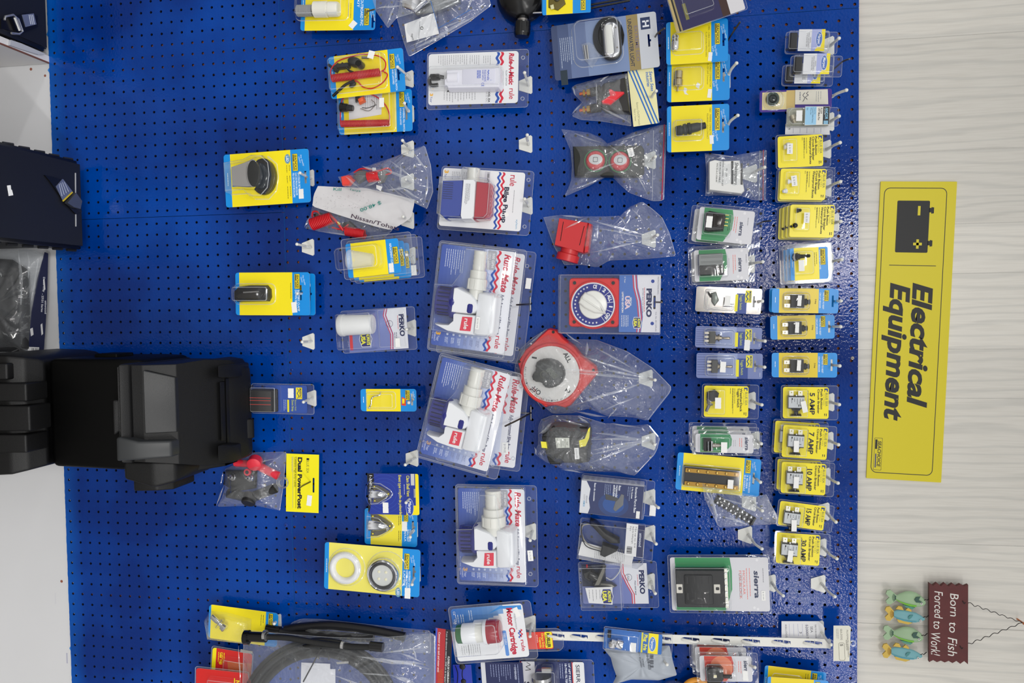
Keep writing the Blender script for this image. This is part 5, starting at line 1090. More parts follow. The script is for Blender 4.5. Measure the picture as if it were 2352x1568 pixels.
m = it.mb(45); m.dome([(82, 30), (112, 32), (116, 40), (118, 104), (112, 114), (82, 120)], 2, 50, 5, C(168, 38, 56, .3)); m.build('red_base', it.e)
m = it.mb(40); r_ = 14 * it.su; m.lathe((72, 2, 26), (1, 0, 0), [(0, r_ * .7), (0, r_), (.022, r_), (.023, r_ * 1.1), (.03, r_ * 1.1)], PB2, 28); m.build('hose_outlet', it.e)
shell(it, rr(0, 0, W, H, 8), -.6, domes=[([(5, 28), (52, 26), (56, 3), (90, 3), (94, 24), (118, 26), (128, 40), (128, 110), (118, 122), (20, 126), (5, 116)], 53, 5)])
for v in (.14, .86): m = it.mb(); ring(m, W - 12, H * v, 5, 2.5, 3, 0, RIM, 16); m.build('shell_rivet', it.e)
m = it.mb(); m.poly([(153, 100), (160, 96), (164, 104), (156, 110)], 1, 1.3, STK); m.build('torn_sticker', it.e)
# --- float switch
it = It('float_switch_pack', 'clear pack with a long white float switch on a red lettered card', 'float switch pack', (981, 121), (1215, 112), (981, 252.6), .05); W, H = it.W, it.H
m = it.mb(); m.poly(rr(4, 4, 211, 121, 7), 0, .6, C(226, 227, 230, .3)); w = .7; m.text('Rule-A-Matic', 190, 8, 11, REDI, w, fit=72, bold=.04, sh=.2); m.text('rule', 191, 88, 12, REDI, w, fit=24, bold=.01); m.text('FLOAT SWITCH', 182, 47, 4, INK, w, fit=34)
for (a, b) in ((5, 35), (87, 120)): wave(m, 170, a, b, 2.2, 18, 6, WVR, w); wave(m, 161, a, b, 2.2, 18, 6, WVB, w)
m.bars(146, 12, 34, 4, 5, 1.1, GREYI, w); m.bars(120, 10, 34, 5, 5, 1.1, GREYI, w); m.bars(92, 8, 32, 14, 5, 1.1, GREYI, w); m.text('MODEL 35A', 143, 87, 4.4, INK, w, fit=31, bold=.03); m.text('12-24-32 VDC', 137.5, 87, 4.2, GREYI, w, fit=31); m.bars(112, 90, 116, 12, 6.5, 1.2, GREYI, w)
for k in range(7): m.flat(circ(50 + k * 10.5, 90, 1.8, 10), w, INK)
m.text('3', 8, 94, 7, C(240, 180, 60), w, bold=.05, fit=6); m.text('Year', 8, 101, 6, C(60, 80, 150), w, fit=14); m.build('backing_card', it.e)
m = it.mb(25); m.dome([(44, 44), (48, 38), (52, 40), (168, 38), (171, 42), (171, 84), (168, 88), (50, 86), (46, 80), (40, 78), (40, 62), (46, 58)], 2, 26, 4, C(222, 222, 232, .25)); m.dome(rr(84, 42, 158, 76, 3), 27.5, 1.5, 1, C(214, 214, 228, .25)); m.build('float_body', it.e)
m = it.mb(25); m.lathe((50, 60, 20), (.0, 0, 1), [(0, .013), (.022, .013)], C(222, 222, 232, .25), 24); m.build('pivot', it.e)
m = it.mb(25); w = 29.6; m.text('rule', 147, 68, 6, C(50, 90, 190), w, fit=1); BL_ = C(70, 100, 200); wave(m, 142, 46, 56, 1, 6, 2.2, BL_, w); m.text('rule', 141, 57, 5, BL_, w, fit=12, bold=.01); 
m.text('RULE-A-MATIC', 134, 46, 4.6, BL_, w, fit=26); m.text('FLOAT SWITCH', 129, 46, 4, BL_, w, fit=22); m.bars(124, 46, 66, 3, 3, 1.6, BL_, w); m.bars(142, 76, 92, 0, 3, 1, BL_, w); m.text('CE', 128, 74, 6, BL_, w, fit=8); m.build('blue_print', it.e)
m = it.mb(); path(m, [(44, 62, 14), (30, 60, 18), (18, 58, 14), (10, 66, 12), (14, 78, 12), (30, 78, 12)], .004, BLKG, 8); m.dome(rr(10, 52, 34, 66, 4), 6, 10, 3, MATTE); m.build('cable', it.e)
shell(it, rr(0, 0, W, H, 7), -.6, domes=[(rr(8, 36, 178, 88, 9), 31, 4)], m=CLR)
for v in (.15, .85): m = it.mb(); ring(m, W - 13, H * v, 5, 2.5, 3, 0, RIM, 16); m.build('shell_rivet', it.e)
# --- motor cartridge
it = It('motor_cartridge_pack', 'clear pack with a red and white motor cartridge with green end', 'motor pack', (1028, 1393), (1218, 1377), (1039, 1526), .065); W, H = it.W, it.H
m = it.mb(); P = rr(6, 6, 171, 127, 7); m.poly(P, 0, .6, C(226, 228, 232, .3)); w = .7
for i in range(10):
    t = i / 9; c = [int(p + (q - p) * t) for p, q in zip((50, 110, 190), (120, 160, 210))]; Q = clip(P, 6 + i * 12, 6, 18 + i * 12, 58 - i * 3.6)
    if len(Q) > 2: m.flat(Q, w, C(*c, .3))
m.flat([(90, 24), (120, 14), (168, 20), (168, 10), (120, 8)], w + .05, C(60, 140, 214, .3))
m.text('Motor Cartridge', 134, 14, 13, REDI, w + .1, fit=106, bold=.04); m.text('Replacement', 149, 28, 5, GREYI, w + .1, fit=36); m.flat(rr(118, 64, 126, 122, 3), w + .1, C(90, 140, 210)); m.text('700 GPH', 119.5, 70, 4.6, WHITE, w + .15, fit=26); wave(m, 158, 64, 82, 2, 9, 3.4, WVR, w + .1); wave(m, 154, 66, 84, 2, 9, 3.4, C(70, 100, 190), w + .1); m.text('rule', 156, 88, 9, REDI, w + .1, fit=26, bold=.01)
for (a, b, c_) in ((32, 20, 12), (20, 20, 12), (52, 12, 10)): m.bars(a, b, b + 24, 2, 5, 1.4, C(220, 228, 240), w + .1)
m.bars(34, 92, 116, 4, 5, 1.2, GREYI, w + .1); m.bars(60, 90, 116, 6, 5, 1.2, GREYI, w + .1); m.text('CE', 11, 12, 5, WHITE, w + .1, fit=8); m.text('USA', 11, 30, 5, WHITE, w + .1, fit=12, bold=.03); m.build('backing_card', it.e)
m = it.mb(30); R_ = 22 * it.su; U0 = 13
m.lathe((U0, 66, 26), (0, 0, 1), [(0, R_ * .8, C(34, 96, 50, .3)), (.002, R_ * .92, C(34, 96, 50, .3)), (.013, R_ * .95, PB), (.014, R_, PB), (.044, R_ * 1.0, PB2), (.045, R_ * .96, PB2), (.060, R_ * .96, PB), (.061, R_ * 1.22, PB), (.068, R_ * 1.22, C(150, 26, 44, .25)), (.069, R_ * 1.16, C(150, 26, 44, .25)), (.092, R_ * 1.12, C(150, 26, 44, .25)), (.095, R_ * 1.0, C(150, 26, 44, .25))], PB, 36); m.build('motor_cylinder', it.e)
m = it.mb(); m.box(60, 30, 96, 42, 14, 30, PB, 1, 1.5); m.build('side_lug', it.e); sticker(it, 148, 16, 1.2, 11, 22, rot=-.3)
shell(it, rr(0, 0, W, H, 9), -.6, domes=[(rr(9, 28, 118, 104, 12), 54, 6)], m=CLB)
it = It('inspection_port_pack', 'small clear pack with a red label and black and yellow name panel', 'parts pack', (1190, 1452), (1268, 1450), (1190, 1491), .03); W, H = it.W, it.H
m = it.mb(); m.poly(rr(0, 0, W, H, 4), 0, .6, C(226, 60, 44, .3)); w = .7; m.flat(rr(60, 0, W - 1, H - 2, 3), w, C(240, 226, 40)); m.text('MOELLER', W - 13, 3, 7, INK, w + .06, fit=33, bold=.05); m.flat([(62, 6), (60, 18), (62, 32), (63, 32), (61.4, 18), (63, 6)], w + .06, INK)
m.text('Direct Sight', 53, 3, 5, C(244, 222, 60), w, fit=33, bold=.02); m.text('Capsule', 47, 12, 5, C(244, 222, 60), w, fit=24, bold=.02); m.bars(42, 6, 32, 1, 3, 1.2, PAPER, w); m.build('backing_card', it.e); shell(it, rr(-4, -8, W + 24, H + 6, 16, 5), -.6)
# ================================================================ BAGS
def resample(P, n):
    L = [0]; Q = list(P) + [P[0]]
    for a, b in zip(Q, Q[1:]): L.append(L[-1] + math.dist(a, b))
    out = []
    for i in range(n):
        t = L[-1] * i / n; k = max(j for j in range(len(P)) if L[j] <= t); f = (t - L[k]) / max(1e-6, L[k + 1] - L[k])
        out.append((Q[k][0] + (Q[k + 1][0] - Q[k][0]) * f, Q[k][1] + (Q[k + 1][1] - Q[k][1]) * f))
    return out
def bag(it, P, c, h, mt=None, n=96, K=9, amp=2.2, freq=11, seed=0, name='clear_bag', folds=(), edge=True, w0=0, flat=.55):
    """crinkled two-sheet plastic bag; P outline and c centre in item px, h puff height (mm)"""
    mt = mt or BAG; P = resample(P, n); mb = it.mb(); rings = []
    for k in range(K + 1):
        t = k / K; s_ = 1 - t * .985; R_ = []
        for i, (a, b) in enumerate(P):
            u, v = c[0] + (a - c[0]) * s_, c[1] + (b - c[1]) * s_
            q = noise.noise(Vector((u * .035, v * .035, seed))) * 2 + math.sin(i * 2 * math.pi * freq / n + 3 * noise.noise(Vector((i * .13, t * 2, seed)))) * .9 * math.sin(math.pi * min(1, t * 1.2))
            R_.append((u, v, w0 + h * min(1, (t / flat)) ** .6 + amp * q * min(1, t * 4) + (.3 if k == 0 else 0)))
        rings.append(R_)
    mb.loft(rings, mt, cap1=True)
    mb.loft([[(a, b, w0 - .4) for a, b in P], [(c[0] + (a - c[0]) * .3, c[1] + (b - c[1]) * .3, w0 - 1.2) for a, b in P]], mt, cap1=True)
    if edge:
        for i in range(n):
            j = (i + 1) % n
            a, b = P[i], P[j]; ca, cb_ = ((c[0] - a[0]) * .012, (c[1] - a[1]) * .012), ((c[0] - b[0]) * .012, (c[1] - b[1]) * .012)
            mb.face((mb.vt((a[0], a[1], w0 + .4)), mb.vt((b[0], b[1], w0 + .4)), mb.vt((b[0] + cb_[0], b[1] + cb_[1], w0 + .9)), mb.vt((a[0] + ca[0], a[1] + ca[1], w0 + .9))), FOLD_GLINT)
    for f in folds:      # (start, end, width, lift)
        (a, b, wd_, z) = f; n_ = 10; dx, dy = b[0] - a[0], b[1] - a[1]; L = math.hypot(dx, dy); nx, ny = -dy / L, dx / L; prev = None
        for i in range(n_ + 1):
            t = i / n_; q = noise.noise(Vector((t * 2.2, a[0] * .1, a[1] * .1))) * wd_ * .9; u, v = a[0] + dx * t + nx * q, a[1] + dy * t + ny * q; hw = wd_ * (math.sin(math.pi * (.03 + .94 * t)) ** 1.4) * .62
            cur = (mb.vt((u - nx * hw, v - ny * hw, z)), mb.vt((u, v, z + wd_ * .22)), mb.vt((u + nx * hw, v + ny * hw, z)))
            if prev: mb.face((prev[0], prev[1], cur[1], cur[0]), FOLD_GLINT, True); mb.face((prev[1], prev[2], cur[2], cur[1]), FOLD_GLINT, True)
            prev = cur
    return mb.build(name, it.e)
def plain(name, label, cat, x, y, d, group=None, s=100):
    """item whose local px run along the photo axes from (x, y)"""
    it = It(name, label, cat, (x, y), (x + s, y), (x, y + s), d, group)
    return it
# --- zip bag with twin dials
it = plain('battery_switch_bag', 'zip bag with two red dials on a dark housing, pinched in the middle', 'switch pack', 1289, 286, .012)
q = it.Ls; P = q([(1289.5, 296.6), (1354, 305), (1380, 316), (1395.6, 329.8), (1415, 322), (1455, 303), (1512, 288), (1531, 286), (1525, 460.8), (1498.4, 461.8), (1445, 442.5), (1425, 425), (1405.5, 405.4), (1392, 406), (1350, 428), (1296, 451.8), (1306, 430), (1312.7, 412.7), (1314, 380), (1311, 346)])
m = it.mb(); m.dome(q([(1316, 338), (1474, 336), (1480, 345), (1480, 400), (1472, 409), (1320, 408)]), 2, 16, 4, C(40, 42, 38, .5)); m.build('dark_housing', it.e)
for (x, y, a, b) in ((1367.4, 368, 15, 11), (1423.8, 369.5, 14, 11)):
    u, v = it.L(x, y, 22); m = it.mb(); ring(m, u, v, 27, 22, 2.5, 16, C(50, 120, 70, .4)); m.build('green_ring', it.e)
    m = it.mb(); m.dome(circ(u, v, 22, 30), 16, 12, 5, C(196, 44, 50, .3)); m.build('red_dial', it.e)
    m = it.mb(); m.dome(circ(u + 1, v - 1, a + 1, 26, b + 1), 27, 1.6, 1, C(206, 206, 206, .35)); m.flat(rr(u - 5, v - 6, u + 6, v + 5, 2), 28.8, INK, [rr(u - 4, v - 5, u + 5, v + 4, 1.5)]); m.build('dial_cap', it.e)
for (x, y) in ((1325, 402), (1465, 405)): u, v = it.L(x, y); m = it.mb(); ring(m, u, v, 4, 2, 1.5, 14, BLACK, 12); m.build('mounting_hole', it.e)
u, v = it.L(1440, 343, 26); sticker(it, u, v, 30, 13, 19, '$ 57.99', rot=-.3)
bag(it, P, it.L(1395, 368), 31, BAG, seed=1, amp=1.6, folds=[(q([(1400, 340), (1450, 372)])[0], q([(1400, 340), (1450, 372)])[1], 3, 30), (it.L(1450, 372), it.L(1490, 455), 2.5, 12), (it.L(1310, 440), it.L(1392, 406), 3, 6), (it.L(1300, 300), it.L(1395, 335), 2.5, 6), (it.L(1345, 405), it.L(1425, 376), 3, 30), (it.L(1405, 330), it.L(1500, 300), 2, 5)])
m = it.mb(); a, b, c, d_ = q([(1526, 287), (1520, 460), (1499, 300), (1496, 460)]); m.tube([(a[0], a[1], 4), (b[0], b[1], 4)], .0011, C(190, 20, 60, .4), 6); m.tube([(c[0] + 2, c[1], 4), (d_[0] + 2, d_[1], 4)], .0009, FOLD_GLINT, 6); m.build('zip_seal', it.e)
# --- bag with red box
it = plain('fuse_box_bag', 'clear bag twisted over a hook, holding a square red plastic box', 'parts pack', 1248, 462, .012); q = it.Ls
m = it.mb(); F_ = [q([p_], 40)[0] for p_ in ((1283, 499), (1351, 510), (1340, 582), (1272, 563))]
m.dome(F_, 2, 38, 2, C(196, 40, 44, .35)); m.build('red_box', it.e); m = it.mb(); B_ = [q([p_], 30)[0] for p_ in ((1351, 510), (1360, 514), (1352, 580), (1340, 582))]; m.dome(B_, 2, 30, 2, C(196, 40, 44, .35)); m.build('box_lid', it.e)
m = it.mb()
for (a, b) in (((1294, 509), (1287, 553)), ((1342, 519), (1331, 563))): a, b = q([a], 40)[0], q([b], 40)[0]; m.tube([(a[0], a[1], 40), (b[0], b[1], 40)], .0007, BLACK, 5)
m.build('box_slot', it.e)
m = it.mb(); a = q([(1286, 575)], 22)[0]; m.lathe((a[0] + 24, a[1] - 8, 20), (-.15, 0, 0) if 0 else (1, 0, -.25), [(0, .019), (.014, .019), (.016, .024), (.030, .024), (.031, .02)], C(196, 40, 44, .35), 24); m.build('round_port', it.e)
H1 = it.L(1505, 548, 20)
bag(it, q([(1248, 499), (1282.8, 494), (1312.7, 497), (1392, 497), (1425, 495.6), (1445, 475.7), (1475, 462.4), (1498, 479), (1521, 499), (1538, 535), (1553, 588), (1478, 595), (1399, 598), (1372, 614), (1339, 608), (1296, 608), (1272, 565)]), it.L(1390, 545), 38, BAG, seed=2, amp=3, freq=14, flat=.75,
    folds=[(it.L(1352, 508), H1, 4, 34), (it.L(1345, 584), H1, 3.5, 26), (it.L(1360, 525), H1, 3, 30), (it.L(1420, 495), it.L(1440, 520), 3, 12), (it.L(1300, 530), it.L(1350, 505), 3, 43), (it.L(1450, 480), it.L(1480, 510), 2.5, 10), (it.L(1290, 498), it.L(1345, 505), 3, 42), (it.L(1395, 560), it.L(1500, 552), 2, 22)])
# --- round selector switch bag
it = plain('selector_switch_bag', 'clear bag stretched over a big round red battery selector switch reading OFF 1 ALL 2', 'switch pack', 1186, 752, .012); q = it.Ls
RB = C(206, 50, 46, .35)
m = it.mb(28); O = q([(1262, 754), (1278, 758), (1292, 775), (1318, 795), (1334.5, 816), (1366.7, 841), (1371, 857), (1344, 889), (1309, 930.6), (1297, 936), (1272, 930), (1252, 935), (1225, 915), (1201, 887), (1187.6, 832), (1205, 803), (1222, 788), (1240, 770), (1256, 756)]); m.dome(O, 2, 24, 4, RB, n=4)
cu, cv = q([(1266, 858)])[0]; ring(m, cu, cv, 71, 62, 5, 26, RB, 48)
for (x, y) in ((1270, 763), (1361, 849), (1193, 830)): u, v = q([(x, y)])[0]; m.flat(circ(u, v, 3.4, 12), 26.4, BLACK)
m.build('red_base', it.e)
m = it.mb(30); m.poly(circ(cu, cv, 64, 56), 26, 29, C(216, 214, 210, .4)); w = 29.2
def rtext(m, t, x, y, ch, fit, deg, w, mt=INK): u, v = q([(x, y)])[0]; m.text(t, u - ch / 2 * math.cos(math.radians(deg)), v - ch / 2 * math.sin(math.radians(deg)), ch, mt, w, fit=fit, bold=.03, rot=math.radians(deg), al='c')
rtext(m, '1', 1227, 821, 11, 4, 190, w); rtext(m, 'ALL', 1302, 820, 10, 24, -28, w); rtext(m, '2', 1303, 896, 11, 8, 35, w); rtext(m, 'OFF', 1231, 895, 11, 24, 130, w)
for i, ch_ in enumerate('STOP ENGINES BEFORE SWITCHING TO OFF'):
    an = math.radians(58 + i * 3.9); r_ = 58; u, v = cu + r_ * math.cos(an), cv + r_ * math.sin(an)
    if ch_ != ' ': m.text(ch_, u, v, 4, INK, w, rot=an, al='c', fit=2.6)
m.build('dial_plate', it.e)
m = it.mb(38); n_ = 60; K_ = []
ku, kv = q([(1258, 856)])[0]
for i in range(n_):
    a = 2 * math.pi * i / n_; r_ = 36 + 2.5 * math.cos(a * 2) + (-9 * max(0, math.cos(a - 2.2)) ** 18) + (-9 * max(0, math.cos(a - 4.0 + .6)) ** 18) + .6 * math.sin(a * 26); K_.append((ku + r_ * math.cos(a), kv + r_ * math.sin(a)))
m.dome(K_, 29, 20, 5, C(26, 30, 27, .45), n=4); m.build('black_knob', it.e)
m = it.mb(40); m.poly([(ku - 4, kv - 8), (ku + 8, kv - 14), (ku + 26, kv + 6), (ku + 14, kv + 12)], 49, 49.8, C(76, 80, 72, .5)); m.text('GUEST', ku + 3, kv - 5, 6, C(40, 44, 44), 49.9, fit=22, rot=-.85 + 1.3, bold=.02); ring(m, ku - 8, kv + 2, 8, 7, .8, 49, C(80, 80, 60), 20); m.build('knob_badge', it.e)
HK1 = it.L(1500, 870, 20)
bag(it, q([(1184, 835), (1196, 800), (1222, 776), (1256, 755), (1276, 764), (1292, 778), (1370, 780), (1440, 806), (1500, 845), (1543, 889), (1540, 900), (1512, 935), (1488, 966), (1455, 958), (1395, 955), (1350, 938), (1318, 948), (1270, 950), (1215, 905), (1190, 880), (1181, 850)]), it.L(1320, 862), 64, BAG, seed=3, amp=3, freq=16, flat=.45,
    folds=[(it.L(1300, 850), HK1, 5, 54), (it.L(1290, 842), it.L(1400, 850), 4, 58), (it.L(1310, 930), HK1, 4.5, 30), (it.L(1335, 812), HK1, 3.5, 40), (it.L(1370, 845), HK1, 4, 36), (it.L(1320, 945), it.L(1395, 955), 4, 10), (it.L(1352, 782), it.L(1350, 818), 5, 30), (it.L(1350, 818), it.L(1400, 835), 3, 30), (it.L(1360, 790), it.L(1460, 850), 3, 20), (it.L(1187, 850), it.L(1250, 935), 3, 26), (it.L(1210, 795), it.L(1262, 752), 3, 18), (it.L(1420, 930), it.L(1395, 960), 3, 12), (it.L(1295, 760), it.L(1340, 790), 2.5, 34), (it.L(1375, 945), it.L(1470, 905), 3, 16)])
# --- relay bag
it = plain('charging_relay_bag', 'clear bag holding a black charging relay with yellow tabs', 'relay pack', 1226, 946, .012); q = it.Ls
m = it.mb(40); m.dome(q([(1244, 997), (1270, 974), (1350, 978), (1355, 992), (1351, 1061), (1320, 1066), (1318, 1063), (1290, 1063), (1288, 1067), (1262, 1066), (1249, 1027)]), 2, 46, 5, C(26, 27, 26, .55)); m.dome(q([(1246, 1000), (1346, 1004), (1348, 1056), (1262, 1058), (1252, 1026)]), 48, 3, 2, C(26, 27, 26, .55)); m.build('relay_body', it.e)
m = it.mb(46); m.poly(q([(1244, 1012), (1256, 1013), (1258.5, 1027), (1246, 1026)]), 51, 53, C(232, 222, 60, .4)); m.poly(q([(1329, 1010), (1342, 1006), (1350, 984), (1354, 980), (1352, 1004), (1344, 1022), (1331, 1025)]), 51, 53, C(232, 222, 60, .4)); m.build('yellow_tab', it.e)
m = it.mb(46); a = q([(1276, 1004), (1307, 1004), (1308, 1026), (1279, 1027)]); m.poly(a, 51, 51.6, C(206, 208, 196, .5)); u, v = a[0]
for k_, (t, f) in enumerate((('7620', 8), ('120 Amp SI-ACR', 19), ('Automatic', 12), ('Charging Relay', 18), ('with', 6), ('Starting Isolation', 20))): m.text(t, u + 25 - k_ * 4.3, v + 1.5 + (21 - f) / 2, 2.5, INK, 51.8, fit=f)
m.build('rating_label', it.e); u, v = it.L(1319, 1028, 52); sticker(it, u, v, 54, 10, 25, '$350.99', rot=-.05)
HK2 = it.L(1498, 1005, 20)
bag(it, q([(1243, 963), (1268, 953), (1330, 954), (1389, 972), (1458, 977), (1490, 974), (1516, 1006), (1510, 1030), (1504, 1043), (1458, 1092), (1424, 1084), (1343, 1082), (1297, 1078), (1252, 1060), (1227, 1041), (1236, 1020), (1236, 981)]), it.L(1315, 1015), 66, BAG, seed=4, amp=2.6, freq=17, flat=.5,
    folds=[(it.L(1357, 985), HK2, 4, 46), (it.L(1357, 1000), HK2, 4, 50), (it.L(1357, 1025), HK2, 5, 50), (it.L(1352, 1040), HK2, 4, 44), (it.L(1350, 1058), HK2, 4.5, 38), (it.L(1243, 990), it.L(1275, 965), 6, 40), (it.L(1290, 955), it.L(1350, 975), 4, 36), (it.L(1238, 1040), it.L(1232, 1020), 3, 30), (it.L(1395, 970), it.L(1470, 978), 2.5, 14), (it.L(1330, 950), it.L(1355, 968), 4, 36), (it.L(1290, 1072), it.L(1345, 1082), 3, 20)])
# --- striped header bag
it = It('battery_switch_bag', 'small clear bag with a cream header crossed by blue stripes, red handled switch inside', 'switch pack', (1441.5, 164), (1501, 154.5), (1449, 292), .03); W, H = it.W, it.H
CRM = C(236, 230, 176, .45); m = card(it, CRM, r=1, th=.5); w = .6; SB = C(40, 110, 190)
for k_ in range(3):
    Q = clip([(0, 0), (0, H), (W, H), (W, 0)], -99, -99, 99, 999); o_ = k_ * 8
    m.flat([(2 + o_, 0), (5.5 + o_, 0), (min(W, 44 + o_ * 1.0), H * (1 if o_ < 17 else 1)), (min(W, 40.5 + o_), H)], w, SB)
m.text('Seven Seas', W - 11, 8, 7, SB, w, fit=46, bold=.02, sh=.2); m.text('Industries ???'[:10], W - 19, 8, 7, SB, w, fit=34, bold=.02, sh=.2); m.text('Battery On/Off Switch', 12, 74, 5, C(150, 150, 120), w, fit=52); m.text('Made in Taiwan', 5, 88, 4, C(150, 150, 120), w, fit=28); m.build('header_card', it.e)
m = it.mb(); sk = it.L(1420, 232, 10); u0, v0 = sk
m.dome([(u0 - 50, v0 - 22), (u0 - 30, v0 - 44), (u0 + 22, v0 - 50), (u0 + 26, v0 + 34), (u0 - 30, v0 + 22), (u0 - 50, v0 + 4)], 2, 20, 4, C(34, 32, 30, .5)); m.build('switch_body', it.e)
m = it.mb(); a = [it.L(x, y, 30) for x, y in ((1397, 204), (1404, 203), (1411, 208), (1433, 209), (1434, 213), (1402, 240), (1383, 237), (1380, 231), (1400, 218))]; m.dome(a, 20, 9, 2, C(226, 50, 60, .35)); m.build('red_handle', it.e)
for (x, y) in ((1331, 216), (1331, 254)):
    u, v = it.L(x, y, 12); m = it.mb(); m.lathe((u, v, 12), (0, 0, 1), [(0, .0035), (.007, .0035, C(160, 130, 60, .3, .9)), (.0075, .008, C(160, 130, 60, .3, .9)), (.012, .008), (.0125, .0035), (.015, .0035, C(160, 130, 60, .3, .9)), (.0155, .0082, C(160, 130, 60, .3, .9)), (.022, .0082), (.023, .0095, MATTE), (.045, .0095, MATTE)], C(200, 96, 50, .3, .9), 8); m.build('terminal_bolt', it.e)
bag(it, [it.L(x, y) for x, y in ((1313, 202), (1321, 195), (1380, 179), (1441, 168), (1450, 290), (1385, 279), (1334, 275), (1314, 267), (1322, 250), (1336, 234), (1322, 220))], it.L(1385, 230), 30, BAG, seed=5, amp=1.8, folds=[(it.L(1373, 195), it.L(1372, 250), 3, 30), (it.L(1375, 250), it.L(1448, 288), 4, 22), (it.L(1315, 268), it.L(1340, 236), 3, 12), (it.L(1316, 202), it.L(1325, 225), 3, 12), (it.L(1375, 195), it.L(1400, 180), 3, 22)])
# --- small zip bag
it = plain('connector_kit_bag', 'small zip bag with a white box printed with a black script logo', 'connector pack', 1619, 344, .02); q = it.Ls
m = it.mb(); a = [q([p_], 20)[0] for p_ in ((1628, 370), (1642, 366), (1660, 369), (1700, 367), (1711, 438), (1703, 446), (1628, 437))]; m.dome(a, 2, 20, 2, C(224, 224, 222, .5), top=C(224, 224, 222, .5)); m.build('white_box', it.e)
m = it.mb(); w = 22.3
def qr(x0, y0, x1, y1, mt): m.flat([q([p_], 22)[0] for p_ in ((x0, y0), (x0, y1), (x1, y1), (x1, y0))], w, mt)
qr(1679.4, 370, 1684.5, 422.7, BLACK); qr(1701, 375, 1706, 424, BLACK)
def tx(t, x, y, ch, fit, mt=INK, b=.0, sh=0): u, v = q([(x, y)], 22)[0]; m.text(t, u, v, ch, mt, w + .05, fit=fit, bold=b, sh=sh)
tx('Shakespeare', 1688.5, 373, 8, 50, INK, .01, .3); tx('PL-259', 1667.5, 387, 3.4, 18); tx('COAXIAL CONNECTOR KIT', 1660, 364, 3.6, 62); tx('FOR RG-58 CABLE', 1653, 372, 3.6, 46); tx('P/N 35-A-C-028-00', 1646, 375, 3.2, 42); m.build('print', it.e)
bag(it, q([(1619, 352), (1670, 360), (1743, 347), (1761, 344), (1759, 460), (1735, 460), (1702, 450), (1641, 448), (1620, 450), (1623, 400)]), it.L(1680, 402), 24, BAG, seed=6, amp=1.4, folds=[(it.L(1645, 446), it.L(1705, 442), 5, 16), (it.L(1620, 448), it.L(1640, 436), 3, 10), (it.L(1625, 356), it.L(1700, 366), 2, 16), (it.L(1712, 430), it.L(1735, 458), 3, 10)])
m = it.mb(); a, b = it.L(1753, 345), it.L(1752, 460); m.tube([(a[0], a[1], 3), (b[0], b[1], 3)], .001, C(170, 24, 50, .4), 6); a, b = it.L(1745, 347), it.L(1743, 460); m.tube([(a[0], a[1], 3), (b[0], b[1], 3)], .0012, FOLD_GLINT, 6); m.build('zip_seal', it.e)
# --- terminal strip bag
it = plain('terminal_strip_bag', 'clear bag with a slanting black terminal strip under the brass bus bar card', 'terminal strip pack', 1613, 1109, .058); q = it.Ls
a, b = q([(1645, 1146), (1731, 1198)], 8); m = it.mb(); dx, dy = b[0] - a[0], b[1] - a[1]; Lg = math.hypot(dx, dy); ax_, ay_ = dx / Lg, dy / Lg; nx, ny = -ay_, ax_
def sp(t, s_): return (a[0] + ax_ * t + nx * s_, a[1] + ay_ * t + ny * s_)
m.poly([sp(-2, -10), sp(Lg + 2, -10), sp(Lg + 2, 10), sp(-2, 10)], 2, 7, MATTE)
for k_ in range(9):
    t = k_ * Lg / 8.4; m.poly([sp(t, -11), sp(t + 1.6, -11), sp(t + 1.6, 11), sp(t, 11)], 7, 13, MATTE)
m.build('strip_base', it.e); m = it.mb()
for k_ in range(8):
    for s_ in (-6, 5): c_ = sp(k_ * Lg / 8.4 + 6, s_); m.dome(circ(c_[0], c_[1], 3.6, 12), 7, 4, 1.6, CHROME)
m.build('terminal_screws', it.e)
bag(it, q([(1613.5, 1109), (1627, 1116), (1668, 1125), (1737, 1139), (1760, 1135), (1772, 1160), (1788, 1189), (1783, 1203), (1730, 1206), (1655, 1211), (1648, 1205), (1641, 1192), (1618, 1143)]), it.L(1700, 1168), 15, BAG, seed=8, amp=2.6, freq=13, folds=[(it.L(1618, 1112), it.L(1652, 1208), 6, 10), (it.L(1628, 1116), it.L(1650, 1190), 4, 14), (it.L(1640, 1136), it.L(1733, 1160), 3, 16), (it.L(1650, 1180), it.L(1725, 1204), 4, 12), (it.L(1668, 1127), it.L(1740, 1146), 2.5, 12), (it.L(1775, 1165), it.L(1785, 1195), 3, 8)])
# --- dual post bag
it = It('power_post_bag', 'clear bag with red and black post boots under a yellow header reading Dual PowerPost', 'power post pack', (658, 1041), (733, 1045), (643, 1172), .010); W, H = it.W, it.H
HY = C(246, 234, 20, .35); m = it.mb(); m.poly([(0, 0), (W, -1), (W, H), (0, H + 1)], 0, .5, HY, [rr(W - 14, 52, W - 10, 86, 2)]); w = .62
m.text('Dual PowerPost', W * .36, 7, 9.5, INK, w, fit=118, bold=.05); m.text('Connects High Amp Cables', W * .25, 7, 5, INK, w, fit=68); m.bars(W * .17, 7, 44, 1, 3, 1, GREYI, w); m.text('BLUE SEA', W * .62, 12, 6, C(100, 110, 60), w, fit=30); m.poly([(W * .62, 8), (W * .7, 8), (W * .7, 12), (W * .62, 12)], w - .05, w, INK); m.rect(W * .3, 6, W * .31, H - 8, w, INK); m.rect(W * .2, 6, W * .21, H - 8, w, GREYI); m.build('header_card', it.e); sticker(it, W * .66, 92, 1, 11, 24, rot=.1)
q = it.Ls; DK = C(30, 30, 30, .5)
m = it.mb(); m.dome(q([(520, 1078), (592, 1080), (590, 1120), (545, 1128), (516, 1112)]), 1, 8, 3, DK); m.build('base_block', it.e)
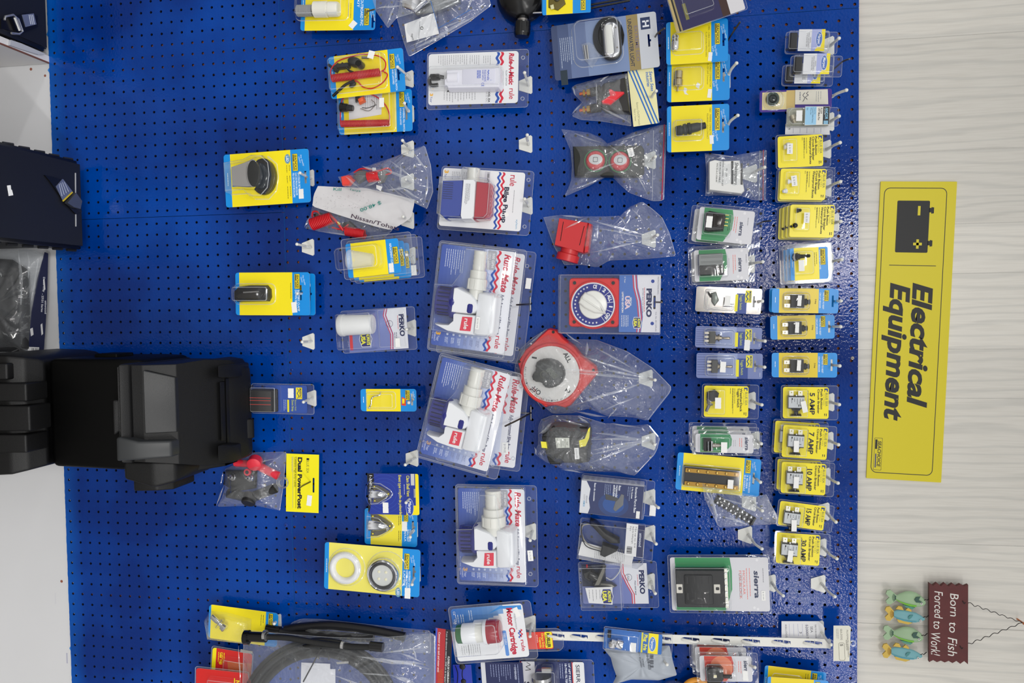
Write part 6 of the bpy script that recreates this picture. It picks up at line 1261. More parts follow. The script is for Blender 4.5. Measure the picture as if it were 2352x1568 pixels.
for (x, y) in ((533, 1096), (573, 1098)): u, v = it.L(x, y, 16); m = it.mb(); m.lathe((u, v, 8), (-.2, -1, -.35), [(0, .010), (.003, .010), (.0035, .008), (.008, .008), (.009, .0045), (.016, .004), (.017, .002)], CHROME, 8); m.build('steel_stud', it.e)
RBt = C(216, 40, 60, .4)
m = it.mb(); u, v = it.L(586, 1068, 20); tip = it.L(640, 1092, 12); m.tube([(u, v, 14), (u + 30, v + 14, 14), (tip[0], tip[1], 14)], .0095, RBt, 14); m.lathe((u - 1, v - 10, 14), (1, -.2, 0) if 0 else (0.25, -.55, .1), [(0, .016), (.018, .0165), (.02, .014)], RBt, 20); u2, v2 = it.L(540, 1062, 12); m.tube([(u2, v2, 12), (u, v, 14)], .0085, RBt, 12); m.lathe((u - 16, v + 16, 20), (0, -1, 0), [(0, .008), (.006, .008), (.0061, .0045, DK)], RBt, 14); m.build('red_boot', it.e)
m = it.mb(); u, v = it.L(572, 1145, 20); tip = it.L(634, 1120, 12); m.tube([(u, v, 14), (tip[0], tip[1], 14)], .0115, DK, 14); m.lathe((u, v - 8, 10), (.6, -.5, 0), [(0, .015), (.022, .016), (.024, .014)], DK, 20); u2, v2 = it.L(524, 1132, 12); m.tube([(u2, v2, 12), (u, v, 14)], .011, DK, 12); m.build('black_boot', it.e)
m = it.mb()
for k_ in range(3): u, v = it.L(648 + k_ * 2, 1108, 16); ring(m, u, v, 14 - k_ * 2, 13 - k_ * 2, 1.2, 14 + k_ * 2, SILV, 20)
m.build('lock_washer', it.e)
bag(it, q([(517, 1077), (538, 1067), (556, 1048), (572, 1039), (658, 1037), (652, 1110), (643, 1172), (582, 1160), (504, 1163), (499, 1162), (510, 1140), (516, 1121)]), it.L(580, 1105), 34, BAG, seed=9, amp=1.6, folds=[(it.L(502, 1160), it.L(520, 1110), 3, 10), (it.L(520, 1080), it.L(515, 1110), 2.5, 16), (it.L(590, 1060), it.L(650, 1048), 2, 18), (it.L(600, 1155), it.L(640, 1150), 2, 12)])
# --- lanyard bags
it = plain('lanyard_bag', 'crumpled clear bag of red coiled lanyards above the handwritten paper', 'lanyard pack', 777, 334, .062); q = it.Ls
m = it.mb(); a = [it.L(x, y, 12) for x, y in ((846, 408), (872, 404))]; coil(m, a[0], a[1], .010, 9, REDP, .0018, 16); path(m, [(*it.L(812, 396, 12), 10), (*it.L(832, 387, 12), 12), (*it.L(868, 392, 12), 12), (*it.L(890, 386, 12), 12), (*it.L(898, 396, 12), 10), (*it.L(880, 402, 12), 10)], .0018, REDP); m.build('red_coil', it.e)
m = it.mb(); m.dome(q([(787, 407), (806, 402), (818, 414), (806, 428), (790, 428)]), 2, 14, 3, C(226, 64, 54, .4)); m.build('red_clip', it.e)
m = it.mb(); m.dome(q([(812, 404), (830, 390), (850, 394), (846, 410), (826, 424)]), 2, 12, 4, C(70, 72, 74, .5)); m.dome(q([(866, 392), (884, 388), (896, 396), (884, 420), (870, 424)]), 2, 10, 4, C(90, 92, 94, .5)); m.build('grey_fittings', it.e)
m = it.mb(); m.poly(q([(862, 388), (870, 388), (870, 400), (862, 400)]), 18, 18.4, STK); m.poly(q([(868, 426), (882, 430), (878, 440), (868, 434)]), 10, 10.4, STK); m.build('tape', it.e)
bag(it, q([(777, 406), (795, 402), (814, 393), (859, 376), (900, 362), (922, 354), (950, 342), (976, 334), (990, 380), (995, 440), (981, 480), (950, 465), (924, 454), (890, 445), (848, 435), (820, 438), (794, 431), (784, 420)]), it.L(885, 410), 24, BAG, seed=11, amp=4, freq=15, folds=[(it.L(800, 408), it.L(836, 434), 4, 22), (it.L(838, 385), it.L(880, 400), 4, 24), (it.L(880, 395), it.L(960, 415), 5, 24), (it.L(900, 370), it.L(965, 420), 3, 22), (it.L(955, 350), it.L(985, 400), 4, 14), (it.L(925, 375), it.L(930, 440), 4, 22), (it.L(985, 400), it.L(978, 470), 4, 10), (it.L(890, 440), it.L(955, 430), 4, 20), (it.L(920, 430), it.L(970, 460), 4, 14), (it.L(850, 430), it.L(885, 415), 3, 22)])
it = plain('lanyard_bag', 'clear bag of red coiled lanyards tucked under the handwritten white paper', 'lanyard pack', 701, 428, .02); q = it.Ls
m = it.mb(); a = [it.L(x, y, 12) for x, y in ((716, 516), (764, 500))]; coil(m, a[0], a[1], .0125, 13, REDP, .0019, 14); a = [it.L(x, y, 12) for x, y in ((794, 530), (838, 538))]; coil(m, a[0], a[1], .0095, 14, REDP, .0017, 12)
path(m, [(*it.L(757, 492, 12), 16), (*it.L(775, 508, 12), 20), (*it.L(790, 530, 12), 16)], .0028, REDP, 8); path(m, [(*it.L(716, 498, 12), 10), (*it.L(718, 486, 12), 10), (*it.L(728, 486, 12), 10), (*it.L(735, 494, 12), 10)], .002, REDP); path(m, [(*it.L(762, 522, 12), 10), (*it.L(785, 526, 12), 14), (*it.L(800, 515, 12), 10)], .002, REDP); m.build('red_coils', it.e)
m = it.mb(); m.dome(q([(722, 492), (738, 488), (752, 496), (746, 506), (728, 504)]), 2, 9, 2, MATTE); m.dome(q([(786, 512), (806, 508), (820, 520), (808, 530), (790, 526)]), 2, 9, 2, MATTE); m.build('black_clips', it.e)
m = it.mb(); m.tube([(*it.L(778, 511, 12), 19), (*it.L(784, 517, 12), 19)], .0036, C(210, 190, 120, .3, .8), 8); m.build('crimp', it.e)
bag(it, q([(722, 445), (718, 470), (712, 500), (701, 524), (762, 537), (862, 550), (886, 543), (902, 528), (900, 470), (820, 440)]), it.L(800, 500), 22, BAG, seed=12, amp=2, folds=[(it.L(703, 524), it.L(716, 495), 3, 8), (it.L(730, 532), it.L(860, 548), 2.5, 6)])
it = plain('paper_tag', 'crumpled white paper with handwriting Nissan and a green price, on a hook', 'paper tag', 722, 428, .045); q = it.Ls
m = it.mb(); P1 = q([(733, 428), (780, 430), (838, 432), (895, 444), (954, 459), (947, 500), (925, 515), (899, 529), (862, 520), (827, 509), (770, 491), (719, 474), (723, 450)]); PT = resample(P1, 60); cc = it.L(835, 478)
PAPR = C(214, 212, 214, .6, mott=.12, bs=60)
m.loft([[(cc[0] + (a - cc[0]) * s_, cc[1] + (b - cc[1]) * s_, 5 + 5 * noise.noise(Vector((a * .03 * s_, b * .03 * s_, 3))) + (1 - s_) * 3) for a, b in PT] for s_ in (1, .85, .7, .5, .3, .1, .01)], PAPR, cap1=True); m.build('paper', it.e)
m = it.mb(); u, v = it.L(808, 500, 9); m.text('Nissan/Tohats', u, v, 9, C(60, 40, 60), 15, fit=112, rot=-1.31, bold=.012)
u, v = it.L(768, 438, 9); m.text('Kill', u, v, 7, C(30, 130, 120), 15, fit=18, rot=-1.5, bold=.01); u, v = it.L(804, 437, 9); m.text('Tanya', u, v, 5, C(30, 130, 120), 15, fit=26, rot=-1.4, bold=.01); u, v = it.L(876, 462, 9); m.text('$ 48.00', u, v, 8, C(30, 130, 120), 15, fit=50, rot=1.2, bold=.01)
R = random.Random(5)
for k_ in range(70):
    x, y = R.uniform(728, 850), R.uniform(445, 480); u, v = it.L(x, y, 9); m.tube([(u, v, 14), (u + R.uniform(-3, 3), v + R.uniform(-3, 3), 14)], .0002, C(120, 110, 120), 3)
m.build('handwriting', it.e)
# --- crumpled bags at the top edge
it = plain('gauge_parts_bag', 'crumpled clear bag with a printed figure sheet, hanging into the top of the picture', 'parts pack', 912, -60, .03); q = it.Ls
m = it.mb(); a = [it.L(x, y, 10) for x, y in ((928, 55), (997, 29), (1008, 77), (934, 97))]; m.poly(a, 8, 8.4, PAPER); u, v = it.L(958, 70, 10); m.text('Figure 1  Gauge A', u - 14, v + 8, 4, INK, 8.6, fit=44, rot=-.32, bold=.01); m.bars(u + 4, v - 22, v + 26, 1, 4, 1.2, GREYI, 8.6); ring(m, u + 10, v - 6, 4, 2.4, .4, 8.5, INK, 12); m.build('printed_sheet', it.e)
m = it.mb(); m.dome(q([(930, 10), (980, -30), (1050, -40), (1060, 10), (1010, 30), (960, 40)]), 1, 10, 6, C(150, 152, 154, .2, .8)); m.build('metal_gauge', it.e)
bag(it, q([(912, 43), (925, 90), (939, 131), (1000, 97), (1078, 51), (1128, 13), (1110, -60), (930, -60)]), it.L(1010, 10), 18, BAG, seed=13, amp=3.5, freq=15, folds=[(it.L(940, 125), it.L(1110, 30), 6, 14), (it.L(1010, 70), it.L(1080, 46), 3, 12), (it.L(1060, 10), it.L(1120, -10), 5, 16), (it.L(935, 30), it.L(1000, 10), 6, 16), (it.L(1000, 20), it.L(1070, 0), 4, 18), (it.L(1070, 40), it.L(1100, -20), 4, 16), (it.L(945, 112), it.L(1000, 85), 3, 12)])
m = it.mb(); a, b, c_ = it.L(995, 10), it.L(1012, 72), it.L(1085, 30); m.tube([(a[0], a[1], 20), (b[0], b[1], 20), (c_[0], c_[1], 20)], .0007, C(40, 110, 190), 5); m.build('blue_line', it.e)
it = plain('hose_clip_bag', 'crumpled empty looking clear bag with a pointed corner, left of the figure sheet bag', 'parts pack', 856, -60, .05); q = it.Ls
bag(it, q([(856, 0), (864, 26), (891, 65), (911, 41), (950, 30), (990, 0), (985, -60), (860, -60)]), it.L(920, -10), 14, BAG, seed=14, amp=3, folds=[(it.L(866, 24), it.L(930, 18), 4, 14), (it.L(891, 62), it.L(915, 10), 4, 12), (it.L(915, 6), it.L(975, 20), 8, 14), (it.L(870, 0), it.L(930, -10), 5, 12)])
m = it.mb(); m.dome(q([(925, 0), (965, -12), (985, 6), (955, 30), (925, 22)]), 2, 12, 5, CHROME); m.build('chrome_part', it.e)
# --- black compass-like lamp at the top
it = plain('black_search_light', 'glossy black round lamp with a ribbed knob, hanging in from the top edge', 'lamp', 1142, -80, .01); q = it.Ls
m = it.mb(); c_ = it.L(1195, -14, 30); rings = []
for k_ in range(8):
    a_ = math.pi / 2 * k_ / 7; r_ = 57 * math.cos(a_) + 1; rings.append([(c_[0] + r_ * math.cos(t * math.pi / 20), c_[1] + r_ * math.sin(t * math.pi / 20), 4 + 46 * math.sin(a_)) for t in range(40)])
m.loft(rings, BLKG, cap0=True); m.build('lamp_body', it.e)
m = it.mb(); k1 = it.L(1201, 38, 20); m.lathe((k1[0], k1[1], 20), (1, 0, .02), [(0, .010), (.006, .010, STEEL), (.0062, .0125, STEEL), (.010, .0125), (.012, .0165)] + [(.0125 + i * .0035, .017 if i % 2 else .0178) for i in range(8)] + [(.042, .015)], BLKG, 14, sm=False); m.build('ribbed_knob', it.e)
m = it.mb(); m.tube([(*it.L(1190, 30, 20), 22), (*it.L(1225, 31, 20), 24), (*it.L(1262, 30, 20), 24)], .002, SILV, 8); m.build('steel_arm', it.e)
for q_, (a, b) in enumerate((((1330, 24), (1447, 1)), ((1330, 16), (1440, -4)))):
    e = plain('black_rod', 'slim black rod crossing the top edge, %s of the two' % ('lower' if q_ == 0 else 'upper'), 'rod', a[0], a[1], .04, 'black rods at the top edge'); m = e.mb(); u, v = e.L(*a), e.L(*b); m.tube([(u[0], u[1], 0), (v[0], v[1], 0)], .0024, BLKG, 8); m.build('rod', e.e)
# --- dark glossy pack top right
it = It('lamp_pack', 'tilted dark blue pack with a gold edge, hanging from the top over the connector cards', 'light pack', (1520, -48), (1676, -104), (1565, 72), .085); W, H = it.W, it.H
m = card(it, C(44, 42, 84, .25), r=4, bands=[(0, 0, 6, H, C(180, 160, 110, .3)), (6, 0, 10, H, BLACK), (10, 0, 14, H, C(150, 134, 90, .3)), (112, 0, 130, H, C(60, 36, 30, .3)), (130, 0, W, H, C(214, 212, 216, .3))]); m.rect(28, 70, 36, 108, .9, C(120, 116, 60)); m.build('backing_card', it.e); shell(it, rr(-2, -2, W + 6, H + 2, 6), -.6, domes=[(rr(26, 55, 100, 104, 7), 15, 3)])
# ================================================================ MORE PACKS
NV = C(24, 34, 84, .35)
def usa(m, u, v, w, s_=1.0):
    P = [(u + 24 * s_, v), (u + 29 * s_, v + 17 * s_), (u + 24 * s_, v + 34 * s_), (u + 5 * s_, v + 34 * s_), (u, v + 17 * s_), (u + 5 * s_, v)]
    m.flat(P, w, WHITE); m.flat(inset(P, 1.1), w + .06, C(24, 30, 110, .4)); YT = C(232, 230, 60)
    m.text('ALWAYS', u + 17 * s_, v + 4 * s_, 7 * s_, YT, w + .12, fit=26 * s_, bold=.05); m.text('USA', u + 5 * s_, v + 5 * s_, 9 * s_, YT, w + .12, fit=24 * s_, bold=.05)
# --- white jar pack
it = It('jar_pack', 'clear pack with a frosted white jar on a blue card with red stripe', 'jar pack', (783, 714), (952, 703), (786, 812), .035); W, H = it.W, it.H
m = it.mb(); PL = C(112, 124, 180, .3); m.poly([(14, 3), (150, 1), (150, 94), (14, 97)], 0, .6, PL); w = .7; m.flat([(150, 1), (108, 1.5), (104, 16), (110, 36), (118, 60), (116, 94), (150, 94)], w, C(216, 218, 226, .3))
for k_, mt in enumerate((C(206, 60, 70), C(226, 228, 236), C(206, 60, 70))): m.flat([(107 - k_ * 2.5, 1.5), (103 - k_ * 2.5, 16), (109 - k_ * 2.5, 36), (117 - k_ * 2.5, 60), (115 - k_ * 2.5, 94), (113.4 - k_ * 2.5, 94), (115.4 - k_ * 2.5, 60), (107.4 - k_ * 2.5, 36), (101.4 - k_ * 2.5, 16), (105.4 - k_ * 2.5, 1.5)], w + .02, mt)
m.rect(16, 52, 23, 92, w + .05, C(206, 50, 60)); m.text('PERKO', 133, 16, 11, NV, w + .08, fit=50, bold=.05); m.bars(129, 18, 60, 1, 3, 1.2, C(206, 100, 110), w + .08); ring(m, 110, 36, 8, 7.2, .2, w + .1, NV, 20); m.text('USA', 107, 30, 5, NV, w + .1, fit=12); m.bars(124, 56, 76, 2, 4, 1.2, NV, w + .08); usa(m, 38, 50, w + .05, 1.05); m.build('backing_card', it.e)
m = it.mb(); WJ = C(220, 221, 221, .35); R_ = 24 * it.su; m.lathe((4, 33, 26), (.02, 0, 1), [(0, R_ * .9), (.003, R_), (.012, R_), (.0125, R_ * .95), (.075, R_ * .88), (.078, R_ * .8)], WJ, 30); m.build('white_jar', it.e)
shell(it, rr(-2, 0, W, H, 6), -.6, domes=[(rr(-3, 4, 84, 92, 8), 50, 5), (rr(84, 2, 146, 90, 4), 4, 1.5)]); sticker(it, 122, 70, 5.2, 11, 20)
# --- strap pack
it = It('strap_pack', 'clear pack with a folded black webbing strap with red stripes', 'strap pack', (580, 882), (705, 884), (580, 948), .04); W, H = it.W, it.H
m = it.mb(); m.poly(rr(30, 1, W, H - 2, 4), 0, .6, C(50, 80, 160, .3)); w = .7; m.rect(100, 6, 114, 32, w, YEL); m.text('MARPAC', 108, 8, 4.6, NV, w + .06, fit=22, bold=.03); m.flat([(102, 8), (106, 13), (102, 19), (106, 26), (102, 31), (104, 31), (108, 26), (104, 19), (108, 13), (104, 8)], w + .06, C(40, 90, 120)); m.text('Battery Hold', 97, 34, 4, C(180, 190, 90), w, fit=24); m.text('Down Strap', 90, 34, 5, C(180, 190, 90), w, fit=26, bold=.02); m.rect(80, 34, 84, 62, w, C(232, 222, 40)); m.bars(76, 34, 60, 2, 4, 1.2, C(160, 176, 216), w); m.build('backing_card', it.e); sticker(it, 82, 8, 1, 13, 22)
m = it.mb(); SK = C(26, 24, 26, .6)
for k_ in range(3): m.dome(rr(2, 10 + k_ * .5, 60 - k_ * 3, 62, 4), 2 + k_ * 7, 6.5, 2, SK)
m.build('black_strap', it.e); m = it.mb()
for v_ in (28, 34, 43): m.box(3, v_, 52, v_ + 1, 22.3, 22.7, C(200, 60, 50))
m.build('red_stripe', it.e); shell(it, rr(-3, -2, W + 16, H + 1, 5), -.6, domes=[(rr(0, 2, 64, H - 2, 6), 25, 4)])
# --- red dial selector pack
it = It('selector_switch_pack', 'clear box pack with a red square switch, blue starred dial and white knob', 'switch pack', (1287, 630), (1518, 630), (1284, 764), .036); W, H = it.W, it.H
m = it.mb(34); m.poly(rr(136, 2, 229, 130, 2), 20, 20.6, C(70, 112, 186, .3)); w = 20.7; WC = C(222, 222, 230, .3); m.flat([(229, 2), (176, 2), (178, 30), (186, 60), (190, 96), (186, 130), (229, 130)], w, WC)
for k_, mt in enumerate((C(206, 60, 70), WC, C(206, 60, 70))): a_ = 172 - k_ * 3.4; m.flat([(a_, 2), (a_ + 2, 30), (a_ + 10, 60), (a_ + 14, 96), (a_ + 10, 130), (a_ + 12, 130), (a_ + 16.2, 96), (a_ + 12.2, 60), (a_ + 4.4, 30), (a_ + 2.4, 2)], w + .03, mt)
m.text('PERKO', 198, 32, 11, NV, w + .06, fit=64, bold=.06); m.bars(192, 30, 86, 1, 3, 1.3, C(206, 90, 100), w + .06); m.text('BATTERY SELECTOR SWITCH', 188, 32, 3, NV, w + .06, fit=54); m.text('INSTRUCTIONS ENCL.', 222, 6, 2.8, NV, w + .06, fit=40); m.text('Cat. No. 8511DPUSA', 218, 84, 2.8, NV, w + .06, fit=44)
for v_ in (16, 110): m.flat(circ(211, v_, 4, 16), w + .06, C(30, 60, 150))
m.flat(rr(213, 48, 218, 78, 2), w + .08, BLACK); m.flat(rr(214.2, 52, 217, 74, 1), w + .12, C(20, 60, 150))
m.text('SPECIAL', 160, 52, 4, WHITE, w + .06, fit=20, bold=.03); m.text('USA', 150, 49, 10, C(226, 200, 210), w + .06, fit=30, bold=.05); m.text('LIMITED EDITION', 142, 40, 4, WHITE, w + .06, fit=46, bold=.03); m.text('5 Year', 147, 6, 3.4, WHITE, w + .06, fit=14); m.bars(156, 92, 122, 5, 3.6, 1, WHITE, w + .06); usa(m, 166, 96, w + .06, .75); m.build('backing_card', it.e)
m = it.mb(34); RS = C(208, 40, 40, .3); m.dome(rr(20, 8, 137, 120, 9), 1, 24, 3, RS); 
for (a, b) in ((34, 20), (122, 20), (34, 108), (122, 108)): m.flat(circ(a, b, 4, 14), 25.4, BLACK); ring(m, a, b, 6, 4, 1, 25, RS, 14)
m.build('red_housing', it.e)
m = it.mb(38); c_ = (77, 69); ring(m, *c_, 55, 49, 6, 25, RS, 48); m.poly(circ(*c_, 50, 48), 25, 30, C(216, 216, 222, .3)); m.flat(circ(*c_, 47, 48), 30.1, C(24, 34, 130, .3)); w = 30.2
for k_ in range(16):
    an = math.radians(58 + k_ * 11.5 + 20); r_ = 41; u, v = c_[0] + r_ * math.cos(an), c_[1] + r_ * math.sin(an); st_ = []
    for j in range(10): t = an + j * math.pi / 5; q_ = 2.9 if j % 2 == 0 else 1.2; st_.append((u + q_ * math.cos(t), v + q_ * math.sin(t)))
    m.flat(st_, w, WHITE)
for t_, an, f in (('2', -52, 7), ('ALL', -22, 15), ('1', 6, 3), ('OFF', 38, 15), ('CE', -84, 9)):
    a_ = math.radians(an); m.text(t_, c_[0] + 37 * math.cos(a_), c_[1] + 37 * math.sin(a_), 8, WHITE, w, fit=f, rot=a_, al='c', bold=.04)
for an in (-66, -38, -8, 20, 54): a_ = math.radians(an); d1 = (math.cos(a_), math.sin(a_)); m.flat([(c_[0] + 33 * d1[0] - .5 * d1[1], c_[1] + 33 * d1[1] + .5 * d1[0]), (c_[0] + 47 * d1[0] - .5 * d1[1], c_[1] + 47 * d1[1] + .5 * d1[0]), (c_[0] + 47 * d1[0] + .5 * d1[1], c_[1] + 47 * d1[1] - .5 * d1[0]), (c_[0] + 33 * d1[0] + .5 * d1[1], c_[1] + 33 * d1[1] - .5 * d1[0])], w, WHITE)
m.build('dial_ring', it.e)
m = it.mb(44); KW = C(232, 232, 226, .3); m.dome(circ(*c_, 32, 40), 30, 7, 3, KW); a_ = math.radians(33); ca, sa = math.cos(a_), math.sin(a_)
def kk(a, b): return (c_[0] + a * ca - b * sa, c_[1] + a * sa + b * ca)
m.dome([kk(-31, -14), kk(-10, -17), (kk(14, -13)), kk(34, -1.5), kk(36, 2), kk(14, 14), kk(-10, 17), kk(-30, 15), kk(-33, 0)], 35, 11, 5, KW); m.dome([kk(-28, -2), kk(20, -2), kk(32, 0), kk(20, 2), kk(-28, 2)], 45, 4, 1.4, KW); m.build('white_knob', it.e)
shell(it, rr(-2, 0, W + 1, H + 2, 4), -.6, domes=[(rr(0, 1, W, H, 4), 54, 2)], hole=None)
# --- navy box
it = It('light_base_box', 'navy and white box printed with a grey plug-in base, in a clear shell', 'light base pack', (1340, 1090), (1483, 1105), (1332, 1164), .012); W, H = it.W, it.H
m = it.mb(); m.dome(rr(0, 0, W - 2, H, 2), 1, 50, 1, C(218, 218, 224, .35), top=C(30, 44, 96, .3)); w = 51.2
m.flat([(1, 1), (12, 1), (22, 18), (20, 40), (24, 60), (20, H - 1), (1, H - 1)], w, C(214, 216, 222)); m.flat(circ(76, 48, 34, 30, 26), w, C(26, 58, 118, .3)); m.flat(circ(76, 48, 24, 30, 18), w + .04, C(28, 76, 148, .3))
for (t, u, v, ch, f) in (('Rectangle Plug-in Base', 122, 4, 5, 56), ('Base', 85, 4, 5, 11), ('rectangulaire', 79, 4, 5, 32), ('enfichable', 73, 4, 5, 26), ('Base de conexión', 30, 4, 4, 40), ('2 Pin Socket', 114, 4, 3.4, 26)): m.text(t, u, v, ch, C(226, 230, 240), w + .08, fit=f, bold=.02)
m.bars(110, 4, 36, 2, 4, 1, C(150, 165, 200), w + .08); m.bars(66, 4, 34, 4, 4, 1, C(150, 165, 200), w + .08); m.text('attwood', 14, 34, 3.5, NV, w + .08, fit=16); m.text('LIGHT', 8, 32, 4, GREYI, w + .08, fit=12); m.text('ARMOR', 8, 45, 4, C(60, 150, 200), w + .08, fit=14, bold=.02)
m.dome([(56, 26), (62, 26), (86, 32), (86, 40), (58, 38)], w + .02, .4, .6, C(60, 62, 66)); m.dome([(92, 22), (98, 24), (98, 46), (82, 62), (76, 58), (80, 40), (86, 34)], w + .02, .7, 1, C(104, 106, 110)); m.build('box', it.e)
m = it.mb()
for k_ in range(11): u = 8 + k_ * 12; m.V
for k_ in range(10):       # small print on the visible side
    for j in range(6):
        u = 8 + k_ * 13; z = 8 + j * 6.5
        b0 = [m.vt((u, -.25, z)), m.vt((u + 9 - (j * 3 + k_) % 4, -.25, z)), m.vt((u + 9 - (j * 3 + k_) % 4, -.25, z + 1.6)), m.vt((u, -.25, z + 1.6))]; m.face(tuple(b0), C(140, 140, 150))
m.build('side_print', it.e); sticker(it, 128, 56, 51.4, 8, 16); shell(it, rr(-4, -3, W + 22, H + 4, 6), -.6, domes=[(rr(-2, -2, W + 3, H + 3, 5), 54, 2)]); sticker(it, 158, 52, 1, 14, 24)
# --- clear box with black base parts
it = It('light_base_box', 'clear plastic box with black parts, wires, leaflet and a white and navy label', 'light base pack', (1336, 1190), (1486, 1206), (1328, 1268), .012); W, H = it.W, it.H
m = it.mb(20); m.dome([(20, 0), (34, 4), (60, 26), (90, 38), (92, 50), (70, 52), (50, 40), (18, 12)], 4, 18, 5, MATTE); m.dome([(52, 52), (90, 60), (86, 68), (60, 84), (48, 80)], 4, 18, 3, MATTE); m.build('black_base', it.e)
m = it.mb(); path(m, [(20, 6, 14), (4, 14, 12), (4, 34, 12), (20, 54, 12), (52, 62, 14)], .0016, C(150, 146, 136, .4), 6); path(m, [(20, 4, 18), (6, 4, 16), (2, 22, 14), (14, 56, 14), (50, 66, 14)], .0012, BLKG, 6); m.build('wires', it.e)
m = it.mb(); m.poly([(4, 52), (126, 72), (122, 94), (-2, 84)], 2, 2.5, PAPER); m.bars(104, 60, 90, 8, 4, 1, GREYI, 2.6); m.bars(60, 70, 90, 7, 4, 1, GREYI, 2.6); m.build('leaflet', it.e)
m = it.mb(36); m.poly([(104, -1), (146, 0), (146, 72), (104, 70)], 42, 42.6, C(222, 222, 224, .35)); w = 42.7; m.rect(130, 0, 145.5, 71, w, NV); m.text('attwood', 134, 18, 6, C(214, 220, 235), w + .06, fit=30, bold=.01)
for (t, u, f) in (('Fits up to 3/4', 124, 46), ('Base for folding light', 118, 38), ('Part', 112, 10)): m.text(t, u, 5, 3.2, INK, w, fit=f)
for k_ in range(8): m.rect(108 + (k_ % 2) * .01, 50 + k_ * 2, 120, 51 + k_ * 2 + (k_ % 3) * .3, w, INK)
m.build('label', it.e); shell(it, rr(-3, -1, W + 18, H + 1, 4), -.6, domes=[([(0, 0), (W - 4, 0), (W - 2, H), (W - 14, H + 12), (-4, H + 5)], 44, 2)], m=CLB)
# --- pole light base pack
it = It('light_base_pack', 'clear pack with a grey metal clip, folded leaflet and ALWAYS USA badge', 'light base pack', (1330, 1290), (1508, 1288), (1330, 1396), .008); W, H = it.W, it.H
m = it.mb(); m.poly(rr(4, 4, 155, 96, 4), 0, .6, PL); w = .7; m.flat([(155, 4), (102, 4), (102, 26), (112, 50), (124, 74), (124, 96), (155, 96)], w, C(216, 218, 226, .3))
for k_, mt in enumerate((C(206, 60, 70), C(226, 228, 236), C(206, 60, 70))): a_ = 100 - k_ * 2.6; m.flat([(a_, 4), (a_, 26), (a_ + 10, 50), (a_ + 22, 74), (a_ + 22, 96), (a_ + 24, 96), (a_ + 24, 74), (a_ + 12, 50), (a_ + 2, 26), (a_ + 2, 4)], w + .03, mt)
m.rect(0 + 4.5, 4.5, 60, 56, w + .01, C(40, 46, 70)); m.text('PERKO', 137, 20, 11, NV, w + .06, fit=54, bold=.05); ring(m, 112, 36, 8, 7.2, .2, w + .1, NV, 20); m.text('USA', 109, 30, 5, NV, w + .1, fit=12); m.text('POLE LIGHT BASE', 125, 44, 3.2, NV, w + .06, fit=32, bold=.02); m.bars(132, 30, 70, 1, 3, 1.2, C(206, 100, 110), w + .06); m.rect(16, 6, 20, 16, w + .06, C(200, 40, 50)); m.build('backing_card', it.e)
m = it.mb(24); m.lathe((22, 30, 16), (.5, 0, .8), [(0, .010), (.014, .011), (.02, .009)], BLKG, 20); m.dome([(6, 26), (26, 18), (36, 30), (24, 50), (8, 40)], 2, 20, 4, MATTE); m.build('black_socket', it.e)
m = it.mb(24); GM = C(120, 118, 112, .35, .8); m.dome([(54, 10), (62, 14), (60, 26), (46, 56), (28, 58), (34, 48)], 10, 14, 3, GM); m.dome([(28, 48), (72, 52), (84, 60), (70, 66), (30, 62)], 6, 12, 3, GM); path(m, [(60, 40, 14), (74, 44, 16), (92, 26, 12), (96, 6, 10)], .0012, C(200, 200, 200, .4), 5); m.build('metal_clip', it.e)
m = it.mb(30); m.poly([(12, 60), (74, 58), (72, 98), (18, 94)], 28, 29, C(222, 222, 224, .4)); m.bars(44, 64, 92, 4, 8, 1.2, GREYI, 29.2); usa(m, 46, 62, 29.3, 1.0); m.build('leaflet', it.e)
shell(it, rr(-3, 0, W, H, 6), -.6, domes=[(rr(-2, 2, 98, H - 1, 6), 34, 4)], m=CLB)
# ================================================================ LOWER EDGE
# --- plug card
it = It('plug_card', 'blue and yellow card with a chrome plug fitting, in front of the white strip', 'plug pack', (1389, 1441.5), (1522, 1457), (1387, 1487), .05); W, H = it.W, it.H
m = card(it, C(50, 110, 190, .3), r=3, bands=[(86, 0, 104, H, C(214, 206, 70, .3)), (104, 0, 125, H, YEL), (90, -1, 102, H + 1, C(54, 104, 180, .3))]); w = .85; m.text('Plug', 92, 4, 8, C(226, 220, 80), w, fit=16, bold=.04); m.text('Pris', 92, 26, 8, C(226, 220, 80), w, fit=14, bold=.04); m.flat(circ(112, 24, 8, 24, 17), w, C(222, 226, 240)); m.flat(circ(112, 24, 7.2, 24, 16), w + .05, C(80, 130, 200)); m.text('Marpac', 109, 24, 6, WHITE, w + .1, fit=24, al='c', bold=.02); m.build('backing_card', it.e)
m = it.mb(); m.lathe((12, 32, 10), (-.1, 0, 1), [(0, .006), (.004, .009), (.012, .009), (.014, .006)], CHROME, 16); m.lathe((18, 24, 12), (0.2, 0, 1), [(0, .006), (.01, .006), (.011, .009), (.02, .010), (.024, .009)], CHROME, 16); m.dome([(8, 2), (16, 2), (16, 18), (8, 18)], 3, 9, 2, MATTE); m.build('chrome_plug', it.e)
sticker(it, 62, 26, 1, 13, 20); shell(it, rr(-2, -4, W + 24, H + 4, 4), -.6, domes=[(rr(2, 1, 82, H - 2, 5), 18, 4)])
it = plain('printed_bag', 'frosted grey bag printed 1656-208-023 with a barcode', 'parts pack', 1387, 1482, .035); q = it.Ls
m = it.mb(); T_ = C(70, 74, 84); 
def tg(t, x, y, ch, f, r_=-.12): u, v = it.L(x, y, 12); m.text(t, u, v, ch, T_, 15.6, fit=f, rot=r_, bold=.01)
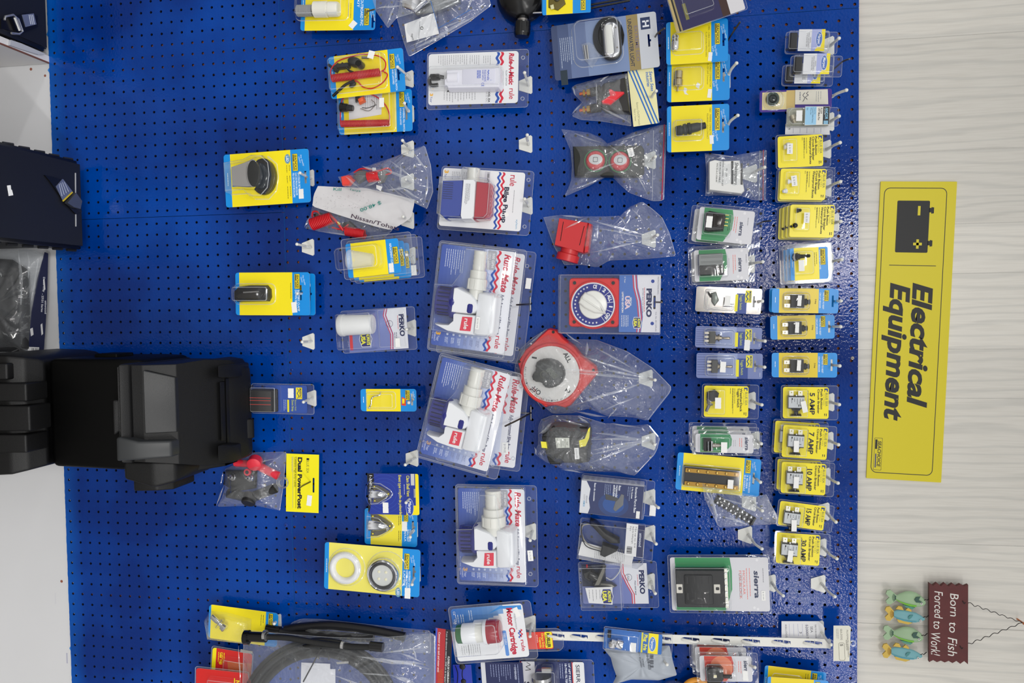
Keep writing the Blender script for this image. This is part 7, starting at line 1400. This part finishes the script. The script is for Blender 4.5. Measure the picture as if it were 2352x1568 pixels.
tg('1656-208-023', 1483, 1493, 6, 42, -.1); tg('17107', 1474, 1512, 3.6, 18, -.1); tg('LB 1  IN JAPAN', 1466, 1494, 3.6, 36, -.1)
for k_ in range(16):
    if k_ % 5 == 3: continue
    u, v = it.L(1493, 1492 + k_ * 2.5, 12); m.poly([(u, v), (u + 8, v), (u + 8, v + 1.4), (u, v + 1.4)], 15.3, 15.5, T_)
m.build('print', it.e)
bag(it, q([(1387, 1490), (1420, 1484), (1470, 1486), (1538, 1482), (1546, 1520), (1555, 1550), (1513, 1562), (1450, 1560), (1406, 1572), (1416, 1552), (1408, 1530), (1403, 1510)]), it.L(1475, 1522), 14, clear('grey_frosted_bag', .86, .35, ior=1.45, hc=(.42, .46, .52), bump=.5, bs=26), seed=15, amp=1.0, flat=.3, folds=[(it.L(1392, 1492), it.L(1450, 1500), 2, 12)])
# --- white merchandising strip
it = It('merchandising_strip', 'long white plastic clip strip hanging beside the stock tag', 'clip strip', (1262, 1449), (1908, 1467), (1261, 1469), .028); W, H = it.W, it.H
WS = C(228, 227, 220, .35); hs = []; cl = [x - 1262 for x in (1278, 1334, 1394, 1462, 1530, 1595, 1664, 1732, 1800, 1869)]
for x in cl: hs.append([(x - 20, 6), (x - 20, 12), (x - 16, 14), (x + 8, 14.5), (x + 20, 14), (x + 20, 7), (x + 8, 5.5), (x - 14, 4.5)])
m = it.mb(); m.poly(rr(0, 0, W, H, 2), 0, 1, WS, hs); m.build('strip', it.e)
for x in cl:
    m = it.mb(); path(m, [(x - 20, 9.5, .5), (x - 14, 10, 3), (x - 2, 11, 5), (x + 10, 14, 4), (x + 18, 12, 2)], .0031, WS, 8); m.tube([(x + 4, 3, 1), (x + 4, 17, 1)], .0008, WS, 6); m.build('clip', it.e)
it = plain('strip_label', 'cream price label at the top of the white strip with an empty dollar box', 'label', 1914, 1436, .055); q = it.Ls
m = it.mb(); m.poly(q([(1914.4, 1436), (1950, 1436), (1954, 1440), (1951, 1518), (1913.8, 1517)]), 0, .8, C(222, 219, 204, .4)); w = .9
def tl(t, x, y, ch, f): u, v = it.L(x, y); m.text(t, u, v, ch, C(80, 76, 70), w, fit=f)
tl('PLUGMATE GARBOARD', 1944, 1446, 3.6, 62); tl('WRENCH', 1942, 1468, 3.6, 24); tl('SEA-DOG', 1929.5, 1443.5, 4.4, 25); u, v = it.L(1921, 1443); m.bars(u + 3, v, v + 30, 2, 3, 1, GREYI, w)
a = rr(*it.L(1925.5, 1475), *it.L(1941.5, 1516)); m.flat(a, w, C(80, 76, 70), [inset(a[::-1] if area(a) < 0 else a, .7)]); tl('$', 1929.5, 1478, 7, 5); m.build('card', it.e); m = it.mb(); u, v = it.L(1959, 1477); ring(m, u, v, 8, 4, .6, 0, RIM, 24); m.build('clear_ring', it.e)
it = plain('stock_tag', 'white stock tag with handwritten numbers above the white strip', 'tag', 1795, 1426, .02); q = it.Ls
m = it.mb(); m.poly(q([(1795, 1426), (1880, 1426), (1890, 1434), (1894, 1441), (1894, 1468), (1795, 1466)]), 0, .4, PAPER); w = .5
def tl(t, x, y, ch, f, mt=C(60, 60, 80)): u, v = it.L(x, y); m.text(t, u, v, ch, mt, w, fit=f)
tl('TIME TO RE-ORDER', 1871, 1433, 3.6, 32); tl('SEA', 1861, 1438, 6, 14); tl('5200015', 1850, 1434, 6, 32); tl('3', 1836, 1450, 6, 4); tl('KELLOGG', 1803, 1434, 4, 30)
for k_ in range(5): a = it.L(1812 + k_ * 10, 1432); m.rect(a[0], a[1], a[0] + .6, a[1] + 28, w, C(150, 150, 190))
m.build('tag_paper', it.e)
# --- strainer packs
it = It('fuel_filter_pack', 'navy and white pack with a steel filter head, upright name on white', 'filter pack', (1196, 1518), (1341, 1520), (1194, 1600), .03); W, H = it.W, it.H
m = it.mb(); m.poly(rr(0, 0, W, H, 5), 0, .6, C(28, 40, 92, .3)); w = .7; m.rect(0, 0, 32, H, w, C(216, 216, 222)); m.rect(-.5, 0, 1.5, H, w + .05, C(206, 60, 50)); m.rect(117, 0, 119, H, w + .02, C(206, 60, 50)); m.flat(rr(119, 0, W, H, 4), w, C(224, 225, 228)); m.text('SIERRA', 126, 6, 9, C(30, 36, 70), w + .06, fit=52, bold=.01)
for (t, u, f) in (('1/4" NPT INLET', 109, 44), ('18-7945 FILTER', 101, 46)): m.text(t, u, 4, 4.6, C(220, 226, 240), w + .02, fit=f, bold=.02)
m.bars(95, 4, 44, 1, 3, 1, C(180, 190, 220), w); m.bars(90, 4, 50, 1, 3, 1, C(180, 190, 220), w); m.text('SIERRA', 6, 46, 12, C(20, 24, 60), w + .05, fit=60, bold=.03); m.path = None; path(m, [(14, 2, 1), (22, 8, 1), (12, 12, 1), (22, 18, 1), (10, 20, 1)], .0006, INK, 4); m.build('backing_card', it.e)
m = it.mb(20); m.lathe((46, 34, 18), (1, 0, 0), [(0, .022), (.008, .022), (.009, .017), (.012, .017), (.013, .022), (.05, .022)], C(180, 180, 180, .25, .95), 26); m.dome(rr(46, 12, 72, 26, 3), 6, 20, 3, C(190, 190, 190, .25, .95)); m.build('steel_filter', it.e)
shell(it, rr(-4, -6, W + 22, H, 8), -.6, domes=[(rr(34, 4, 86, H - 4, 8), 44, 5)], m=CLB)
it = It('fuel_filter_pack', 'navy pack with small white lines of print, beside a white edged strip', 'filter pack', (1104, 1521), (1200, 1521), (1102, 1600), .05); W, H = it.W, it.H
m = card(it, C(30, 38, 84, .3), r=2, bands=[(0, 0, 10, H, C(206, 208, 214))]); m.bars(84, 4, 50, 2, 6, 1.4, C(150, 160, 200), .9); m.bars(66, 4, 40, 5, 5, 1.1, C(150, 160, 200), .9); m.text('COMBINADO', 76, 10, 5, C(200, 206, 226), .95, fit=28); m.bars(40, 4, 44, 4, 6, 1.2, C(150, 160, 200), .9); m.build('backing_card', it.e)
it = It('hose_card', 'bright blue printed card corner under the motor cartridge pack', 'parts pack', (1040, 1526), (1082, 1526), (1040, 1600), .02); W, H = it.W, it.H
m = card(it, C(44, 60, 176, .3), r=1); path(m, [(6, 2, 1), (10, 20, 1), (7, 44, 1)], .001, BLACK, 5); path(m, [(24, 2, 1), (20, 24, 1), (24, 44, 1)], .001, BLACK, 5); m.dome(circ(22, 4, 7, 12), .7, 2, 1, BLACK); m.dome(circ(22, 38, 6, 12), .7, 2, 1, BLACK); m.build('backing_card', it.e)
# --- hose bags with header
it = It('hose_header_bag', 'red and blue header strip with a big clear bag of coiled black fuel hose', 'hose pack', (1001, 1441), (1039, 1445), (999, 1620), .065); W, H = it.W, it.H
m = it.mb(); m.poly([(0, 0), (38, 2), (38, H), (0, H)], 0, .6, C(176, 44, 50, .3)); w = .7; m.rect(0, .4, 4, H, w, C(70, 90, 190)); m.rect(23, 1, 38, H, w, C(26, 26, 34)); m.text('Connector at gas tank and motor ends', 7, 9, 5, C(232, 206, 206), w + .05, fit=92, bold=.02, sh=.2); m.text('FLEXIBLE DE CARBURANT', 30, 62, 4.4, PAPER, w + .05, fit=64, bold=.02, sh=.15); m.text('9 mm de diametre interne x 3048 cm de longueur', 24.5, 6, 3.6, PAPER, w + .05, fit=118, sh=.15)
for k_ in range(10): m.tube([(9, 100 + k_ * 3, 1), (20, 92 + k_ * 4, 1)], .0003, C(226, 140, 60), 4)
m.build('header_card', it.e)
q = it.Ls; HS = C(20, 21, 22, .45, bump=.3, bs=300)
ce = (735, 1653); m = it.mb()
for k_, (r_, z) in enumerate(((183, 14), (172, 26), (161, 14), (151, 26))):
    pts = [(*it.L(ce[0] + r_ * math.cos(t) * 1.0, ce[1] + r_ * math.sin(t), z), z) for t in [math.pi * (1.02 + .9 * i / 24) for i in range(25)]]; m.tube(pts, .0062, HS, 10)
pts = [(*it.L(x, y, 30), 30) for x, y in ((612, 1462), (660, 1464), (720, 1474), (800, 1484), (868, 1486))]; path(m, pts, .0066, HS, 10); m.build('black_hose', it.e)
m = it.mb(); a, b = it.L(566, 1461, 34), it.L(612, 1463, 34); m.tube([(a[0], a[1], 34), (b[0], b[1], 34)], .011, BLKG, 12); a, b = it.L(562, 1463, 34), it.L(572, 1463, 34); m.tube([(a[0], a[1], 34), (b[0], b[1], 34)], .0155, BLKG, 14); m.build('black_connector', it.e); m = it.mb(); a, b = it.L(850, 1483, 36), it.L(880, 1486, 36); m.tube([(a[0], a[1], 36), (b[0], b[1], 36)], .010, BLKG, 12); m.build('black_connector', it.e)
for (x, y, x2, y2, r_) in ((606, 1459, 612, 1459, .0118), (784, 1480, 790, 1481, .0085)): a, b = it.L(x, y, 34), it.L(x2, y2, 34); m = it.mb(); m.tube([(a[0], a[1], 34), (b[0], b[1], 34)], r_, SILV, 14); m.build('steel_clamp', it.e)
m = it.mb(); m.poly(q([(576, 1471), (603, 1476), (603, 1481), (575, 1478)]), 46, 47, SILV); m.build('clamp_tail', it.e); m = it.mb(); m.poly(q([(788, 1502), (816, 1500), (816, 1505), (790, 1507)]), 40, 41, SILV); m.build('clamp_tail', it.e)
m = it.mb(); a, b = it.L(737, 1490, 36), it.L(694, 1568, 36); m.tube([(a[0], a[1], 34), (b[0], b[1], 30)], .0016, BLACK, 6); m.build('cable_tie', it.e)
m = it.mb(); m.poly(q([(694, 1519), (760, 1522), (760, 1534), (772, 1534), (772, 1600), (692, 1600)]), 4, 4.5, C(220, 220, 226)); m.build('paper_insert', it.e)
bag(it, q([(561, 1444), (620, 1450), (690, 1456), (760, 1461), (850, 1464), (930, 1458), (1001, 1452), (1001, 1640), (556, 1640), (560, 1500)]), it.L(790, 1540), 40, BAG, seed=16, amp=3, freq=13, flat=.3, w0=3, folds=[(it.L(835, 1486), it.L(1000, 1512), 8, 42), (it.L(880, 1488), it.L(1000, 1516), 5, 44), (it.L(910, 1530), it.L(998, 1562), 9, 42), (it.L(880, 1480), it.L(995, 1470), 3, 42), (it.L(930, 1480), it.L(985, 1500), 4, 44), (it.L(780, 1530), it.L(870, 1560), 4, 44), (it.L(563, 1470), it.L(566, 1560), 3, 30), (it.L(840, 1525), it.L(920, 1530), 3, 44), (it.L(960, 1470), it.L(970, 1495), 4, 44)])
it = plain('hose_bag', 'second bag of black hose behind the red headed one', 'hose pack', 640, 1420, .012); q = it.Ls
m = it.mb(); path(m, [(*it.L(x, y, 14), 14) for x, y in ((655, 1446), (690, 1440), (760, 1436), (850, 1446), (930, 1462))], .010, C(20, 20, 24, .4), 10); path(m, [(*it.L(x, y, 14), 20) for x, y in ((640, 1446), (670, 1452), (760, 1456), (860, 1464))], .009, C(20, 20, 24, .4), 10); m.build('black_hose', it.e)
m = it.mb(); a, b = it.L(612, 1442, 20), it.L(644, 1447, 20); m.tube([(a[0], a[1], 20), (b[0], b[1], 20)], .009, BLKG, 12); m.build('black_connector', it.e)
bag(it, q([(584, 1429), (620, 1434), (660, 1440), (672, 1428), (692, 1420), (736, 1421), (820, 1430), (908, 1440), (990, 1448), (990, 1500), (640, 1500), (590, 1470)]), it.L(760, 1455), 26, BAG, seed=17, amp=1.6, folds=[(it.L(664, 1440), it.L(700, 1421), 3, 10), (it.L(585, 1432), it.L(640, 1440), 2, 10), (it.L(700, 1421), it.L(900, 1440), 2.5, 8), (it.L(820, 1465), it.L(840, 1452), 3, 26)])
# --- red packs
for lb, TL, TR, BL, d, t in (('red pack with a yellow edge, upper of the two beside the hose bag', (489, 1486), (580, 1501), (486, 1545), .03, 'Gas Tap'), ('red pack cut by the lower frame edge, under a loose clear wrap', (451, 1533), (570, 1546), (448, 1620), .055, 'BESS')):
    it = It('gas_fitting_pack', lb, 'fitting pack', TL, TR, BL, d, 'red packs by the hose bag'); W, H = it.W, it.H
    RR = C(206, 36, 34, .3); m = card(it, RR, r=6, bands=[(0, 0, 9, H, YEL)] if t == 'Gas Tap' else []); w = .8
    if t == 'Gas Tap': m.text('Gas Tap', 18, 8, 6, YEL, w, fit=28, bold=.03); m.bars(14, 8, 34, 1, 3, 1.4, YEL, w); m.bars(27, 8, 40, 2, 4, 1.4, YEL, w); m.flat([(36, 26), (W, 22), (W, 50), (40, 54)], w, C(206, 96, 40))
    else: m.text('NE', 92, 18, 9, YEL, w, fit=16, bold=.04); m.rect(88, 14, 90, 60, w, YEL)
    m.build('backing_card', it.e); shell(it, rr(-3, -4, W + 2, H, 6), -.6, domes=[(rr(30, 14, W - 6, H - 6, 6), 16, 4)], m=CLB)
# round clear packs at the lower edge
for x, lb in ((1545, 'round clear lid edge at the lower frame edge, left of the two'), (1600, 'round clear pack with a yellow and orange rim at the lower frame edge')):
    it = plain('round_pack', lb, 'parts pack', x, 1560, .03, 'round packs at the lower edge'); m = it.mb(); ring(m, 0, 42 if x == 1545 else 36, 42, 30, 6, 1, CLB if x == 1545 else C(226, 150, 40, .3), 40); m.dome(circ(0, 42 if x == 1545 else 36, 30, 30), 1, 3, 3, C(60, 66, 80, .2)); m.build('round_case', it.e)
# ================================================================ BLACK BATTERY BOXES (lower part of the board)
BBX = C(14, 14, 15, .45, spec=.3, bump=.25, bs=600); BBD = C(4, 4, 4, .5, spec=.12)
def solid(parent, name, prof, back, m, bev=.006, label=None):
    """body whose front runs through prof = [(px x, depth, px y left, px y right)], closed back to depth `back`"""
    mb = MB(); o = parent.location if parent else Vector((0, 0, 0)); F_, B_ = [], []
    for x, d, ya, yb in prof:
        a, b = bp(x, ya, d), bp(x, yb, d); z = (a.z + b.z) / 2; mb.V += [Vector((a.x, a.y, z)) - o, Vector((b.x, b.y, z)) - o, Vector((a.x, -back, z)) - o, Vector((b.x, -back, z)) - o]; k = len(mb.V) - 4; F_.append((k, k + 1, k + 2, k + 3))
    for p, q in zip(F_, F_[1:]):
        mb.face((p[0], p[1], q[1], q[0]), m); mb.face((p[0], q[0], q[2], p[2]), m); mb.face((p[1], p[3], q[3], q[1]), m); mb.face((p[2], q[2], q[3], p[3]), m)
    mb.face((F_[0][0], F_[0][2], F_[0][3], F_[0][1]), m); mb.face((F_[-1][0], F_[-1][1], F_[-1][3], F_[-1][2]), m)
    ob = mb.build(name, parent, label)
    if bev:
        bm = bmesh.new(); bm.from_mesh(ob.data); bmesh.ops.remove_doubles(bm, verts=bm.verts, dist=1e-5)
        es = [e for e in bm.edges if len(e.link_faces) == 2 and e.calc_face_angle(0) > .3]
        bmesh.ops.bevel(bm, geom=es, offset=bev, segments=3, affect='EDGES', profile=.5, clamp_overlap=True)
        for f in bm.faces: f.smooth = True
        bm.to_mesh(ob.data); bm.free(); ob.data.set_sharp_from_angle(angle=math.radians(50))
    return ob
def root(name, label, cat, loc, grp=None):
    e = bpy.data.objects.new(name, None); COL.objects.link(e); e.location = loc; tag(e, label, cat, grp); return e
r = root('battery_box', 'black plastic battery box with a stepped lid, on top of another', 'battery box', bp(110, 950, .1), 'black battery boxes')
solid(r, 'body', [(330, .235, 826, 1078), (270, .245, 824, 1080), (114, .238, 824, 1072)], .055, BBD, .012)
solid(r, 'lid', [(576, .060, 862, 1034), (566, .075, 846, 1046), (530, .115, 827, 1062), (470, .17, 826, 1070), (408, .236, 836, 1066), (330, .268, 838, 1062), (292, .275, 838, 1060), (272, .286, 842, 1058)], .055, BBX, .007)
solid(r, 'lid_rim', [(300, .28, 836, 1064), (274, .296, 836, 1064)], .055, BBX, .004)
# inner raised panel and front facet; light from above put into its paler grey
solid(r, 'lid_panel', [(404, .243, 866, 992), (330, .276, 850, 996)], .15, C(24, 25, 27, .42, bump=.25, bs=600), .002)
solid(r, 'lid_rib', [(514, .135, 876, 1012), (506, .145, 876, 1014)], .08, BBX, .002); solid(r, 'lid_rib', [(526, .12, 868, 1018), (520, .128, 868, 1018)], .08, BBX, .002)
for (x0, x1, ya, yb) in ((500, 538, 838, 868), (424, 458, 840, 876), (500, 540, 1022, 1060)): solid(r, 'corner_step', [(x1, .118, ya, yb), (x0, .165, ya, yb)], .05, BBX, .003)
solid(r, 'strap_loop', [(394, .262, 1012, 1050), (318, .292, 1014, 1056), (276, .300, 1004, 1058), (266, .300, 1004, 1060)], .05, C(40, 42, 44, .42), .005)
solid(r, 'side_ear', [(450, .175, 1062, 1078), (404, .235, 1060, 1106), (352, .255, 1060, 1120), (290, .262, 1060, 1102), (284, .262, 1060, 1100)], .10, BBX, .006)
solid(r, 'side_ear', [(470, .15, 1066, 1080), (520, .105, 1062, 1070), (448, .17, 1062, 1082)][::-1][:2] + [(440, .175, 1062, 1082)], .05, BBX, .003)
solid(r, 'foot_flange', [(400, .20, 1104, 1124), (360, .225, 1102, 1127), (306, .235, 1100, 1128)], .12, BBX, .004)
solid(r, 'grip', [(276, .262, 918, 990), (258, .268, 918, 1000)], .2, BBX, .004); solid(r, 'handle', [(268, .18, 812, 826), (216, .18, 812, 826)], .12, BBD, .003)
solid(r, 'buckle_slot', [(582, .062, 962, 1006), (566, .075, 962, 1008)], .056, BBX, .003)
mb = MB()
for (x, y0, y1, n, d) in ((565, 886, 914, 9, .058), (420, 996, 1030, 11, .235)):
    for k_ in range(n):
        y = y0 + (y1 - y0) * k_ / n; a, b = bp(x - 3, y, d), bp(x + 3, y + 1.2, d); o = r.location; k0 = len(mb.V)
        mb.V += [Vector((a.x, a.y - .004, a.z)) - o, Vector((b.x, a.y - .004, a.z)) - o, Vector((b.x, b.y - .004, b.z)) - o, Vector((a.x, b.y - .004, b.z)) - o]; mb.face((k0, k0 + 1, k0 + 2, k0 + 3), BLACK)
mb.build('vent_slits', r)
r = root('battery_box', 'black battery box at the left frame edge with wide grooves in its lid', 'battery box', bp(0, 950, .1), 'black battery boxes')
solid(r, 'lid', [(112, .22, 850, 1040), (108, .25, 832, 1066), (90, .262, 824, 1072), (60, .285, 820, 1080), (20, .30, 816, 1090), (-60, .305, 814, 1094)], .06, BBX, .008)
for (ya, yb, dx) in ((834, 872, 0), (880, 922, 60), (932, 990, 68), (998, 1040, 60)): solid(r, 'lid_panel', [(dx if dx else 16, .312, ya, yb), (-60, .322, ya, yb)], .25, BBX, .004)
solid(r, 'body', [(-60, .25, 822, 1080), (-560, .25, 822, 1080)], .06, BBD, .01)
z = 0
# flat black box with buckled strap
TAR = C(22, 23, 28, .42, mott=.2, bs=9)
def flat_box(label, cA, cB, xout, d0, name='storage_box'):
    a, b = bp(*cA, d0), bp(*cB, d0); zt = (a.z + b.z) / 2; r = root(name, label, 'box', Vector(((a.x + b.x) / 2, -.2, 0)), 'dark boxes with buckled straps'); mb = MB()
    yo = atz(xout, (cA[1] + cB[1]) / 2, zt).y - .05; o = r.location
    def bx(x0, x1, y0, y1, z0, z1, m):
        k = len(mb.V); mb.V += [Vector((x, y, z)) - o for x in (x0, x1) for y in (y0, y1) for z in (z0, z1)]
        for f in ((0, 1, 3, 2), (4, 6, 7, 5), (0, 4, 5, 1), (2, 3, 7, 6), (0, 2, 6, 4), (1, 5, 7, 3)): mb.face(tuple(k + i for i in f), m)
    bx(a.x + .008, b.x - .008, yo + .01, -.02, 0, zt - .05, TAR); mb.build('body', r); mb = MB(); bx(a.x, b.x, yo, -d0, zt - .05, zt, TAR)
    lid = mb.build('lid', r); bm = bmesh.new(); bm.from_mesh(lid.data); bmesh.ops.bevel(bm, geom=list(bm.edges), offset=.008, segments=3, affect='EDGES'); bm.to_mesh(lid.data); bm.free()
    mb = MB()
    for x in (a.x + .002, b.x - .002):
        y = yo + .03; s_ = -1 if x == a.x + .002 else 1
        while y < -.05: mb = MB(); mb.tube([Vector((x + s_ * .004, y, zt - .02)) - o, Vector((x + s_ * .004, y + .02, zt - .012)) - o], .004, TAR, 6); mb.build('lid_catch', r); y += .045
    return r, zt, o
r, zt, o = flat_box('flat dark blue-black box with a grey label and buckled strap on its lid', (190, 371), (194, 573), -30, .03)
def onlid(P, z, h, m, name, r, lb=None):
    mb = MB(); Q = [atz(x, y, z) - r.location for x, y in P]; n = len(Q); mb.V = [q for q in Q] + [q + Vector((0, 0, h)) for q in Q]
    mb.face(tuple(range(n, 2 * n)), m); mb.face(tuple(range(n))[::-1], m)
    for i in range(n): mb.face((i, (i + 1) % n, n + (i + 1) % n, n + i), m)
    return mb.build(name, r, lb)
onlid([(100, 402), (140, 412), (160, 440), (186, 486), (172, 492), (150, 470), (112, 416)], zt, .003, BLKG, 'strap', r)
onlid([(143, 411), (166, 441), (144, 461), (128, 428)], zt + .003, .002, C(92, 100, 130, .5), 'strap_label', r); onlid([(165, 440), (167, 442), (145, 463), (142.5, 461)], zt + .005, .001, C(206, 180, 40), 'yellow_stripe', r)
for k_ in range(4): onlid([(147 - k_ * 4, 417 + k_ * 1.5), (148 - k_ * 4, 418 + k_ * 1.5), (158 - k_ * 5, 440 + k_ * 3.5), (157 - k_ * 5, 440 + k_ * 3.5)], zt + .005, .0004, C(190, 196, 210), 'label_line', r)
onlid([(168, 443), (182, 462), (178, 480), (163, 476), (148, 466)], zt + .003, .008, C(120, 124, 130, .3, .8), 'buckle', r)
onlid([(16, 426), (24, 425), (25, 435), (27, 436), (30, 448), (20, 450)], zt, .0006, STK, 'price_sticker', r)
onlid([(172, 397), (174, 397), (175, 520), (173, 520)], zt, .0008, C(190, 190, 190, .4), 'ridge_glint', r)  # highlight along the ridge put in as a pale strip on the lid
r, zt, o = flat_box('dark box with a buckled strap in the top left corner of the picture', (108, -80), (112, 120), -30, .01)
onlid([(0, 44), (60, 30), (84, 36), (84, 62), (50, 76), (0, 66)], zt, .003, BLKG, 'strap', r); onlid([(50, 34), (76, 31), (82, 56), (58, 62)], zt + .003, .002, C(92, 100, 130, .5), 'strap_label', r)
for k_ in range(3): onlid([(66 + k_ * 4, 34), (67.4 + k_ * 4, 34), (71.4 + k_ * 4, 56), (70 + k_ * 4, 56)], zt + .005, .0004, C(190, 196, 210), 'label_line', r)
mb = MB(); mb.tube([atz(x, y, zt + .012) - r.location for x, y in ((10, 46), (12, 38), (30, 34), (42, 44), (52, 72), (44, 78), (26, 76))], .0025, SILV, 8); mb.tube([atz(x, y, zt + .012) - r.location for x, y in ((34, 40), (46, 70))], .004, SILV, 8); mb.build('buckle', r)
# white ledge with a brown edge beside it
a = bp(112, 126, .003); b = bp(113, 145, .003); r = root('shelf_panel', 'white shelf end with a thin brown edge, standing out at the top left', 'shelf', Vector((a.x, 0, 0)))
mb = MB(); zt2 = a.z - .002; yo = -.75; WSH = C(214, 212, 212, .5); BRN = C(110, 66, 54, .6)
for (x0, x1, z0, z1, m) in ((a.x + .002, b.x - .003, 0, zt2, WSH), (b.x - .003, b.x, zt2 - .003, zt2 + .0005, BRN), (b.x - .003, b.x - .0001, 0, zt2 - .003, WSH)):
    k = len(mb.V); mb.V += [Vector((x - a.x, y, z)) for x in (x0, x1) for y in (yo, .0) for z in (z0, z1)]
    for f in ((0, 1, 3, 2), (4, 6, 7, 5), (0, 4, 5, 1), (2, 3, 7, 6), (0, 2, 6, 4), (1, 5, 7, 3)): mb.face(tuple(k + i for i in f), m)
mb.build('panel', r); mb = MB(); P_ = [atz(x, y, zt2) - r.location for x, y in ((20, 92), (44, 100), (100, 124), (84, 126), (40, 112), (18, 104))]; n = len(P_); mb.V = P_ + [p + Vector((0, 0, .006)) for p in P_]; mb.face(tuple(range(n, 2 * n)), C(170, 172, 180, .5))
for i in range(n): mb.face((i, (i + 1) % n, n + (i + 1) % n, n + i), C(170, 172, 180, .5))
mb.build('grey_clip', r)
# clear bag with dark content between the boxes
it = plain('strap_bag', 'clear bag of dark webbing with a navy header card and barcode, between the black boxes', 'strap pack', 0, 570, .005); q = it.Ls
m = it.mb(); m.poly(q([(107, 579), (115, 582), (112, 700), (104, 822), (69, 822), (76, 720), (90, 640)]), 6, 6.8, C(24, 30, 66, .4)); w = 6.9
def tb(t, x, y, ch, f, s_=0): u, v = it.L(x, y, 7); m.text(t, u, v, ch, C(220, 222, 230), w, fit=f, bold=.02, rot=s_)
tb('Down Tray', 99, 636, 4.5, 34, .03); tb('- 27/31 Series', 96, 674, 4.5, 42, .06); tb('attwood', 103, 690, 4, 30, .03); 
for (x, y, x2, y2) in ((104, 640, 109, 668), (98, 742, 104, 770), (74, 752, 82, 772)): m.flat(q([(x, y + 3), (x2 - 2, y), (x2, y2 - 4), (x + 2, y2)]), w + .05, C(216, 216, 220))
m.flat(q([(69, 796), (95, 797), (94, 822), (69, 822)]), w, PAPER)
for k_ in range(9): u, v = it.L(72 + k_ * 2.3, 799, 7); m.rect(u, v, u + (1.2 if k_ % 3 else .7), v + 18, w + .05, INK)
m.build('header_card', it.e)
m = it.mb(); m.dome(q([(-60, 590), (30, 596), (66, 620), (70, 700), (72, 800), (40, 812), (-60, 812)]), 1, 24, 12, C(34, 35, 38, .55), n=5); m.dome(q([(-20, 640), (50, 630), (60, 700), (20, 740), (-20, 760)]), 22, 10, 10, C(40, 41, 44, .55), n=4); m.build('dark_webbing', it.e)
bag(it, q([(-60, 575), (40, 572), (80, 574), (108, 585), (100, 610), (92, 650), (78, 720), (70, 811), (20, 812), (-60, 810)]), it.L(15, 700), 34, BAG, seed=18, amp=3, freq=12, flat=.3, w0=4, folds=[(it.L(70, 574), it.L(72, 700), 6, 34), (it.L(22, 622), it.L(34, 636), 4, 40), (it.L(82, 580), it.L(84, 640), 5, 26), (it.L(30, 760), it.L(46, 772), 3, 36), (it.L(100, 590), it.L(82, 700), 3, 16), (it.L(4, 812), it.L(60, 800), 3, 20)])
# ================================================================ pieces that belong to a part
SUBS = {'rating_label': ('breaker_body', 'relay_body'), 'terminal': ('breaker_body',), 'terminals': ('breaker_body', 'switch_body'), 'terminal_screw': ('breaker_body', 'block_base'), 'brass_bar': ('block_base',),
        'eye': ('body',), 'belly_paint': ('body',), 'fins': ('body',), 'tail': ('body',), 'red_label': ('pump_body',), 'blue_button': ('pump_body',), 'strainer': ('pump_body',), 'hose_outlet': ('pump_body', 'white_band'),
        'knob_badge': ('black_knob',), 'dial_cap': ('red_dial',), 'shell_rivet': ('clear_shell',), 'print': ('backing_card', 'white_box'), 'yellow_tab': ('relay_body',), 'crimp': ('coiled_lanyard', 'red_coils'), 'label_line': ('strap_label',),
        'yellow_stripe': ('strap_label',), 'lens_cap': ('chrome_housing',), 'prong': ('rocker_switch',), 'mounting_tab': ('fuse_block',), 'bus_screws': ('metal_bus',), 'white_insert': ('ignition_switch',), 'clip': ('strip',),
        'lid_panel': ('lid',), 'lid_rib': ('lid',), 'lid_rim': ('lid',), 'strap_loop': ('lid',), 'vent_slits': ('lid',), 'corner_step': ('lid',), 'mounting_hole': ('dark_housing',), 'blue_print': ('float_body',), 'box_slot': ('red_box',),
        'red_stripe': ('black_strap',), 'side_print': ('box',), 'lid_catch': ('lid',), 'ridge_glint': ('lid',), 'lettering': ('board', 'sign_board'), 'battery_symbol': ('sign_board',), 'border_line': ('sign_board',), 'logo': ('sign_board',)}
for o in list(COL.objects):
    if o.type != 'EMPTY' or o.parent: continue
    ch = list(o.children); nm = {}
    for c in ch: nm.setdefault(c.name.split('.')[0], c)
    for c in ch:
        for t in SUBS.get(c.name.split('.')[0], ()):
            if t in nm and nm[t] is not c: c.parent = nm[t]; break
